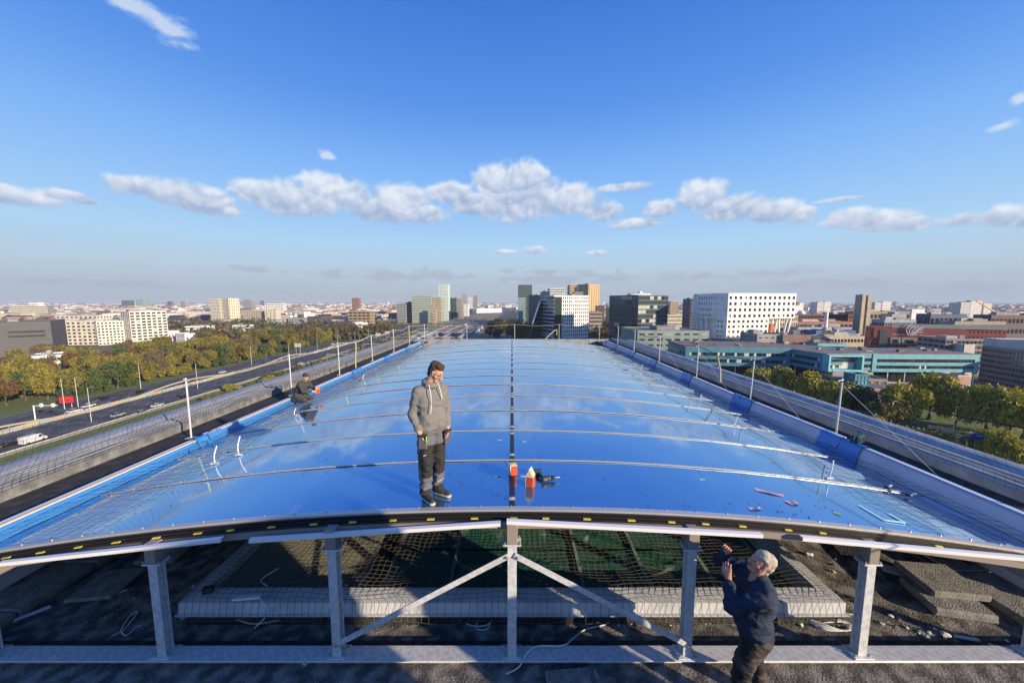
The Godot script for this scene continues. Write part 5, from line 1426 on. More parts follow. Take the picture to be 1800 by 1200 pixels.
	building("glass_stair", "blue glass lift tower in front of the turquoise wings", Vector3(158.60, 3.02, -168.00), Vector3(165.20, 3.02, -168.00), 6, 11.06, {"wall": paint(Color(0.03, 0.20, 0.30)), "floors": 5, "bays": 4, "ww": 0.75, "wh": 0.8, "glass": window_glass(3), "each": true, "units": 0})
	o = building("pillar_block", "low brick pillar block with a concrete cap by the turquoise wing", Vector3(208.57, 10.66, -170.00), Vector3(214.94, 10.66, -170.00), 8, 10.12, {"wall": paint(Color(0.38, 0.22, 0.17)), "floors": 1, "bays": 1, "ww": 0.0, "wh": 0.0, "side_bays": 1, "trim": paint(Color(0.5, 0.45, 0.36)), "units": 0})
	emblem(Vector3(0, 0, 0), Vector3(193.80, 5.80, -152.00), 8.5, "white emblem of swept strokes on the clinic wall")
	# red medical centre
	o = building("medical_centre", "long red-clad medical centre with pale roof band", Vector3(255.44, 8.60, -262.00), Vector3(315.58, 12.35, -235.00), 9, 26.99, {"wall": paint(Color(0.34, 0.085, 0.065)), "floors": 8, "bays": 34, "ww": 0.42, "wh": 0.34, "side_bays": 3, "units": 0, "parapet": 0.5, "each": true})
	var ra: Vector3 = Vector3(255.44, 8.60, -262.00)
	var rb: Vector3 = Vector3(315.58, 12.35, -235.00)
	var rd := ((rb - ra) * Vector3(1, 0, 1)).normalized()
	var rn := rd.cross(Vector3.UP)
	var rt: float = 26.99
	for q in [[0.02, 0.72, -7.2, 7.0, paint(Color(0.34, 0.085, 0.065)), 0.6, "blank_band"], [0.07, 0.135, -18.0, 16.5, paint(Color(0.11, 0.12, 0.12)), 0.9, "dark_glass_bay"], [0.16, 0.24, -11.4, 4.6, paint(Color(0.42, 0.40, 0.33)), 0.9, "window_surround"], [0.25, 0.37, -11.4, 4.6, paint(Color(0.42, 0.40, 0.33)), 0.9, "window_surround"], [0.39, 0.51, -11.4, 4.6, paint(Color(0.42, 0.40, 0.33)), 0.9, "window_surround"], [0.53, 0.63, -11.4, 4.6, paint(Color(0.42, 0.40, 0.33)), 0.9, "window_surround"], [0.18, 0.22, -10.6, 2.6, window_glass(1), 1.1, "window"], [0.28, 0.34, -10.6, 2.6, window_glass(1), 1.1, "window"], [0.42, 0.48, -10.6, 2.6, window_glass(1), 1.1, "window"], [0.16, 1.0, 0.0, 2.8, paint(Color(0.34, 0.34, 0.32)), 0.5, "roof_band"]]:
		b = MB.new()
		var mid := ra.lerp(rb, (q[0] + q[1]) * 0.5) * Vector3(1, 0, 1) - o.position
		b.box(mid + rn * (q[5] - 0.5) + Vector3.UP * (rt + q[2] + q[3] * 0.5), Vector3((q[1] - q[0]) * ra.distance_to(rb), q[3], 1.0), Basis(rd, Vector3.UP, rn))
		part(b, q[6], q[4], o)
	lettering("VU medisch centrum", o, ra.lerp(rb, 0.165) * Vector3(1, 0, 1) + Vector3.UP * (rt - 4.6) + rn * 0.62 - o.position, rd, 1.7, mat("sign_white", lin(0.8, 0.8, 0.8), 0.5), 0.0)
	emblem(rd, ra.lerp(rb, 0.335) + rn * 1.4 + Vector3.UP * (rt - 2.6 - ra.y), 8.0, "white emblem of swept strokes at the roof edge of the red centre")
	building("ward_block", "grey hospital block with brick bands and white roof storey", Vector3(262.92, 6.84, -205.00), Vector3(255.06, 10.66, -170.00), 30, 19.79, {"wall": paint(Color(0.30, 0.20, 0.17)), "floors": 7, "bays": 20, "ww": 0.9, "wh": 0.5, "glass": window_glass(2), "side_bays": 8})
	building("ward_block", "white metal-clad plant storey above the brick-banded block", Vector3(266.97, 9.57, -208.00), Vector3(260.74, 15.36, -174.00), 26, 24.02, {"y0": 19.23, "wall": paint(Color(0.46, 0.47, 0.50)), "floors": 1, "bays": 1, "ww": 0.0, "wh": 0.0, "side_bays": 1})
	building("ward_block", "grey and brick link block with a pale stair shaft", Vector3(266.84, 6.50, -226.00), Vector3(286.33, 7.18, -222.00), 20, 21.92, {"wall": paint(Color(0.30, 0.25, 0.22)), "floors": 7, "bays": 10, "ww": 0.85, "wh": 0.5, "glass": window_glass(2), "each": true})
	building("stair_shaft", "plain pale stair shaft in front of the link block", Vector3(271.41, 7.52, -220.00), Vector3(277.92, 7.52, -220.00), 6, 18.91, {"wall": paint(Color(0.48, 0.48, 0.49)), "floors": 1, "bays": 1, "ww": 0.0, "wh": 0.0, "side_bays": 1, "units": 0})
	# chimney tower of the boiler house
	o = building("concrete_tower", "tall tan concrete twin-shaft tower with a dark slot", Vector3(362.78, 27.35, -385.00), Vector3(366.33, 27.35, -385.00), 8, 51.43, {"wall": tan_w, "floors": 1, "bays": 1, "ww": 0.0, "wh": 0.0, "side_bays": 1, "units": 1})
	b = MB.new()
	b.box(Vector3(6.3, 51.43 * 0.5, 0), Vector3(4.2, 51.43, 8))
	b.box(Vector3(3.0, 51.43 - 1.6, -1), Vector3(2.4, 3, 6))
	part(b, "second_shaft", tan_w, o)
	b = MB.new()
	b.box(Vector3(3.0, 51.43 * 0.5 - 2, -3), Vector3(2.4, 51.43 - 4, 1.8))
	part(b, "slot", tan_w, o)
	for q in [[Vector3(304.43, 0.00, -400.00), Vector3(371.46, 0.00, -400.00), 30.96, "wide dark red low block on the campus", Color(0.14, 0.05, 0.045), 6, 18], [Vector3(276.75, 0.00, -360.00), Vector3(332.10, 0.00, -360.00), 25.17, "low brick and white campus block below the dark red one", Color(0.3, 0.14, 0.11), 3, 14], [Vector3(255.72, 0.00, -330.00), Vector3(304.43, 0.00, -330.00), 21.74, "long blue-grey campus block with white window bands", Color(0.3, 0.33, 0.4), 4, 20], [Vector3(262.56, 0.00, -318.00), Vector3(296.78, 0.00, -318.00), 19.64, "campus hall with a bright blue roof edge", Color(0.05, 0.13, 0.36), 2, 8], [Vector3(239.69, 0.00, -285.00), Vector3(280.44, 0.00, -285.00), 17.85, "low cream campus pavilion with long windows", Color(0.45, 0.4, 0.31), 3, 16], [Vector3(254.15, 0.00, -290.00), Vector3(263.96, 0.00, -290.00), 20.52, "small sand-coloured plant house on the campus", Color(0.48, 0.38, 0.24), 2, 3], [Vector3(332.84, 0.00, -330.00), Vector3(361.25, 0.00, -330.00), 28.35, "grey-blue campus offices behind the red centre", Color(0.3, 0.36, 0.4), 4, 18], [Vector3(373.43, 0.00, -330.00), Vector3(405.90, 0.00, -330.00), 33.41, "campus block with a dark blue slate roof", Color(0.07, 0.1, 0.19), 3, 8], [Vector3(390.28, 0.00, -380.00), Vector3(404.31, 0.00, -380.00), 31.66, "small grey plant-topped block on the campus", Color(0.33, 0.35, 0.38), 3, 6], [Vector3(347.79, 0.00, -290.00), Vector3(387.92, 0.00, -290.00), 29.03, "weathered grey laboratory wing with small windows", Color(0.28, 0.25, 0.21), 4, 18], [Vector3(388.84, 0.00, -300.00), Vector3(428.97, 0.00, -300.00), 33.55, "dark red and blue roofed block at the campus edge", Color(0.1, 0.07, 0.08), 4, 12], [Vector3(415.13, 0.00, -450.00), Vector3(484.32, 0.00, -450.00), 32.64, "tan low block at the foot of the twin-shaft tower", Color(0.3, 0.23, 0.17), 3, 14]]:
		building("campus_block", q[3], q[0], q[1], 12, q[2], {"wall": paint(q[4]), "floors": q[5], "bays": q[6], "ww": 0.75, "wh": 0.4, "units": 4})
	for q in [[Vector3(822.57, 0.00, -1000.00), Vector3(839.48, 0.00, -1000.00), 43.48, "white high-rise flats half in shade on the skyline", Color(0.72, 0.7, 0.68), true], [Vector3(849.43, 0.00, -1010.00), Vector3(868.07, 0.00, -1010.00), 43.46, "bright white high-rise flats, twin of the shaded one", Color(0.78, 0.77, 0.74), true], [Vector3(880.07, 0.00, -900.00), Vector3(895.30, 0.00, -900.00), 42.26, "white high-rise flats with shaded flank beyond the tower", Color(0.68, 0.67, 0.66), true], [Vector3(908.04, 0.00, -910.00), Vector3(929.03, 0.00, -910.00), 43.62, "wide white high-rise flats beyond the twin-shaft tower", Color(0.78, 0.76, 0.73), true], [Vector3(1028.52, 0.00, -850.00), Vector3(1049.43, 0.00, -850.00), 42.41, "grey-white high-rise behind the yellow crane", Color(0.6, 0.6, 0.6), true], [Vector3(1063.10, 0.00, -860.00), Vector3(1089.54, 0.00, -860.00), 45.00, "white high-rise flats crossed by the yellow crane jib", Color(0.76, 0.75, 0.72), true], [Vector3(1144.37, 0.00, -900.00), Vector3(1163.75, 0.00, -900.00), 39.52, "small white high-rise beside the crane", Color(0.74, 0.73, 0.7), true], [Vector3(561.25, 0.00, -520.00), Vector3(579.64, 0.00, -520.00), 33.90, "plain white windowless hall on the campus horizon", Color(0.74, 0.75, 0.78), false], [Vector3(456.64, 0.00, -600.00), Vector3(471.40, 0.00, -600.00), 42.26, "plain white box hall beside the white punched block", Color(0.78, 0.78, 0.77), false]]:
		building("white_block", q[3], q[0], q[1], 24, q[2], {"wall": paint(q[4]), "floors": 12 if q[5] else 1, "bays": 6, "ww": 0.5 if q[5] else 0.0, "wh": 0.4 if q[5] else 0.0})
	b = MB.new()
	b.lathe([Vector2(1.5, 0), Vector2(1.2, 36), Vector2(0.9, 36), Vector2(0.9, 35)], Vector3.ZERO, 12)
	solo(b, "chimney", white, "slim white chimney rising from the campus roofs", "chimney", Vector3(280.58, 0.00, -330.00), "", true)
	b = MB.new()
	b.lathe([Vector2(4, 0), Vector2(3.6, 2.0), Vector2(2.2, 3.6), Vector2(0, 4.2)], Vector3.ZERO, 14)
	solo(b, "radar_dome", white, "white dome on the dark red campus block", "dome", Vector3(316.33, 0.00, -405.00) + Vector3.UP * (30.96 + 0.5), "", true)
	crane(Vector3(553.41, 0.00, -420.00) + Vector3.UP * 30.0, 30.0, "yellow mobile crane jib leaning over the campus", true)

func teal_wing(label: String, a: Vector3, b: Vector3, depth: float, y0: float, y1: float, clad: Material, panes: int, strips: int) -> void:
	a.y = 0; b.y = 0
	var du := (b - a).normalized()
	var n := du.cross(Vector3.UP)
	var w := a.distance_to(b)
	var t := thing("turquoise_wing", label, "building", (a + b) * 0.5 - n * depth * 0.5)
	var bas := Basis(du, Vector3.UP, n)
	var m := MB.new()
	m.box(Vector3(0, (y0 + y1) * 0.5, 0), Vector3(w - 0.5, y1 - y0 - 0.1, depth - 0.5), bas)
	part(m, "core", clad, t)
	var face: Vector3 = n * depth * 0.5
	# cladding planks with window strips left open
	var rows := 11 if strips > 1 else 7
	var open := [3, 4, 7, 8] if strips > 1 else [2, 3, 4]
	for sd in 3:
		var fn := n
		var fdu := du
		var fw := w
		var off := face
		if sd == 1:
			fn = -du; fdu = n; fw = depth; off = -du * w * 0.5
		elif sd == 2:
			fn = du; fdu = -n; fw = depth; off = du * w * 0.5
		var fb := Basis(fdu, Vector3.UP, fn)
		var rh := (y1 - y0) / rows
		for r in rows:
			var cy := y1 - (r + 0.5) * rh
			if r in open:
				for e in [-1.0, 1.0]:
					m = MB.new()
					var ew := fw * 0.04
					m.box(off + fdu * e * (fw * 0.5 - ew * 0.5) + Vector3.UP * cy - fn * 0.09, Vector3(ew, rh - 0.03, 0.3), fb)
					part(m, "cladding_plank", clad, t)
				continue
			m = MB.new()
			m.box(off + Vector3.UP * cy - fn * 0.08, Vector3(fw + (0.1 if sd == 0 else -0.2), rh - 0.03, 0.3), fb)
			part(m, "cladding_plank", clad, t)
		var groups := [[3, 4], [7, 8]] if strips > 1 else [[2, 4]]
		var cnt := panes if sd == 0 else maxi(6, int(panes * fw / w))
		for gp in groups:
			var hi: float = y1 - gp[0] * rh
			var lo: float = y1 - (gp[1] + 1) * rh
			for i in cnt:
				m = MB.new()
				var pw := fw * 0.92 / cnt
				m.box(off + fdu * (-fw * 0.46 + (i + 0.5) * pw) + Vector3.UP * (hi + lo) * 0.5 - fn * 0.2, Vector3(pw - 0.12, hi - lo - 0.1, 0.08), fb)
				var lit := rng.randf() < (0.22 if strips == 3 else 0.05)  # lit windows are only given the pale blind colour
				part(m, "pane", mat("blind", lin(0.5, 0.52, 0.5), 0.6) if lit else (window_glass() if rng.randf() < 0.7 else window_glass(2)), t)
			m = MB.new()
			m.box(off + Vector3.UP * (hi + lo) * 0.5 - fn * 0.25, Vector3(fw * 0.92, hi - lo, 0.02), fb)
			part(m, "window_back", clad, t)
	m = MB.new()
	m.box(Vector3(0, y1 + 0.1, 0), Vector3(w - 0.2, 0.35, depth - 0.3), bas)
	var r := part(m, "roof", paint(Color(0.23, 0.20, 0.165)), t)
	for k in 7:
		m = MB.new()
		var s := Vector3(rng.randf_range(1.0, 4.0), rng.randf_range(0.5, 1.6), rng.randf_range(1.0, 3.0))
		m.box(Vector3(0, y1 + s.y * 0.5 + 0.2, 0) + du * rng.randf_range(-0.45, 0.45) * w + n * rng.randf_range(-0.35, 0.3) * depth, s, bas)
		part(m, "roof_unit", paint(Color(0.3, 0.3, 0.3)) if k % 2 else paint(Color(0.12, 0.12, 0.13)), r)
	# columns and the glazed ground storeys behind
	var nc := maxi(3, int(w / 8.5))
	for i in nc + 1:
		m = MB.new()
		m.tube([face + du * lerpf(-w * 0.49, w * 0.49, float(i) / nc) - n * 1.2, face + du * lerpf(-w * 0.49, w * 0.49, float(i) / nc) - n * 1.2 + Vector3.UP * y0], 0.28, 8)
		part(m, "column", paint(Color(0.6, 0.6, 0.6)), t, true)
	for i in nc:
		m = MB.new()
		m.box(du * lerpf(-w * 0.49, w * 0.49, (i + 0.5) / nc) + face - n * 5.0 + Vector3.UP * y0 * 0.5, Vector3(w * 0.98 / nc - 0.3, y0 - 0.1, 0.3), bas)
		part(m, "ground_glazing", window_glass(), t)
	m = MB.new()
	m.box(-n * 3.0 + Vector3.UP * y0 * 0.5, Vector3(w - 1, y0 - 0.2, depth - 8.0), bas)
	part(m, "ground_core", paint(Color(0.33, 0.30, 0.26)), t)

func lettering(words: String, parent: Node3D, at: Vector3, du: Vector3, size: float, m: Material, skip := 0.0) -> void:
	var t := TextMesh.new()
	t.text = words
	var f := SystemFont.new()
	f.font_names = PackedStringArray(["Droid Sans"])
	t.font = f
	t.font_size = 64
	t.pixel_size = size / 64.0
	t.depth = 0.15
	t.horizontal_alignment = HORIZONTAL_ALIGNMENT_LEFT
	var o := put(t, "lettering", m, parent)
	o.transform = Transform3D(Basis(du, Vector3.UP, du.cross(Vector3.UP)), at)

func emblem(du: Vector3, at: Vector3, s: float, label: String) -> void:
	# two fans of swept strokes, like a bird's wings
	if du == Vector3.ZERO:
		du = Vector3(0.97, 0, 0.22).normalized()
	var o := thing("wall_emblem", label, "emblem", at)
	var w := mat("sign_white", lin(0.8, 0.8, 0.8), 0.5)
	for k in 4:
		var b := MB.new()
		var l := []
		for i in 9:
			var t := i / 8.0
			l.append(du * s * (-0.35 + 0.10 * k + t * (0.16 + 0.1 * k) - 0.25 * sin(t * PI) * (1.0 - k * 0.2)) + Vector3.UP * s * (-0.45 + 0.06 * k + t * (1.0 - 0.18 * k)))
		b.tube(l, s * 0.026, 6)
		part(b, "stroke", w, o, true)
	for k in 3:
		var b := MB.new()
		var l := []
		for i in 9:
			var t := i / 8.0
			l.append(du * s * (-0.2 + 0.08 * k + t * (0.75 - 0.1 * k)) + Vector3.UP * s * (-0.42 + t * (0.72 - 0.24 * k) + 0.13 * sin(t * PI)))
		b.tube(l, s * 0.026, 6)
		part(b, "stroke", w, o, true)

func crane(at: Vector3, s: float, label: String, leaning := false) -> void:
	var o := thing("construction_crane", label, "crane", Vector3(at.x, 0, at.z))
	var y := mat("crane_yellow", lin(0.55, 0.30, 0.04), 0.5)
	var top := at.y
	var b := MB.new()
	if leaning:
		b.beam(Vector3(0, 30, 0), Vector3(-29, 46, 0), 1.0, 1.0)
		part(b, "jib", y, o)
		b = MB.new()
		b.tube([Vector3(2, 0, 0), Vector3(0, 30.4, 0)], 0.8, 8)
		part(b, "carrier", y, o)
		return
	for q in [[-0.8, -0.8], [0.8, -0.8], [-0.8, 0.8], [0.8, 0.8]]:
		b.beam(Vector3(q[0], 0, q[1]), Vector3(q[0], top + 9, q[1]), 0.3, 0.3, Vector3.RIGHT)
	for k in int(top / 3.0) + 3:
		b.beam(Vector3(-0.8, k * 3.0, 0.8), Vector3(0.8, k * 3.0 + 3.0, 0.8), 0.2, 0.2)
	part(b, "mast", y, o)
	b = MB.new()
	b.beam(Vector3(-s, top + 4, 0), Vector3(9, top + 2.5, 0), 0.9, 0.7)
	b.beam(Vector3(0, top + 9, 0), Vector3(-s * 0.8, top + 4.2, 0), 0.15, 0.15)
	b.beam(Vector3(0, top + 9, 0), Vector3(8, top + 2.8, 0), 0.15, 0.15)
	part(b, "jib", y, o)
	b = MB.new()
	b.box(Vector3(7.5, top + 1.0, 0), Vector3(3.0, 4.0, 2.0))
	part(b, "counterweight", paint(Color(0.25, 0.2, 0.12)), o)

func build_far_city() -> void:
	# single blocks in the middle distance
	var kinds := [["white flat-roofed block in the middle of the city", Color(0.70, 0.69, 0.66)], ["brick row of houses with a red tiled roof", Color(0.30, 0.14, 0.10)], ["tan low flats in the middle of the city", Color(0.48, 0.41, 0.31)], ["grey low office in the middle of the city", Color(0.30, 0.30, 0.31)], ["dark slate-roofed row of houses", Color(0.13, 0.11, 0.11)]]
	var body := []
	for k in kinds.size():
		var flats := MB.new()
		flats.span(Vector3(-0.5, 0, -0.5), Vector3(0.5, 1, 0.5))
		body.append(flats.mesh())
	var roof_flat := MB.new()
	roof_flat.span(Vector3(-0.52, 1.0, -0.52), Vector3(0.52, 1.04, 0.52))
	var roof_flat_mesh := roof_flat.mesh()
	var roof_ridge := MB.new()
	roof_ridge.prism([Vector2(-0.55, 1.0), Vector2(0, 1.55), Vector2(0.55, 1.0)], Vector3(-0.52, 0, 0), Vector3(0, 0, 1), Vector3.UP, Vector3(1.04, 0, 0))
	var roof_ridge_mesh := roof_ridge.mesh()
	var strip := MB.new()
	for f in 3:
		for i in 9:
			strip.box(Vector3(-0.44 + i * 0.11, 0.2 + f * 0.28, 0.5), Vector3(0.06, 0.13, 0.012))
	var strip_mesh := strip.mesh()
	var n := 0
	while n < 270:
		var d := 430.0 + 1400.0 * pow(rng.randf(), 1.2)
		var x := rng.randf_range(-1.35, 1.45) * d
		var side := absf(x) / d
		if x < 0 and x > -290.0 and d < 1700.0:
			continue
		if x > -20.0 and x < 0.12 * d and d < 1500.0:
			continue
		if x < 0 and d < 700.0:
			continue
		if x > 0 and d < 520.0:
			continue
		n += 1
		var k := rng.randi() % 5
		var red := k == 1 or k == 4
		var o := thing("city_block", kinds[k][0], "building", Vector3(x, 0, -d), rng.randf_range(-0.25, 0.25), "middle-distance city: " + kinds[k][0])
		var s := Vector3(rng.randf_range(22, 70), rng.randf_range(8, 11), rng.randf_range(10, 16)) if red else Vector3(rng.randf_range(16, 48), rng.randf_range(6, 14), rng.randf_range(12, 26))
		var w := put(body[k], "wall", paint(kinds[k][1]), o)
		w.scale = s
		var r := put(roof_ridge_mesh if red else roof_flat_mesh, "roof", paint(Color(0.36, 0.11, 0.06)) if k == 1 else (paint(Color(0.05, 0.055, 0.07)) if k == 4 else paint(Color(0.28, 0.27, 0.26))), o)
		r.scale = Vector3(s.x, s.y * (0.85 if red else 1.0), s.z)
		if red:
			r.position.y = s.y * 0.15
		var st := put(strip_mesh, "window", window_glass(), o)
		st.scale = s
		st.set_meta("kind", "stuff")
	# the city beyond as one mass
	var b := MB.new()
	b.use_color = true
	var pal := [Color(0.62, 0.60, 0.56), Color(0.42, 0.38, 0.33), Color(0.28, 0.15, 0.11), Color(0.20, 0.20, 0.21), Color(0.50, 0.42, 0.32), Color(0.70, 0.69, 0.67), Color(0.10, 0.10, 0.12)]
	for i in 5200:
		var d := 900.0 + 7500.0 * pow(rng.randf(), 1.5)
		var x := rng.randf_range(-1.5, 0.25 if rng.randf() < 0.7 else 1.6) * d
		if absf(x + 80.0) < 110.0 and d < 2600.0:
			continue
		b.tint = pal[rng.randi() % pal.size()]
		var s := Vector3(rng.randf_range(12, 45), rng.randf_range(8, 18), rng.randf_range(12, 30))
		if rng.randf() < 0.008 and d > 2600.0:
			s = Vector3(rng.randf_range(18, 30), rng.randf_range(35, 62), 20)
		b.box(Vector3(x, s.y * 0.5, -d), s, Basis(Vector3.UP, rng.randf_range(-0.4, 0.4)))
	var o := solo(b, "distant_city", vmat("city_mass", 0.8), "distant low city spreading to the horizon", "city")
	o.set_meta("kind", "stuff")

func crown_mesh(kind: String, n: int, leaf: float, sd: int) -> ArrayMesh:
	# leaf clumps spread through a lumpy volume, 1 m in radius and 1 m tall; the foliage colour comes from the material
	var r := RandomNumberGenerator.new()
	r.seed = sd
	var b := MB.new()
	b.use_color = true
	var lobes := []
	match kind:
		"cone":
			for k in 9:
				var t := k / 8.0
				lobes.append([Vector3(r.randf_range(-0.12, 0.12), 0.12 + t * 0.75, r.randf_range(-0.12, 0.12)), 0.55 * (1.05 - t * 0.85)])
		"bush":
			for k in 6:
				lobes.append([Vector3(r.randf_range(-0.6, 0.6), r.randf_range(0.2, 0.55), r.randf_range(-0.6, 0.6)), r.randf_range(0.3, 0.45)])
		_:
			lobes.append([Vector3(0, 0.55, 0), 0.55])
			for k in 13:
				var a := r.randf() * TAU
				var q := r.randf_range(0.25, 0.72)
				lobes.append([Vector3(cos(a) * q, r.randf_range(0.22, 0.86 - q * 0.25), sin(a) * q), r.randf_range(0.22, 0.36)])
	var total := 0.0
	for l in lobes:
		total += l[1] * l[1]
	for l in lobes:
		for k in int(n * l[1] * l[1] / total):
			var d := Vector3(r.randfn(), r.randfn(), r.randfn()).normalized()
			var p: Vector3 = l[0] + d * l[1] * (pow(r.randf(), 0.4) if kind != "bare" else r.randf_range(0.3, 1.05)) * Vector3(1, 0.72, 1)
			if p.y < 0.02:
				continue
			var s := leaf * r.randf_range(0.6, 1.4)
			var u := Vector3(r.randfn(), r.randfn() * 0.7, r.randfn()).normalized()
			var w := u.cross(Vector3(r.randfn(), r.randfn(), r.randfn())).normalized()
			var g := r.randf_range(0.6, 1.35)
			b.tint = Color(g * r.randf_range(0.85, 1.2), g, g * r.randf_range(0.7, 1.1))
			var i := b.pt(p - u * s)
			b.pt(p + w * s * 0.6); b.pt(p + u * s); b.pt(p - w * s * 0.6)
			b.ix.append_array([i, i + 1, i + 2, i, i + 2, i + 3])
	return b.mesh()

func trunk_mesh(sd: int, dense := false) -> ArrayMesh:
	# unit trunk, 1 m tall and forking into limbs
	var r := RandomNumberGenerator.new()
	r.seed = sd
	var b := MB.new()
	b.tube([Vector3.ZERO, Vector3(0.02, 0.3, 0.01), Vector3(0.0, 0.8, 0.02)], 0.045, 7, 0.018)
	for k in (26 if dense else 7):
		var a := k * 2.4 + r.randf()
		var y := r.randf_range(0.28, 0.62)
		var d := Vector3(cos(a), 0, sin(a)) * r.randf_range(0.2, 0.62)
		b.tube([Vector3(0, y, 0.01), Vector3(0, y + 0.12, 0) + d * 0.5, Vector3(0, minf(0.95, y + r.randf_range(0.2, 0.4)), 0) + d], 0.014, 4, 0.003)
	return b.mesh()

var leaf_tints := {}
var trunks := []

func tree(at: Vector3, kind: String, hue: String, h: float, w: float, group: String, where: String) -> void:
	var words := {"olive": "olive-green", "yellow": "yellow-green", "green": "green", "rust": "rust-brown", "bare": "nearly bare brown", "orange": "orange", "dark": "dark green", "purple": "dark purple", "gold": "golden-olive"}
	var shape := {"round": "tree", "cone": "pointed tree", "bush": "bush", "bare": "twiggy tree"}
	var o := thing({"round": "broadleaf_tree", "cone": "conifer", "bush": "bush", "bare": "bare_tree"}[kind], "%s %s %s" % [words[hue], shape[kind], where], "tree" if kind != "bush" else "bush", at, rng.randf() * TAU, group + ": " + words[hue] + " " + shape[kind])
	var list: Array = crowns[kind]
	var c := put(list[rng.randi() % list.size()], "crown", leaf_tints[hue], o)
	var lift := 0.0 if kind == "bush" else h * (0.06 if kind == "cone" or group.begins_with("hospital") else 0.16)
	c.position.y = lift
	c.scale = Vector3(w, h - lift, w)
	var t := put(trunks[1] if kind == "bare" else trunks[0], "trunk", mat("bark", lin(0.10, 0.08, 0.06), 0.95), o)
	t.scale = Vector3(h * 0.9 if kind != "bush" else w * 0.4, h * 0.97, h * 0.9 if kind != "bush" else w * 0.4)

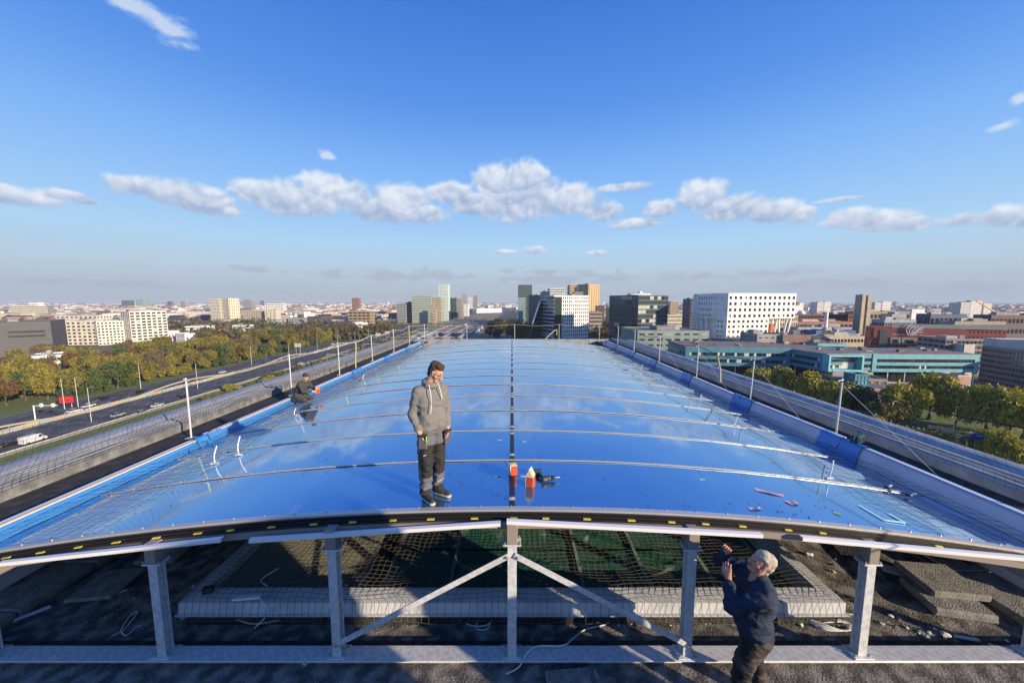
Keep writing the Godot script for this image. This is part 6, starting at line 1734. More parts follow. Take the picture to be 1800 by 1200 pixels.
func build_trees() -> void:
	crowns["round"] = [crown_mesh("round", 2600, 0.062, 1), crown_mesh("round", 2600, 0.062, 2), crown_mesh("round", 2300, 0.066, 3), crown_mesh("round", 2300, 0.066, 4)]
	crowns["cone"] = [crown_mesh("cone", 1500, 0.06, 5), crown_mesh("cone", 1500, 0.06, 6)]
	crowns["bush"] = [crown_mesh("bush", 900, 0.075, 7), crown_mesh("bush", 900, 0.075, 8)]
	crowns["bare"] = [crown_mesh("bare", 1500, 0.045, 9), crown_mesh("bare", 1300, 0.045, 10)]
	trunks = [trunk_mesh(3), trunk_mesh(4, true)]
	var hues := {"olive": Color(0.18, 0.162, 0.038), "yellow": Color(0.36, 0.32, 0.05), "green": Color(0.075, 0.115, 0.032), "rust": Color(0.155, 0.088, 0.036), "bare": Color(0.165, 0.12, 0.078), "orange": Color(0.27, 0.145, 0.03), "dark": Color(0.036, 0.050, 0.028), "purple": Color(0.07, 0.030, 0.030), "gold": Color(0.25, 0.215, 0.04)}
	for k in hues:
		var m := vmat("leaf_" + k, 0.75)
		m.albedo_color = hues[k].linear_to_srgb()
		m.backlight_enabled = true
		m.backlight = Color(0.65, 0.65, 0.25)
		leaf_tints[k] = m
	# the park beyond the motorway
	var n := 0
	var taken := []
	while n < 255:
		var d := rng.randf_range(112, 470)
		var x := rng.randf_range(-205.0, -1.42 * d) if 1.42 * d > 205.0 else rng.randf_range(-225.0, -206.0)
		if rng.randf() < 0.55:
			x = rng.randf_range(-300, -204)
		if d < 165.0 and x > -217.0:
			continue
		if d > 330.0 and x < -240.0 and x > -420.0 and d < 440.0 and x < -0.86 * d:
			continue
		if d > 285.0 and x < -330.0:
			continue
		var p := Vector3(x, 0, -d)
		var ok := true
		for q in taken:
			if q.distance_to(p) < 6.5:
				ok = false
				break
		if not ok:
			continue
		taken.append(p)
		n += 1
		var pick := rng.randf()
		var kind := "round"
		var hue: String = ["olive", "gold", "olive", "green", "gold", "olive", "rust", "green", "gold", "bare"][rng.randi() % 10]
		if pick < 0.10:
			kind = "bare"; hue = "bare"
		elif pick < 0.24:
			kind = "cone"; hue = "olive" if rng.randf() < 0.5 else "rust"
		elif pick < 0.26:
			hue = "orange"
		elif pick < 0.28:
			hue = "purple"
		var h := rng.randf_range(10, 16.5) * (0.8 if kind == "cone" else 1.0)
		tree(p, kind, hue, h, h * (0.28 if kind == "cone" else rng.randf_range(0.40, 0.52)), "park trees", "in the park beyond the motorway")
	for k in 34:   # a planted row of rust conifers
		tree(Vector3(lerpf(-265, -170, k / 33.0) + rng.randf_range(-2, 2), 0, -lerpf(480, 520, k / 33.0) + rng.randf_range(-6, 6)), "cone", "rust", rng.randf_range(13, 17), 4.6, "conifer row", "in the dense planted row before the far houses")
	for k in 40:   # scrub between motorway and railway
		var d := 165.0 + k * 9.5
		tree(Vector3(-138.0 + rng.randf_range(-5, 5), 0, -d), "bush", ["olive", "green", "yellow", "rust"][rng.randi() % 4], rng.randf_range(3, 6), rng.randf_range(3, 5), "verge scrub", "on the verge between motorway and railway")
	for k in 42:
		var d := 168.0 + k * 12.5
		tree(Vector3(-205.5 + rng.randf_range(-3, 3), 0, -d), "bush" if k % 3 else "round", ["olive", "green", "gold"][rng.randi() % 3], rng.randf_range(6, 9), rng.randf_range(4, 6), "motorway hedge", "in the hedge along the far edge of the motorway")
	# beyond the far end of the roof
	for q in [[Vector3(7.93, 0.00, -430.00), "bare", "bare", 26, 15], [Vector3(18.94, 0.00, -440.00), "bare", "bare", 24, 13], [Vector3(-1.38, 0.00, -450.00), "round", "olive", 18, 10], [Vector3(-18.08, 0.00, -420.00), "round", "dark", 18, 9], [Vector3(-25.71, 0.00, -440.00), "round", "dark", 17, 9], [Vector3(-12.30, 0.00, -500.00), "round", "olive", 20, 10], [Vector3(-29.27, 0.00, -560.00), "round", "dark", 18, 11], [Vector3(0.00, 0.00, -620.00), "round", "green", 18, 12], [Vector3(-21.65, 0.00, -640.00), "round", "dark", 18, 12], [Vector3(-5.07, 0.00, -330.00), "round", "yellow", 9, 5], [Vector3(-16.73, 0.00, -340.00), "bush", "yellow", 7, 6], [Vector3(-23.34, 0.00, -345.00), "bush", "olive", 6, 6], [Vector3(13.07, 0.00, -340.00), "bush", "yellow", 8, 6], [Vector3(21.22, 0.00, -345.00), "bush", "olive", 7, 7], [Vector3(2.69, 0.00, -350.00), "round", "yellow", 10, 6], [Vector3(93.63, 0.00, -420.00), "bare", "bare", 14, 8], [Vector3(107.10, 0.00, -430.00), "bare", "bare", 13, 8], [Vector3(117.62, 0.00, -425.00), "bare", "bare", 14, 8], [Vector3(124.42, 0.00, -415.00), "round", "rust", 13, 8], [Vector3(93.48, 0.00, -400.00), "round", "olive", 9, 5], [Vector3(103.24, 0.00, -395.00), "bush", "yellow", 6, 5], [Vector3(101.48, 0.00, -330.00), "round", "bare", 17, 9], [Vector3(103.94, 0.00, -325.00), "bare", "bare", 19, 9], [Vector3(83.95, 0.00, -390.00), "bush", "olive", 6, 5], [Vector3(109.51, 0.00, -385.00), "round", "green", 8, 5], [Vector3(217.94, 0.00, -450.00), "round", "dark", 12, 9], [Vector3(195.03, 0.00, -430.00), "round", "olive", 12, 9], [Vector3(189.42, 0.00, -440.00), "round", "dark", 12, 9], [Vector3(175.65, 0.00, -420.00), "bare", "bare", 13, 8]]:
		tree(q[0], q[1], q[2], q[3], q[4], "trees behind the glass roof", "behind the far edge of the glass roof")
	# plane trees on the hospital street
	for q in [[Vector3(121.77, 0.00, -180.00), "round", "yellow", 14, 8], [Vector3(126.05, 0.00, -168.00), "round", "yellow", 16, 8.5], [Vector3(129.72, 0.00, -158.00), "round", "yellow", 16.5, 8.5], [Vector3(133.30, 0.00, -150.00), "round", "yellow", 14, 8], [Vector3(138.64, 0.00, -142.00), "round", "dark", 13, 7], [Vector3(137.38, 0.00, -146.00), "bush", "dark", 9, 6], [Vector3(136.99, 0.00, -132.00), "round", "olive", 9, 6], [Vector3(144.22, 0.00, -134.00), "round", "yellow", 16.5, 8], [Vector3(160.19, 0.00, -138.00), "round", "yellow", 19, 9.5], [Vector3(162.14, 0.00, -131.00), "round", "yellow", 16, 7.5], [Vector3(166.99, 0.00, -126.00), "round", "yellow", 18, 8.5], [Vector3(166.97, 0.00, -120.00), "round", "yellow", 18, 9], [Vector3(168.73, 0.00, -118.00), "round", "yellow", 16, 8], [Vector3(131.98, 0.00, -116.00), "bush", "yellow", 6, 6], [Vector3(133.61, 0.00, -110.00), "bush", "yellow", 6, 6], [Vector3(129.89, 0.00, -128.00), "bush", "yellow", 6, 6], [Vector3(137.82, 0.00, -108.00), "bush", "yellow", 7, 6], [Vector3(139.91, 0.00, -104.00), "round", "yellow", 9, 4.5], [Vector3(135.61, 0.00, -98.00), "round", "yellow", 10, 5], [Vector3(128.49, 0.00, -122.00), "bush", "olive", 4.5, 5]]:
		tree(q[0], q[1], q[2], q[3], q[4], "hospital street trees", "on the street before the brick clinic")
	# far woods as one mass
	var b := MB.new()
	b.use_color = true
	var pal := [Color(0.085, 0.078, 0.03), Color(0.05, 0.06, 0.025), Color(0.10, 0.075, 0.045), Color(0.12, 0.095, 0.03), Color(0.035, 0.045, 0.025)]
	for i in 6500:
		var d := 440.0 + 6000.0 * pow(rng.randf(), 2.1)
		var x := rng.randf_range(-1.5, 1.6) * d
		if x < -0.0 and x > -180.0 and d < 1800:
			continue
		if absf(x / d) < 0.10 and d > 700 and x > -100:
			continue
		var c: Color = pal[rng.randi() % 5]
		var s := rng.randf_range(4.0, 9.0)
		for k in 16:
			var p := Vector3(x, 0, -d) + Vector3(rng.randfn() * s * 0.8, absf(rng.randfn()) * s * 0.5 + 2.0, rng.randfn() * s * 0.5)
			p.y = minf(p.y, 13.0)
			var u := Vector3(rng.randfn(), rng.randfn(), rng.randfn()).normalized() * s * 0.36
			var w := u.cross(Vector3(rng.randfn(), rng.randfn(), rng.randfn())).normalized() * s * 0.3
			b.tint = c * rng.randf_range(0.7, 1.3)
			var j := b.pt(p - u)
			b.pt(p + w); b.pt(p + u); b.pt(p - w)
			b.ix.append_array([j, j + 1, j + 2, j, j + 2, j + 3])
	var o := solo(b, "distant_woods", vmat("woods_mass", 0.9), "distant autumn woods and gardens between the houses", "woods")
	o.set_meta("kind", "stuff")

func strip(called: String, x0: float, x1: float, z0: float, z1: float, y: float, m: Material) -> void:
	var b := MB.new()
	b.quad(Vector3(x0, y, z0), Vector3(x0, y, z1), Vector3(x1, y, z1), Vector3(x1, y, z0))
	setting(b, called, m)

func build_roads() -> void:
	var asphalt := mat("asphalt", Color.WHITE, 0.85, 0.0, tone(0.01, [[0.0, lin(0.04, 0.04, 0.042)], [0.48, lin(0.065, 0.065, 0.066)], [0.52, lin(0.085, 0.083, 0.08)], [1.0, lin(0.125, 0.12, 0.115)]], 71), 0.02)
	var grass := mat("grass", Color.WHITE, 0.95, 0.0, tone(0.02, [[0.0, lin(0.07, 0.11, 0.022)], [0.5, lin(0.12, 0.16, 0.036)], [1.0, lin(0.19, 0.19, 0.07)]], 72), 0.05)
	var ballast := mat("ballast", Color.WHITE, 0.95, 0.0, tone(0.02, [[0.0, lin(0.15, 0.105, 0.07)], [0.5, lin(0.25, 0.185, 0.13)], [1.0, lin(0.35, 0.275, 0.205)]], 73), 0.06)
	var paint_w := mat("road_paint", lin(0.62, 0.62, 0.60), 0.7)
	strip("motorway", -173.0, -150.0, 0, -1500, 0.03, asphalt)
	strip("motorway", -199.0, -175.5, 0, -1500, 0.03, asphalt)
	strip("verge", -232.0, -199.0, -60, -330, 0.02, grass)
	strip("verge", -150.0, -130.0, 0, -1500, 0.02, grass)
	strip("railway_bed", -129.0, -38.0, -60, -1800, 0.05, ballast)
	strip("railway_road", -36.0, -8.0, -100, -1800, 0.04, asphalt)
	# platforms, canopies, trains and planted strips on the railway
	for q in [[-118.0, 3.6], [-98.5, 3.6], [-79.5, 3.6], [-60.0, 3.6]]:
		var pf := thing("station_platform", "long pale station platform with a thin white canopy", "platform", Vector3(q[0], 0, -560), 0.0, "platforms of the station")
		var pb := MB.new()
		pb.box(Vector3(0, 0.5, 0), Vector3(q[1], 1.0, 330))
		part(pb, "deck", paint(Color(0.42, 0.38, 0.33)), pf)
		for k in 2:
			pb = MB.new()
			pb.box(Vector3(0, 4.6, 120 - k * 52.0), Vector3(q[1] + 0.6, 0.25, 44))
			part(pb, "canopy", paint(Color(0.55, 0.55, 0.55)), pf)
			pb = MB.new()
			pb.box(Vector3(0, 2.7, 120 - k * 52.0), Vector3(0.3, 3.6, 36))
			part(pb, "canopy_support", paint(Color(0.2, 0.2, 0.2)), pf)
	for q in [[-107.0, -430, 4, "pale four-car train standing nearest the motorway"], [-86.0, -690, 6, "long pale six-car train standing between two platforms"], [-50.5, -520, 5, "pale five-car train standing nearest the railway road"]]:
		var tr := thing("train", q[3], "train", Vector3(q[0], 0.2, q[1]))
		for k in q[2]:
			var tb := MB.new()
			tb.bevel(Vector3(0, 2.1, -k * 24.0), Vector3(2.9, 3.4, 23.2), 0.3)
			var cr := part(tb, "carriage", paint(Color(0.62, 0.62, 0.60)), tr)
			tb = MB.new()
			tb.box(Vector3(0, 2.6, -k * 24.0), Vector3(2.96, 0.9, 21))
			part(tb, "window_band", window_glass(2), cr)
			tb = MB.new()
			tb.box(Vector3(0, 0.5, -k * 24.0), Vector3(2.4, 0.8, 20))
			part(tb, "underframe", mat("steel_dark", Color.WHITE), cr)
	for k in 10:
		var gp := thing("catenary_portal", "grey steel portal spanning the railway tracks", "portal", Vector3(-105.0, 0, -255.0 - k * 62.0), 0.0, "portals over the railway")
		var gb := MB.new()
		gb.beam(Vector3(-24, 8.6, 0), Vector3(46, 8.6, 0), 0.35, 0.7)
		part(gb, "beam", mat("mast_grey", lin(0.25, 0.26, 0.26), 0.6), gp)
		for x in [-24.0, 46.0]:
			gb = MB.new()
			gb.box(Vector3(x, 4.3, 0.2), Vector3(0.4, 8.7, 0.4))
			part(gb, "leg", mat("mast_grey", lin(0.25, 0.26, 0.26), 0.6), gp)
	for q in [[-128.5, 2.0], [-66.0, 2.4], [-40.5, 2.4]]:
		strip("planted_strip", q[0] - q[1], q[0] + q[1], -200, -1200, 0.08, grass)
	strip("playing_field", 60.0, 130.0, -330, -420, 0.03, mat("pitch", lin(0.035, 0.11, 0.045), 0.9))
	strip("hospital_street", 122.0, 150.0, -40, -175, 0.03, asphalt)
	strip("hospital_lawn", 150.0, 200.0, -40, -150, 0.02, grass)
	strip("cycle_path", -262.0, -232.0, -96, -112, 0.05, mat("cycle_red", lin(0.20, 0.085, 0.06), 0.9))
	strip("side_road", -260.0, -199.0, -100, -116, 0.04, asphalt)
	var b := MB.new()
	for x in [-167.5, -161.7, -155.9, -193.0, -187.2, -181.4, -27.0, -18.0]:
		var z := -60.0
		while z > -900.0:
			b.quad(Vector3(x - 0.09, 0.05, z), Vector3(x - 0.09, 0.05, z - 3.0), Vector3(x + 0.09, 0.05, z - 3.0), Vector3(x + 0.09, 0.05, z))
			z -= 9.0
	for x in [-172.4, -150.8, -198.4, -176.2, -35.0, -9.0]:
		b.quad(Vector3(x - 0.1, 0.05, 0), Vector3(x - 0.1, 0.05, -1400), Vector3(x + 0.1, 0.05, -1400), Vector3(x + 0.1, 0.05, 0))
	setting(b, "lane_markings", paint_w)
	# concrete barrier between the carriageways, some lengths painted over
	var graf := []
	for k in 5:
		graf.append(mat("graffiti_%d" % k, Color.WHITE, 0.8, 0.0, tone(0.03, [[0.0, lin(0.42, 0.40, 0.35)], [0.40, lin(0.42, 0.40, 0.35)], [0.42, [lin(0.5, 0.42, 0.15), lin(0.12, 0.32, 0.38), lin(0.55, 0.2, 0.1), lin(0.3, 0.4, 0.2), lin(0.6, 0.58, 0.5)][k]], [0.56, [lin(0.55, 0.5, 0.3), lin(0.2, 0.4, 0.55), lin(0.6, 0.3, 0.12), lin(0.2, 0.3, 0.35), lin(0.3, 0.3, 0.45)][k]], [0.58, lin(0.06, 0.06, 0.07)], [0.62, lin(0.42, 0.40, 0.35)], [1.0, lin(0.42, 0.40, 0.35)]], 80 + k, 3, 256), 0.25))
	var wall := thing("barrier_wall", "pale concrete barrier wall with graffiti between the carriageways", "barrier", Vector3(-174.2, 0, -100))
	for k in 120:
		var s := MB.new()
		s.box(Vector3(0, 0.75, 30.0 - k * 4.0), Vector3(0.3, 1.5, 3.9))
		part(s, "panel", graf[k % 5] if (k < 40 or (k > 62 and k < 80)) else mat("concrete", Color.WHITE), wall)
	for k in 60:
		var s := MB.new()
		s.box(Vector3(0, 1.15, 32.0 - k * 8.0), Vector3(0.35, 2.3, 0.25))
		part(s, "post", paint(Color(0.12, 0.2, 0.42)) if k < 25 else mat("galvanised", Color.WHITE), wall)
	var rail := thing("crash_barrier", "low steel crash barrier along the near motorway edge", "barrier", Vector3(-149.6, 0, -80))
	b = MB.new()
	b.beam(Vector3(0, 0.7, 60), Vector3(0, 0.7, -500), 0.08, 0.32)
	part(b, "rail", mat("galvanised", Color.WHITE), rail)
	b = MB.new()
	b.box(Vector3(0.9, 0.35, -220), Vector3(0.6, 0.7, 560))
	part(b, "concrete_kerb", mat("concrete", Color.WHITE), rail)
	# railway
	for k in 9:
		var t := thing("railway_track", "steel railway track on brown ballast along the motorway", "railway track", Vector3(-124.0 + k * 9.6, 0.05, -600), 0.0, "tracks of the railway")
		for s in [-0.72, 0.72]:
			b = MB.new()
			b.box(Vector3(s, 0.14, 0), Vector3(0.12, 0.17, 1100))
			part(b, "rail", mat("rail_steel", lin(0.28, 0.25, 0.23), 0.4, 0.5), t)
		b = MB.new()
		for i in 220:
			b.box(Vector3(0, 0.03, 545 - i * 5.0), Vector3(2.6, 0.1, 0.5))
		stuff_part(b, "sleeper", mat("sleeper", lin(0.13, 0.11, 0.09), 0.9), t)
	for k in 14:
		for x in [-128.0, -82.0]:
			var m := thing("catenary_mast", "grey steel mast carrying the railway wires", "mast", Vector3(x, 0, -230.0 - k * 55.0), 0.0, "masts along the railway")
			b = MB.new()
			b.tube([Vector3.ZERO, Vector3(0, 8.0, 0)], 0.16, 6)
			part(b, "pole", mat("mast_grey", lin(0.25, 0.26, 0.26), 0.6), m)
			b = MB.new()
			b.beam(Vector3(0, 7.4, 0), Vector3(5.0, 7.2, 0), 0.15, 0.15)
			part(b, "arm", mat("mast_grey", lin(0.25, 0.26, 0.26), 0.6), m)
	# lamp posts
	for q in [Vector3(-185.66, 0.00, -154.24), Vector3(-188.46, 0.00, -151.71), Vector3(-193.17, 0.00, -188.55), Vector3(-163.59, 0.00, -188.55), Vector3(-186.75, 0.00, -261.72), Vector3(-173.94, 0.00, -285.24), Vector3(-171.99, 0.00, -323.92), Vector3(-170.98, 0.00, -360.45), Vector3(-171.12, 0.00, -400.49), Vector3(-167.73, 0.00, -430.29), Vector3(-169.73, 0.00, -523.53), Vector3(-158.73, 0.00, -135.39)]:
		lamp(q, 13.0, "tall grey lamp post with a short arm beside the motorway", "motorway lamp posts")
	for q in [Vector3(138.27, 0.00, -130.88), Vector3(152.70, 0.00, -123.80), Vector3(169.35, 0.00, -118.44)]:
		lamp(q, 9.0, "grey lamp post on the street before the clinic", "street lamp posts")
	# signs
	sign_board(Vector3(-190.29, 0.00, -154.24), Vector3(4.4, 2.6, 0.4), 3.4, lin(0.55, 0.02, 0.02), 0.35, "red billboard in a dark frame by the motorway", "billboard", true)
	sign_board(Vector3(138.97, 0.00, -104.74), Vector3(6.6, 2.0, 0.15), 5.4, lin(0.005, 0.06, 0.42), -0.35, "blue direction sign with white lettering on the hospital street", "road sign")
	for q in [Vector3(132.91, 0.00, -112.57), Vector3(134.37, 0.00, -110.74), Vector3(132.43, 0.00, -104.74)]:
		sign_board(q, Vector3(3.4, 1.7, 0.15), 5.4, lin(0.05, 0.06, 0.085), -0.35, "dark back of a road sign on the hospital street", "road sign", false, "road sign backs")
	for q in [Vector3(-151.94, 0.00, -417.86), Vector3(-150.18, 0.00, -443.48), Vector3(-182.99, 0.00, -313.32)]:
		sign_board(q, Vector3(5.5, 3.2, 0.15), 8.0, lin(0.36, 0.40, 0.44), 0.1, "grey back of a gantry sign over the far motorway", "road sign", false, "gantry sign backs")
	var gt := thing("sign_gantry", "white steel sign gantry with round lamps beside the motorway", "gantry", Vector3(-178.91, 0.00, -134.73))
	b = MB.new()
	b.tube([Vector3.ZERO, Vector3(0, 6.5, 0)], 0.2, 8)
	b.tube([Vector3(0, 6.3, 0), Vector3(9, 6.5, 0)], 0.14, 8)
	part(b, "frame", mat("white_alu", Color.WHITE), gt)
	for k in 2:
		b = MB.new()
		b.lathe([Vector2(0.8, 0), Vector2(0.8, 0.2), Vector2(0, 0.25)], Vector3(3.2 + k * 4.4, 6.6, 0.1), 14, Basis(Vector3.RIGHT, PI / 2))
		part(b, "disc", mat("board_white", Color.WHITE), gt)
	# traffic
	var paints := {"white": lin(0.72, 0.72, 0.72), "black": lin(0.015, 0.015, 0.018), "silver": lin(0.38, 0.39, 0.41), "blue": lin(0.03, 0.06, 0.14), "red": lin(0.32, 0.02, 0.02), "grey": lin(0.12, 0.125, 0.13)}
	for q in [[Vector3(-177.97, 0.00, -129.04), "black", "dark car coming off the side road onto the motorway"], [Vector3(-157.78, 0.00, -112.11), "black", "dark car just ahead of the white van"], [Vector3(-156.05, 0.00, -142.36), "silver", "silver car in the middle lane before the masts"], [Vector3(-149.57, 0.00, -145.35), "silver", "silver-white car following the other silver one"], [Vector3(-153.49, 0.00, -155.96), "white", "white taxi-like car with yellow plate in the fast lane"], [Vector3(-155.33, 0.00, -170.24), "black", "black car close behind another dark one"], [Vector3(-151.42, 0.00, -174.48), "blue", "dark blue car passing the scrub"], [Vector3(-179.64, 0.00, -147.68), "white", "white car in the queue under the lamp posts"], [Vector3(-182.26, 0.00, -155.10), "white", "white car leaving the queue under the lamp posts"], [Vector3(-178.79, 0.00, -142.36), "blue", "blue car at the end of the queue"], [Vector3(-187.40, 0.00, -161.39), "grey", "grey car beside the barrier wall"], [Vector3(-189.46, 0.00, -167.18), "black", "black car at the edge of the grass verge"], [Vector3(-185.28, 0.00, -180.09), "black", "black car coming out under the trees"], [Vector3(148.29, 0.00, -115.44), "silver", "silver car parked on the hospital street"], [Vector3(145.35, 0.00, -115.44), "black", "black car parked on the hospital street"]]:
		car(q[0], 0.0, q[1], paints[q[1]], q[2], "")
	for k in 60:
		var d := 230.0 + 900.0 * pow(rng.randf(), 1.3)
		var x: float = [-170.5, -164.6, -158.8, -153.0, -190.0, -184.0, -30.5, -22.5, -13.5, -30.5, -22.5, -13.5][rng.randi() % 12]
		var c: String = paints.keys()[rng.randi() % 6]
		car(Vector3(x, 0.05, -d), 0.0, c, paints[c], "%s car far along the %s" % [c, "motorway" if x < -100 else "road right of the railway"], "far %s cars on the %s" % [c, "motorway" if x < -100 else "railway road"])
	van(Vector3(-154.29, 0.00, -114.95))

func lamp(at: Vector3, h: float, label: String, group: String) -> void:
	var o := thing("lamp_post", label, "lamp post", at, 0.0, group)
	var b := MB.new()
	b.tube([Vector3.ZERO, Vector3(0, h, 0)], 0.13, 8, 0.07)
	part(b, "pole", mat("galvanised", Color.WHITE), o, true)
	b = MB.new()
	b.tube([Vector3(0, h, 0), Vector3(1.0, h + 0.25, 0), Vector3(1.8, h + 0.3, 0)], 0.05, 6)
	part(b, "arm", mat("galvanised", Color.WHITE), o, true)
	b = MB.new()
	b.bevel(Vector3(1.9, h + 0.27, 0), Vector3(0.8, 0.16, 0.3), 0.05)
	part(b, "lamp_head", mat("mast_grey", lin(0.25, 0.26, 0.26), 0.6), o)

func sign_board(at: Vector3, s: Vector3, y: float, c: Color, turn: float, label: String, cat: String, framed := false, group := "") -> void:
	var o := thing("billboard" if framed else "road_sign", label, cat, at, turn, group)
	var b := MB.new()
	for e in [-1.0, 1.0]:
		b.tube([Vector3(e * s.x * 0.3, 0, -0.2), Vector3(e * s.x * 0.3, y + s.y * 0.5, -0.2)], 0.12, 8)
	part(b, "posts" if false else "stand", mat("galvanised", Color.WHITE), o)
	b = MB.new()
	b.bevel(Vector3(0, y, 0), s, 0.03)
	part(b, "board", mat("sign_%.2f_%.2f_%.2f" % [c.r, c.g, c.b], c, 0.5), o)
	if framed:
		b = MB.new()
		b.box(Vector3(0, y, -0.15), s + Vector3(1.0, 1.0, -0.05))
		part(b, "frame", mat("steel_dark", Color.WHITE), o)
		b = MB.new()
		b.box(Vector3(-0.4, y - 0.2, s.z * 0.5 + 0.01), Vector3(3.0, 0.35, 0.02))
		part(b, "print", mat("sign_dark_red", lin(0.2, 0.01, 0.01), 0.5), o)
	elif cat == "road sign" and group == "":
		for k in 2:
			b = MB.new()
			b.box(Vector3(-0.5 + k * 1.4, y + 0.35 - k * 0.6, s.z * 0.5 + 0.01), Vector3(3.0 - k * 0.6, 0.28, 0.02))
			part(b, "lettering", mat("sign_white", lin(0.8, 0.8, 0.8), 0.5), o)

var car_meshes := {}

func car(at: Vector3, turn: float, hue: String, c: Color, label: String, group: String) -> void:
	if car_meshes.is_empty():
		var b := MB.new()
		b.prism([Vector2(-2.15, 0.28), Vector2(-2.2, 0.62), Vector2(-2.05, 0.82), Vector2(-1.15, 0.94), Vector2(1.25, 0.98), Vector2(2.0, 0.95), Vector2(2.15, 0.75), Vector2(2.15, 0.3)], Vector3(0.87, 0, 0), Vector3(0, 0, 1), Vector3.UP, Vector3(-1.74, 0, 0))
		car_meshes["body"] = b.mesh()
		b = MB.new()
		b.hexa([Vector3(-0.82, 0.93, 1.75), Vector3(0.82, 0.93, 1.75), Vector3(0.82, 0.93, -1.25), Vector3(-0.82, 0.93, -1.25), Vector3(-0.64, 1.42, 1.15), Vector3(0.64, 1.42, 1.15), Vector3(0.64, 1.42, -0.45), Vector3(-0.64, 1.42, -0.45)])
		car_meshes["cabin"] = b.mesh()
		b = MB.new()
		b.bevel(Vector3(0, 1.44, 0.35), Vector3(1.3, 0.05, 1.62), 0.02)
		car_meshes["roof"] = b.mesh()
		b = MB.new()
		b.lathe([Vector2(0, -0.11), Vector2(0.26, -0.11), Vector2(0.32, -0.08), Vector2(0.32, 0.08), Vector2(0.26, 0.11), Vector2(0, 0.11)], Vector3.ZERO, 12, Basis(Vector3(0, 0, 1), PI / 2))
		car_meshes["wheel"] = b.mesh()
		b = MB.new()
		b.box(Vector3.ZERO, Vector3(0.32, 0.13, 0.05))
		car_meshes["lamp"] = b.mesh()
		b = MB.new()
		b.box(Vector3.ZERO, Vector3(0.5, 0.12, 0.03))
		car_meshes["plate"] = b.mesh()
	var o := thing("car", label, "car", at, turn, group)
	put(car_meshes["body"], "body", mat("car_" + hue, c, 0.25, 0.2), o)
	put(car_meshes["cabin"], "windows", window_glass(), o)
	put(car_meshes["roof"], "roof", mat("car_" + hue, c, 0.25, 0.2), o)
	for q in [[-0.8, 1.35], [0.8, 1.35], [-0.8, -1.35], [0.8, -1.35]]:
		put(car_meshes["wheel"], "wheel", mat("rubber", Color.WHITE), o, Vector3(q[0], 0.32, q[1]))
	for s in [-1.0, 1.0]:
		put(car_meshes["lamp"], "tail_lamp", mat("tail_lamp", lin(0.3, 0.01, 0.01), 0.3), o, Vector3(s * 0.62, 0.78, 2.17))
		put(car_meshes["lamp"], "headlamp", mat("headlamp", lin(0.7, 0.7, 0.68), 0.15), o, Vector3(s * 0.6, 0.7, -2.18))
	put(car_meshes["plate"], "number_plate", mat("yellow_tab", Color.WHITE), o, Vector3(0, 0.55, 2.17))

func van(at: Vector3) -> void:
	var o := thing("delivery_van", "white delivery van with a tall roof on the motorway", "van", at)
	var w := mat("car_white", lin(0.72, 0.72, 0.72), 0.25, 0.2)
	var b := MB.new()
	b.prism([Vector2(2.9, 0.4), Vector2(2.95, 2.45), Vector2(2.7, 2.6), Vector2(-0.9, 2.58), Vector2(-1.5, 2.35), Vector2(-2.1, 1.45), Vector2(-2.85, 1.15), Vector2(-2.95, 0.45)], Vector3(0.98, 0, 0), Vector3(0, 0, 1), Vector3.UP, Vector3(-1.96, 0, 0))
	part(b, "body", w, o)
	b = MB.new()
	b.beam(Vector3(0, 2.28, -1.58), Vector3(0, 1.5, -2.10), 1.7, 0.04, Vector3(0, 1, -1))
	part(b, "windscreen", window_glass(), o)
	for s in [-1.0, 1.0]:
		b = MB.new()
		b.box(Vector3(s * 0.985, 1.85, -1.2), Vector3(0.03, 0.7, 0.9))
		part(b, "side_window", window_glass(), o)
		for z in [-1.9, 1.9]:
			b = MB.new()
			b.lathe([Vector2(0, -0.12), Vector2(0.3, -0.12), Vector2(0.37, -0.09), Vector2(0.37, 0.09), Vector2(0.3, 0.12), Vector2(0, 0.12)], Vector3(s * 0.9, 0.37, z), 12, Basis(Vector3(0, 0, 1), PI / 2))
			part(b, "wheel", mat("rubber", Color.WHITE), o)
		b = MB.new()
		b.box(Vector3(s * 0.88, 1.2, 2.96), Vector3(0.14, 0.6, 0.05))
		part(b, "tail_lamp", mat("tail_lamp", lin(0.3, 0.01, 0.01), 0.3), o)
	b = MB.new()
	b.box(Vector3(0, 0.7, 2.97), Vector3(0.5, 0.12, 0.03))
	part(b, "number_plate", mat("yellow_tab", Color.WHITE), o)

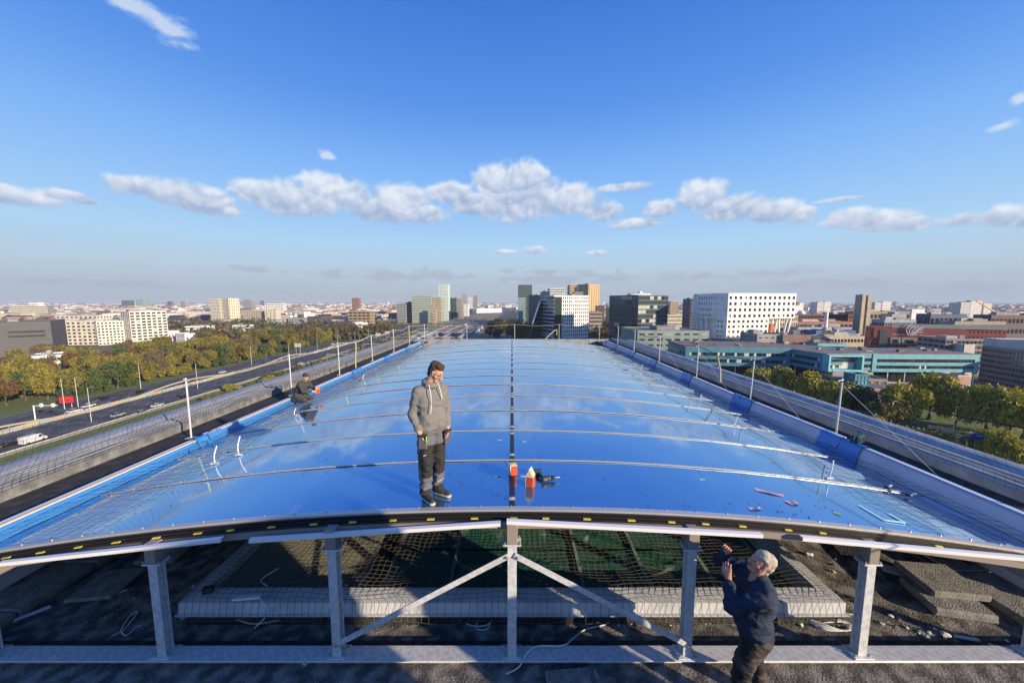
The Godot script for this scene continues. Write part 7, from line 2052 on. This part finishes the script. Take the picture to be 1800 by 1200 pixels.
class Flesh:
	# joins tapered capsules and ellipsoids with a smooth minimum and meshes the field as surface nets
	var lo: Vector3
	var cell: float
	var n: Vector3i
	var f: PackedFloat32Array
	var best: PackedFloat32Array
	var id: PackedByteArray
	var folds: FastNoiseLite
	func setup(a: Vector3, b: Vector3, c: float) -> void:
		lo = a
		cell = c
		n = Vector3i(((b - a) / c).ceil()) + Vector3i.ONE
		f.resize(n.x * n.y * n.z)
		f.fill(1.0)
		best.resize(f.size())
		best.fill(1.0)
		id.resize(f.size())
	func bone(a: Vector3, b: Vector3, ra: float, rb: float, color: int, k := 0.03, wrinkle := 0.0, flat := Vector3.ONE) -> void:
		# flat squashes the distance along axes (an ellipse section): larger numbers make it thinner
		var pad := maxf(ra, rb) + k + cell * 2.0
		var p0 := Vector3i(((a.min(b) - Vector3.ONE * pad - lo) / cell).floor()).clamp(Vector3i.ZERO, n - Vector3i.ONE)
		var p1 := Vector3i(((a.max(b) + Vector3.ONE * pad - lo) / cell).ceil()).clamp(Vector3i.ZERO, n - Vector3i.ONE)
		var ab := b - a
		var l2 := maxf(ab.length_squared(), 1e-9)
		for z in range(p0.z, p1.z + 1):
			for y in range(p0.y, p1.y + 1):
				var row := (z * n.y + y) * n.x
				for x in range(p0.x, p1.x + 1):
					var p := lo + Vector3(x, y, z) * cell
					var t := clampf((p - a).dot(ab) / l2, 0.0, 1.0)
					var d := ((p - a - ab * t) * flat).length() - lerpf(ra, rb, t)
					if d > k + cell * 2.0:
						continue
					if wrinkle > 0.0:
						d += folds.get_noise_3d(p.x * 0.8, p.y * 1.7, p.z * 0.8) * wrinkle
					var i := row + x
					if d < best[i]:
						best[i] = d
						id[i] = color
					var o := f[i]
					var h := maxf(k - absf(o - d), 0.0) / k
					f[i] = minf(o, d) - h * h * k * 0.25
	func mesh_into(b: MB, colors: Array, xf: Transform3D) -> void:
		var at := {}
		var sx := n.x
		var sxy := n.x * n.y
		var steps := [0, 1, sx, sx + 1, sxy, sxy + 1, sxy + sx, sxy + sx + 1]
		var corner := [Vector3(0, 0, 0), Vector3(1, 0, 0), Vector3(0, 1, 0), Vector3(1, 1, 0), Vector3(0, 0, 1), Vector3(1, 0, 1), Vector3(0, 1, 1), Vector3(1, 1, 1)]
		var edges := [[0, 1], [2, 3], [4, 5], [6, 7], [0, 2], [1, 3], [4, 6], [5, 7], [0, 4], [1, 5], [2, 6], [3, 7]]
		var lim := cell * 5.0
		for z in n.z - 1:
			for y in n.y - 1:
				var row := z * sxy + y * sx
				for x in n.x - 1:
					var i := row + x
					if absf(f[i]) > lim:
						continue
					var mask := 0
					for k in 8:
						if f[i + steps[k]] < 0.0:
							mask |= 1 << k
					if mask == 0 or mask == 255:
						continue
					var sum := Vector3.ZERO
					var c := 0
					for e in edges:
						var fa := f[i + steps[e[0]]]
						var fb := f[i + steps[e[1]]]
						if (fa < 0.0) != (fb < 0.0):
							sum += corner[e[0]].lerp(corner[e[1]], fa / (fa - fb))
							c += 1
					b.tint = colors[id[i]]
					at[i] = b.pt(xf * (lo + (Vector3(x, y, z) + sum / c) * cell))
		for i in at:
			var v: int = at[i]
			# the three edges that end at this cell's own corner
			for ax in 3:
				var st: int = [1, sx, sxy][ax]
				var s1: int = [sx, sxy, 1][ax]
				var s2: int = [sxy, 1, sx][ax]
				if (f[i] < 0.0) == (f[i + st] < 0.0):
					continue
				if not (at.has(i - s1) and at.has(i - s2) and at.has(i - s1 - s2)):
					continue
				var q := [v, at[i - s1], at[i - s1 - s2], at[i - s2]]
				if f[i] < 0.0:
					b.ix.append_array([q[0], q[2], q[1], q[0], q[3], q[2]])
				else:
					b.ix.append_array([q[0], q[1], q[2], q[0], q[2], q[3]])

const SKIN := 0
const TOP := 1
const TROUSER := 2
const PATCH := 3
const SHOE := 4
const SOLE := 5
const LIP := 6
const HAIR := 7
const EYE_C := 8

func head(b: MB, colors: Array, xf: Transform3D, hair: int) -> void:
	# a head 0.24 m tall with its chin at the origin, facing +z
	var s := Flesh.new()
	s.setup(Vector3(-0.13, -0.12, -0.15), Vector3(0.13, 0.29, 0.17), 0.0055)
	s.folds = noise(60.0, 2, 3)
	s.bone(Vector3(0, 0.155, -0.02), Vector3(0, 0.145, 0.015), 0.083, 0.078, SKIN, 0.03, 0.0, Vector3(1.1, 0.92, 1))
	s.bone(Vector3(0, 0.09, 0.02), Vector3(0, 0.03, 0.05), 0.062, 0.036, SKIN, 0.03)
	s.bone(Vector3(0, -0.10, -0.04), Vector3(0, 0.06, -0.015), 0.058, 0.055, SKIN, 0.02)
	s.bone(Vector3(0, 0.128, 0.093), Vector3(0, 0.088, 0.113), 0.009, 0.015, SKIN, 0.012)
	for e in [-1.0, 1.0]:
		s.bone(Vector3(e * 0.010, 0.084, 0.103), Vector3(e * 0.014, 0.086, 0.098), 0.009, 0.008, SKIN, 0.008)
		s.bone(Vector3(e * 0.03, 0.098, 0.066), Vector3(e * 0.048, 0.09, 0.045), 0.022, 0.022, SKIN, 0.02)
		s.bone(Vector3(e * 0.015, 0.136, 0.09), Vector3(e * 0.046, 0.135, 0.075), 0.010, 0.009, SKIN, 0.014)
		s.bone(Vector3(e * 0.079, 0.135, -0.005), Vector3(e * 0.082, 0.092, 0.003), 0.017, 0.011, SKIN, 0.008, 0.0, Vector3(1.8, 1, 1))
		s.bone(Vector3(e * 0.031, 0.121, 0.079), Vector3(e * 0.033, 0.121, 0.079), 0.0085, 0.0085, EYE_C, 0.002)
		s.bone(Vector3(e * 0.018, 0.146, 0.096), Vector3(e * 0.046, 0.146, 0.082), 0.0055, 0.004, hair, 0.004)
	s.bone(Vector3(-0.020, 0.058, 0.092), Vector3(0.020, 0.058, 0.092), 0.0065, 0.0065, LIP, 0.006)
	s.bone(Vector3(-0.016, 0.051, 0.091), Vector3(0.016, 0.051, 0.091), 0.007, 0.007, LIP, 0.006)
	s.bone(Vector3(0, 0.026, 0.078), Vector3(0, 0.024, 0.076), 0.018, 0.018, SKIN, 0.015)
	s.mesh_into(b, colors, xf)

func hair_cap(colors: Array, long: float, sd: int) -> ArrayMesh:
	var s := Flesh.new()
	s.setup(Vector3(-0.14, -0.02, -0.17), Vector3(0.14, 0.34, 0.16), 0.006)
	s.folds = noise(22.0, 2, sd)
	s.bone(Vector3(0, 0.185, -0.035), Vector3(0, 0.195, 0.01), 0.083, 0.074, HAIR, 0.02, 0.006, Vector3(1.06, 1.08, 1))
	s.bone(Vector3(0, 0.12, -0.06), Vector3(0, 0.06, -0.065), 0.062, 0.04, HAIR, 0.02, 0.006)
	for e in [-1.0, 1.0]:
		s.bone(Vector3(e * 0.062, 0.17, -0.01), Vector3(e * 0.07, 0.13, -0.02), 0.026, 0.014, HAIR, 0.02, 0.006)
	for k in 9:
		var t := -1.2 + k * 0.3
		s.bone(Vector3(sin(t) * 0.05, 0.215, cos(t) * 0.03), Vector3(sin(t) * 0.078, 0.198 + long, cos(t) * 0.070), 0.022, 0.013, HAIR, 0.018, 0.004)
	var b := MB.new()
	b.use_color = true
	s.mesh_into(b, colors, Transform3D())
	return b.mesh(true)

func hand(b: MB, colors: Array, xf: Transform3D, side: float, curl: float) -> void:
	# wrist at the origin, fingers along +y, palm facing +z, the thumb on the +x * side edge
	var s := Flesh.new()
	s.setup(Vector3(-0.075, -0.05, -0.05), Vector3(0.075, 0.21, 0.11), 0.0042)
	s.bone(Vector3(0, -0.04, 0), Vector3(0, 0.02, 0), 0.026, 0.027, SKIN, 0.015, 0.0, Vector3(1, 1, 1.25))
	for k in 4:
		s.bone(Vector3((k - 1.5) * 0.008, 0.015, 0), Vector3((k - 1.5) * 0.020, 0.088, 0), 0.017, 0.0125, SKIN, 0.012)
		var x := (1.5 - k) * 0.0205 * side
		var l: float = [0.072, 0.082, 0.076, 0.058][k]
		var p := Vector3(x, 0.088, 0)
		var a := curl * 0.45
		for j in 3:
			var seg: float = l * [0.46, 0.30, 0.24][j]
			var q := p + Vector3(x * 0.05, cos(a) * seg, sin(a) * seg)
			s.bone(p, q, 0.0092 - j * 0.0008, 0.0086 - j * 0.0008, SKIN, 0.003)
			p = q
			a += curl * 0.75
	s.bone(Vector3(side * 0.02, 0.022, 0.004), Vector3(side * 0.046, 0.058, 0.018), 0.015, 0.0115, SKIN, 0.01)
	s.bone(Vector3(side * 0.046, 0.058, 0.018), Vector3(side * 0.050, 0.09, 0.028 + curl * 0.012), 0.0105, 0.0085, SKIN, 0.003)
	s.mesh_into(b, colors, xf)

func limb_frame(from: Vector3, to: Vector3, palm: Vector3) -> Basis:
	var y := (to - from).normalized()
	var x := y.cross(palm).normalized()
	return Basis(x, y, x.cross(y))

func shoe(s: Flesh, ankle: Vector3, toe: Vector3) -> void:
	# foot from the ankle down and forward; toe is a flat direction
	var heel := Vector3(ankle.x, 0.0, ankle.z) - toe * 0.05
	s.bone(heel + Vector3(0, 0.018, 0), heel + toe * 0.23 + Vector3(0, 0.018, 0), 0.046, 0.047, SOLE, 0.006, 0.0, Vector3(1, 2.4, 1))
	s.bone(heel + Vector3(0, 0.06, 0), heel + toe * 0.13 + Vector3(0, 0.055, 0), 0.045, 0.042, SHOE, 0.02)
	s.bone(heel + toe * 0.11 + Vector3(0, 0.055, 0), heel + toe * 0.225 + Vector3(0, 0.045, 0), 0.044, 0.036, SHOE, 0.02)
	s.bone(heel + toe * 0.03 + Vector3(0, 0.06, 0), Vector3(ankle.x, 0.12, ankle.z), 0.045, 0.047, SHOE, 0.02)

func build_people() -> void:
	man_on_glass()
	man_on_deck()
	man_at_gutter()

func body_material() -> StandardMaterial3D:
	var m := vmat("person", 0.85)
	m.uv1_triplanar = true
	m.uv1_scale = Vector3.ONE * 9.0
	if not m.normal_enabled:
		m.normal_enabled = true
		m.normal_texture = relief(0.35, 95, 3.0, 256)
		m.normal_scale = 0.2
	return m

func man_on_glass() -> void:
	var x := -1.0
	var at := Vector3(x, DECK + ay(x) + 0.005, -4.46)
	var o := thing("person", "person in grey hoodie and two-tone work trousers standing on the glass", "person", at, 0.58)
	o.scale = Vector3(0.90, 0.965, 0.92)
	var colors := [Color(0.50, 0.29, 0.21), Color(0.165, 0.165, 0.158), Color(0.115, 0.115, 0.135), Color(0.022, 0.021, 0.020), Color(0.035, 0.036, 0.038), Color(0.46, 0.42, 0.33), Color(0.42, 0.16, 0.13), Color(0.060, 0.032, 0.018), Color(0.05, 0.04, 0.035)]
	var s := Flesh.new()
	s.setup(Vector3(-0.42, -0.02, -0.26), Vector3(0.42, 1.64, 0.36), 0.0115)
	s.folds = noise(9.0, 3, 12)
	var la := Vector3(-0.115, 0.10, 0.02)
	var ra := Vector3(0.085, 0.10, -0.03)
	shoe(s, la, Vector3(0.12, 0, 1).normalized())
	shoe(s, ra, Vector3(0.55, 0, 1).normalized())
	for q in [[la, -1.0], [ra, 1.0]]:
		var a: Vector3 = q[0]
		var e: float = q[1]
		var knee := Vector3(a.x * 0.95 + e * 0.005, 0.50, a.z + 0.055)
		var hip := Vector3(e * 0.088, 0.90, 0.0)
		s.bone(Vector3(a.x, 0.115, a.z - 0.005), Vector3(a.x, 0.17, a.z), 0.078, 0.075, PATCH, 0.02, 0.022)
		s.bone(Vector3(a.x, 0.17, a.z), a.lerp(knee, 0.62), 0.074, 0.076, TROUSER, 0.03, 0.026)
		s.bone(a.lerp(knee, 0.64), knee.lerp(hip, 0.12), 0.078, 0.086, PATCH, 0.03, 0.024)
		s.bone(knee.lerp(hip, 0.12), knee.lerp(hip, 0.66), 0.084, 0.098, PATCH, 0.03, 0.02)
		s.bone(knee.lerp(hip, 0.66), hip, 0.10, 0.112, TROUSER, 0.04, 0.018)
		# outer side of the leg in the paler cloth
		s.bone(a.lerp(knee, 0.5) + Vector3(e * 0.022, 0, -0.02), hip.lerp(knee, 0.3) + Vector3(e * 0.025, 0, -0.02), 0.066, 0.088, TROUSER, 0.02, 0.02)
	s.bone(Vector3(-0.06, 0.94, 0), Vector3(0.06, 0.94, 0), 0.125, 0.125, TROUSER, 0.04, 0.015, Vector3(1, 1, 1.12))
	s.bone(Vector3(-0.045, 1.02, 0.005), Vector3(0.045, 1.02, 0.005), 0.142, 0.142, TOP, 0.03, 0.022, Vector3(1, 1, 1.12))
	s.bone(Vector3(-0.055, 1.10, 0.01), Vector3(0.055, 1.10, 0.01), 0.14, 0.14, TOP, 0.05, 0.02, Vector3(1, 1, 1.1))
	s.bone(Vector3(-0.075, 1.30, 0.0), Vector3(0.075, 1.30, 0.0), 0.135, 0.135, TOP, 0.06, 0.016, Vector3(1, 1, 1.12))
	s.bone(Vector3(-0.135, 1.43, -0.02), Vector3(0.135, 1.43, -0.02), 0.078, 0.078, TOP, 0.06, 0.01)
	for e in [-1.0, 1.0]:
		var sh := Vector3(e * 0.185, 1.425, -0.02)
		var el := Vector3(e * 0.25, 1.14, -0.05)
		var wr := Vector3(e * 0.205, 0.925, 0.075)
		s.bone(sh, el, 0.070, 0.056, TOP, 0.04, 0.016)
		s.bone(el, el.lerp(wr, 0.82), 0.056, 0.045, TOP, 0.03, 0.017)
		s.bone(el.lerp(wr, 0.8), wr, 0.034, 0.030, SKIN, 0.015)
	# hood lying round the neck
	for k in 10:
		var t := TAU * k / 10.0
		var t2 := TAU * (k + 1) / 10.0
		s.bone(Vector3(cos(t) * 0.085, 1.525 - sin(t) * 0.025, sin(t) * 0.085 - 0.01), Vector3(cos(t2) * 0.085, 1.525 - sin(t2) * 0.025, sin(t2) * 0.085 - 0.01), 0.032, 0.032, TOP, 0.02, 0.014)
	s.bone(Vector3(-0.05, 1.46, -0.115), Vector3(0.05, 1.46, -0.115), 0.055, 0.055, TOP, 0.03, 0.02)
	var b := MB.new()
	b.use_color = true
	s.mesh_into(b, colors, Transform3D())
	var hx := Transform3D(Basis.from_euler(Vector3(0.46, 0.66, -0.05)), Vector3(0.015, 1.555, 0.02))
	head(b, colors, hx, HAIR)
	for e in [-1.0, 1.0]:
		hand(b, colors, Transform3D(limb_frame(Vector3(e * 0.23, 1.0, 0.04), Vector3(e * 0.19, 0.86, 0.10), Vector3(-e, 0, -0.2)), Vector3(e * 0.205, 0.925, 0.075)), e, 0.5)
	part(b, "body", body_material(), o, true)
	var h := put(hair_cap(colors, 0.03, 5), "hair", body_material(), o)
	h.transform = hx
	# glasses
	b = MB.new()
	for e in [-1.0, 1.0]:
		var ring := []
		for k in 13:
			var t := TAU * k / 12.0
			ring.append(Vector3(e * 0.033 + cos(t) * 0.024, 0.12 + sin(t) * 0.019, 0.101 - absf(e * 0.033 + cos(t) * 0.024) * 0.22))
		b.tube(ring, 0.0022, 5)
		b.tube([Vector3(e * 0.057, 0.124, 0.089), Vector3(e * 0.082, 0.128, 0.0)], 0.002, 5)
	b.tube([Vector3(-0.01, 0.124, 0.102), Vector3(0.01, 0.124, 0.102)], 0.0022, 5)
	put(b.mesh(), "glasses", mat("drill_black", Color.WHITE), o).transform = hx
	# white drawstrings
	for q in [[Vector3(-0.06, 1.52, 0.085), Vector3(-0.062, 1.40, 0.155), Vector3(-0.06, 1.28, 0.158), Vector3(-0.075, 1.17, 0.16)], [Vector3(0.075, 1.52, 0.075), Vector3(0.085, 1.45, 0.12), Vector3(0.092, 1.38, 0.14), Vector3(0.10, 1.33, 0.143)]]:
		b = MB.new()
		b.tube(path(q, 5), 0.0065, 7)
		part(b, "drawstring", mat("rope_white", Color.WHITE), o, true)
	# tool pockets hanging over the hips
	for e in [-1.0, 1.0]:
		b = MB.new()
		b.bevel(Vector3(e * 0.178, 0.815, 0.115), Vector3(0.125, 0.19, 0.04), 0.018, Basis(Vector3.UP, e * 0.55))
		var p := part(b, "tool_pocket", mat("work_grey", lin(0.085, 0.085, 0.10), 0.9), o)
		b = MB.new()
		b.bevel(Vector3(e * 0.18, 0.895, 0.118), Vector3(0.135, 0.04, 0.055), 0.012, Basis(Vector3.UP, e * 0.55))
		part(b, "pocket_band", mat("work_black", lin(0.02, 0.02, 0.02), 0.85), p)
	b = MB.new()
	b.tube([Vector3(-0.145, 0.90, 0.175), Vector3(-0.148, 0.82, 0.178)], 0.008, 6)
	part(b, "green_marker", mat("marker_green", lin(0.12, 0.75, 0.06), 0.5), o)
	b = MB.new()
	b.box(Vector3(-0.115, 0.645, 0.125), Vector3(0.12, 0.006, 0.01), Basis(Vector3(0, 0, 1), 0.1))
	b.box(Vector3(0.09, 0.23, 0.055), Vector3(0.10, 0.006, 0.01), Basis(Vector3(0, 0, 1), 0.3))
	part(b, "reflective_piping", mat("piping", lin(0.55, 0.55, 0.55), 0.4), o)

func man_on_deck() -> void:
	var at := Vector3(2.55, DECK - 0.118, -3.55)
	# his front (+z here) turned towards -x and a little away
	var o := thing("person", "person in a navy sweater and dark trousers reaching up to the glass edge", "person", at, -PI / 2 - 0.30)
	var colors := [Color(0.50, 0.24, 0.17), Color(0.012, 0.024, 0.052), Color(0.055, 0.047, 0.040), Color(0.013, 0.013, 0.014), Color(0.02, 0.02, 0.02), Color(0.05, 0.05, 0.05), Color(0.36, 0.13, 0.11), Color(0.40, 0.36, 0.29), Color(0.05, 0.04, 0.035)]
	var s := Flesh.new()
	s.setup(Vector3(-0.46, -0.02, -0.36), Vector3(0.46, 1.66, 0.52), 0.0115)
	s.folds = noise(8.0, 3, 17)
	var la := Vector3(0.12, 0.10, 0.12)
	var ra := Vector3(-0.11, 0.10, -0.16)
	shoe(s, la, Vector3(0.2, 0, 1).normalized())
	shoe(s, ra, Vector3(-0.15, 0, 1).normalized())
	for q in [[la, 1.0], [ra, -1.0]]:
		var a: Vector3 = q[0]
		var e: float = q[1]
		var knee := Vector3(a.x * 0.9, 0.48, a.z * 0.6 + 0.05)
		var hip := Vector3(e * 0.10, 0.88, 0.0)
		s.bone(Vector3(a.x, 0.12, a.z), a.lerp(knee, 0.7), 0.082, 0.078, TROUSER, 0.03, 0.03)
		s.bone(a.lerp(knee, 0.7), knee.lerp(hip, 0.2), 0.08, 0.09, PATCH, 0.03, 0.026)
		s.bone(knee.lerp(hip, 0.2), hip, 0.092, 0.125, TROUSER, 0.03, 0.026)
		s.bone(hip + Vector3(e * 0.03, -0.02, 0.05), knee.lerp(hip, 0.6) + Vector3(e * 0.03, 0, 0.03), 0.095, 0.08, PATCH, 0.02, 0.02)
	s.bone(Vector3(-0.07, 0.90, -0.01), Vector3(0.07, 0.90, -0.01), 0.135, 0.135, PATCH, 0.04, 0.02)
	s.bone(Vector3(-0.07, 1.0, 0.03), Vector3(0.07, 1.0, 0.03), 0.165, 0.165, TOP, 0.05, 0.03)
	s.bone(Vector3(-0.07, 1.14, 0.045), Vector3(0.07, 1.14, 0.045), 0.172, 0.172, TOP, 0.06, 0.03)
	s.bone(Vector3(-0.08, 1.30, 0.0), Vector3(0.08, 1.30, 0.0), 0.16, 0.16, TOP, 0.06, 0.03)
	s.bone(Vector3(-0.14, 1.41, -0.03), Vector3(0.14, 1.41, -0.03), 0.09, 0.09, TOP, 0.06, 0.02)
	s.bone(Vector3(0, 1.46, -0.03), Vector3(0, 1.50, -0.02), 0.075, 0.068, TOP, 0.03)
	# his left arm (towards the camera): elbow forward, hand back up before the face
	var sh := Vector3(0.185, 1.40, -0.02)
	var el := Vector3(0.235, 1.27, 0.295)
	var wr := Vector3(0.13, 1.49, 0.30)
	s.bone(sh, el, 0.082, 0.066, TOP, 0.05, 0.034)
	s.bone(el, el.lerp(wr, 0.8), 0.066, 0.052, TOP, 0.03, 0.03)
	s.bone(el.lerp(wr, 0.78), wr, 0.034, 0.031, SKIN, 0.012)
	var sh2 := Vector3(-0.185, 1.41, -0.02)
	var el2 := Vector3(-0.27, 1.42, 0.28)
	var wr2 := Vector3(-0.14, 1.615, 0.26)
	s.bone(sh2, el2, 0.080, 0.064, TOP, 0.05, 0.034)
	s.bone(el2, el2.lerp(wr2, 0.78), 0.064, 0.050, TOP, 0.03, 0.03)
	s.bone(el2.lerp(wr2, 0.76), wr2, 0.033, 0.030, SKIN, 0.012)
	var b := MB.new()
	b.use_color = true
	s.mesh_into(b, colors, Transform3D())
	var hx := Transform3D(Basis.from_euler(Vector3(-0.42, 0.06, 0.0)), Vector3(0.0, 1.525, 0.025))
	head(b, colors, hx, HAIR)
	hand(b, colors, Transform3D(limb_frame(el, wr + Vector3(-0.02, 0.02, 0.02), Vector3(-1, 0.1, -0.3)), wr), 1.0, 0.75)
	hand(b, colors, Transform3D(limb_frame(el2, wr2 + Vector3(0.02, 0.02, 0.03), Vector3(0.7, -0.2, 0.6)), wr2), -1.0, 0.65)
	part(b, "body", body_material(), o, true)
	var h := put(hair_cap(colors, 0.0, 8), "hair", body_material(), o)
	h.transform = hx

func man_at_gutter() -> void:
	var x := -6.28
	var at := Vector3(x, DECK + ay(x) + 0.012, -10.9)
	var o := thing("person", "person in a dark jacket kneeling at the gutter holding a red block", "person", at, PI / 2 - 0.15)
	o.scale = Vector3.ONE * 0.9
	var colors := [Color(0.50, 0.29, 0.21), Color(0.05, 0.051, 0.05), Color(0.055, 0.056, 0.058), Color(0.02, 0.02, 0.02), Color(0.02, 0.02, 0.02), Color(0.05, 0.05, 0.05), Color(0.36, 0.13, 0.11), Color(0.05, 0.035, 0.028), Color(0.05, 0.04, 0.035)]
	var s := Flesh.new()
	s.setup(Vector3(-0.42, -0.02, -0.40), Vector3(0.42, 0.86, 0.62), 0.013)
	s.folds = noise(8.0, 3, 19)
	for e in [-1.0, 1.0]:
		s.bone(Vector3(e * 0.12, 0.08, -0.28), Vector3(e * 0.15, 0.075, 0.12), 0.06, 0.07, TROUSER, 0.03, 0.02)
		s.bone(Vector3(e * 0.15, 0.085, 0.14), Vector3(e * 0.10, 0.20, -0.16), 0.082, 0.12, TROUSER, 0.03, 0.02)
		s.bone(Vector3(e * 0.12, 0.06, -0.26), Vector3(e * 0.12, 0.04, -0.36), 0.045, 0.035, SHOE, 0.02)
	s.bone(Vector3(-0.06, 0.24, -0.14), Vector3(0.06, 0.24, -0.14), 0.14, 0.14, TOP, 0.05, 0.02)
	s.bone(Vector3(-0.06, 0.40, -0.08), Vector3(0.06, 0.40, -0.08), 0.145, 0.145, TOP, 0.06, 0.024)
	s.bone(Vector3(-0.08, 0.55, -0.01), Vector3(0.08, 0.55, -0.01), 0.14, 0.14, TOP, 0.06, 0.02)
	s.bone(Vector3(-0.14, 0.63, 0.02), Vector3(0.14, 0.63, 0.02), 0.085, 0.085, TOP, 0.05, 0.01)
	for e in [-1.0, 1.0]:
		var sh := Vector3(e * 0.19, 0.61, 0.03)
		var el := Vector3(e * 0.25, 0.40, 0.18)
		var wr := Vector3(e * 0.09, 0.37, 0.42)
		s.bone(sh, el, 0.07, 0.055, TOP, 0.04, 0.02)
		s.bone(el, el.lerp(wr, 0.8), 0.055, 0.045, TOP, 0.03, 0.02)
		s.bone(el.lerp(wr, 0.78), wr, 0.034, 0.030, SKIN, 0.012)
	var b := MB.new()
	b.use_color = true
	s.mesh_into(b, colors, Transform3D())
	var hx := Transform3D(Basis.from_euler(Vector3(0.45, -0.35, 0.0)), Vector3(0.0, 0.72, 0.07))
	head(b, colors, hx, HAIR)
	for e in [-1.0, 1.0]:
		hand(b, colors, Transform3D(limb_frame(Vector3(e * 0.2, 0.39, 0.26), Vector3(e * 0.075, 0.37, 0.46), Vector3(-e, 0, 0.2)), Vector3(e * 0.09, 0.37, 0.42)), -e, 0.3)
	part(b, "body", body_material(), o, true)
	var h := put(hair_cap(colors, -0.02, 11), "hair", body_material(), o)
	h.transform = hx
	sample_block(o.transform * Vector3(0.0, 0.30, 0.53), 0.3, 0.105, false, "red and cream sample block held by the kneeling person")
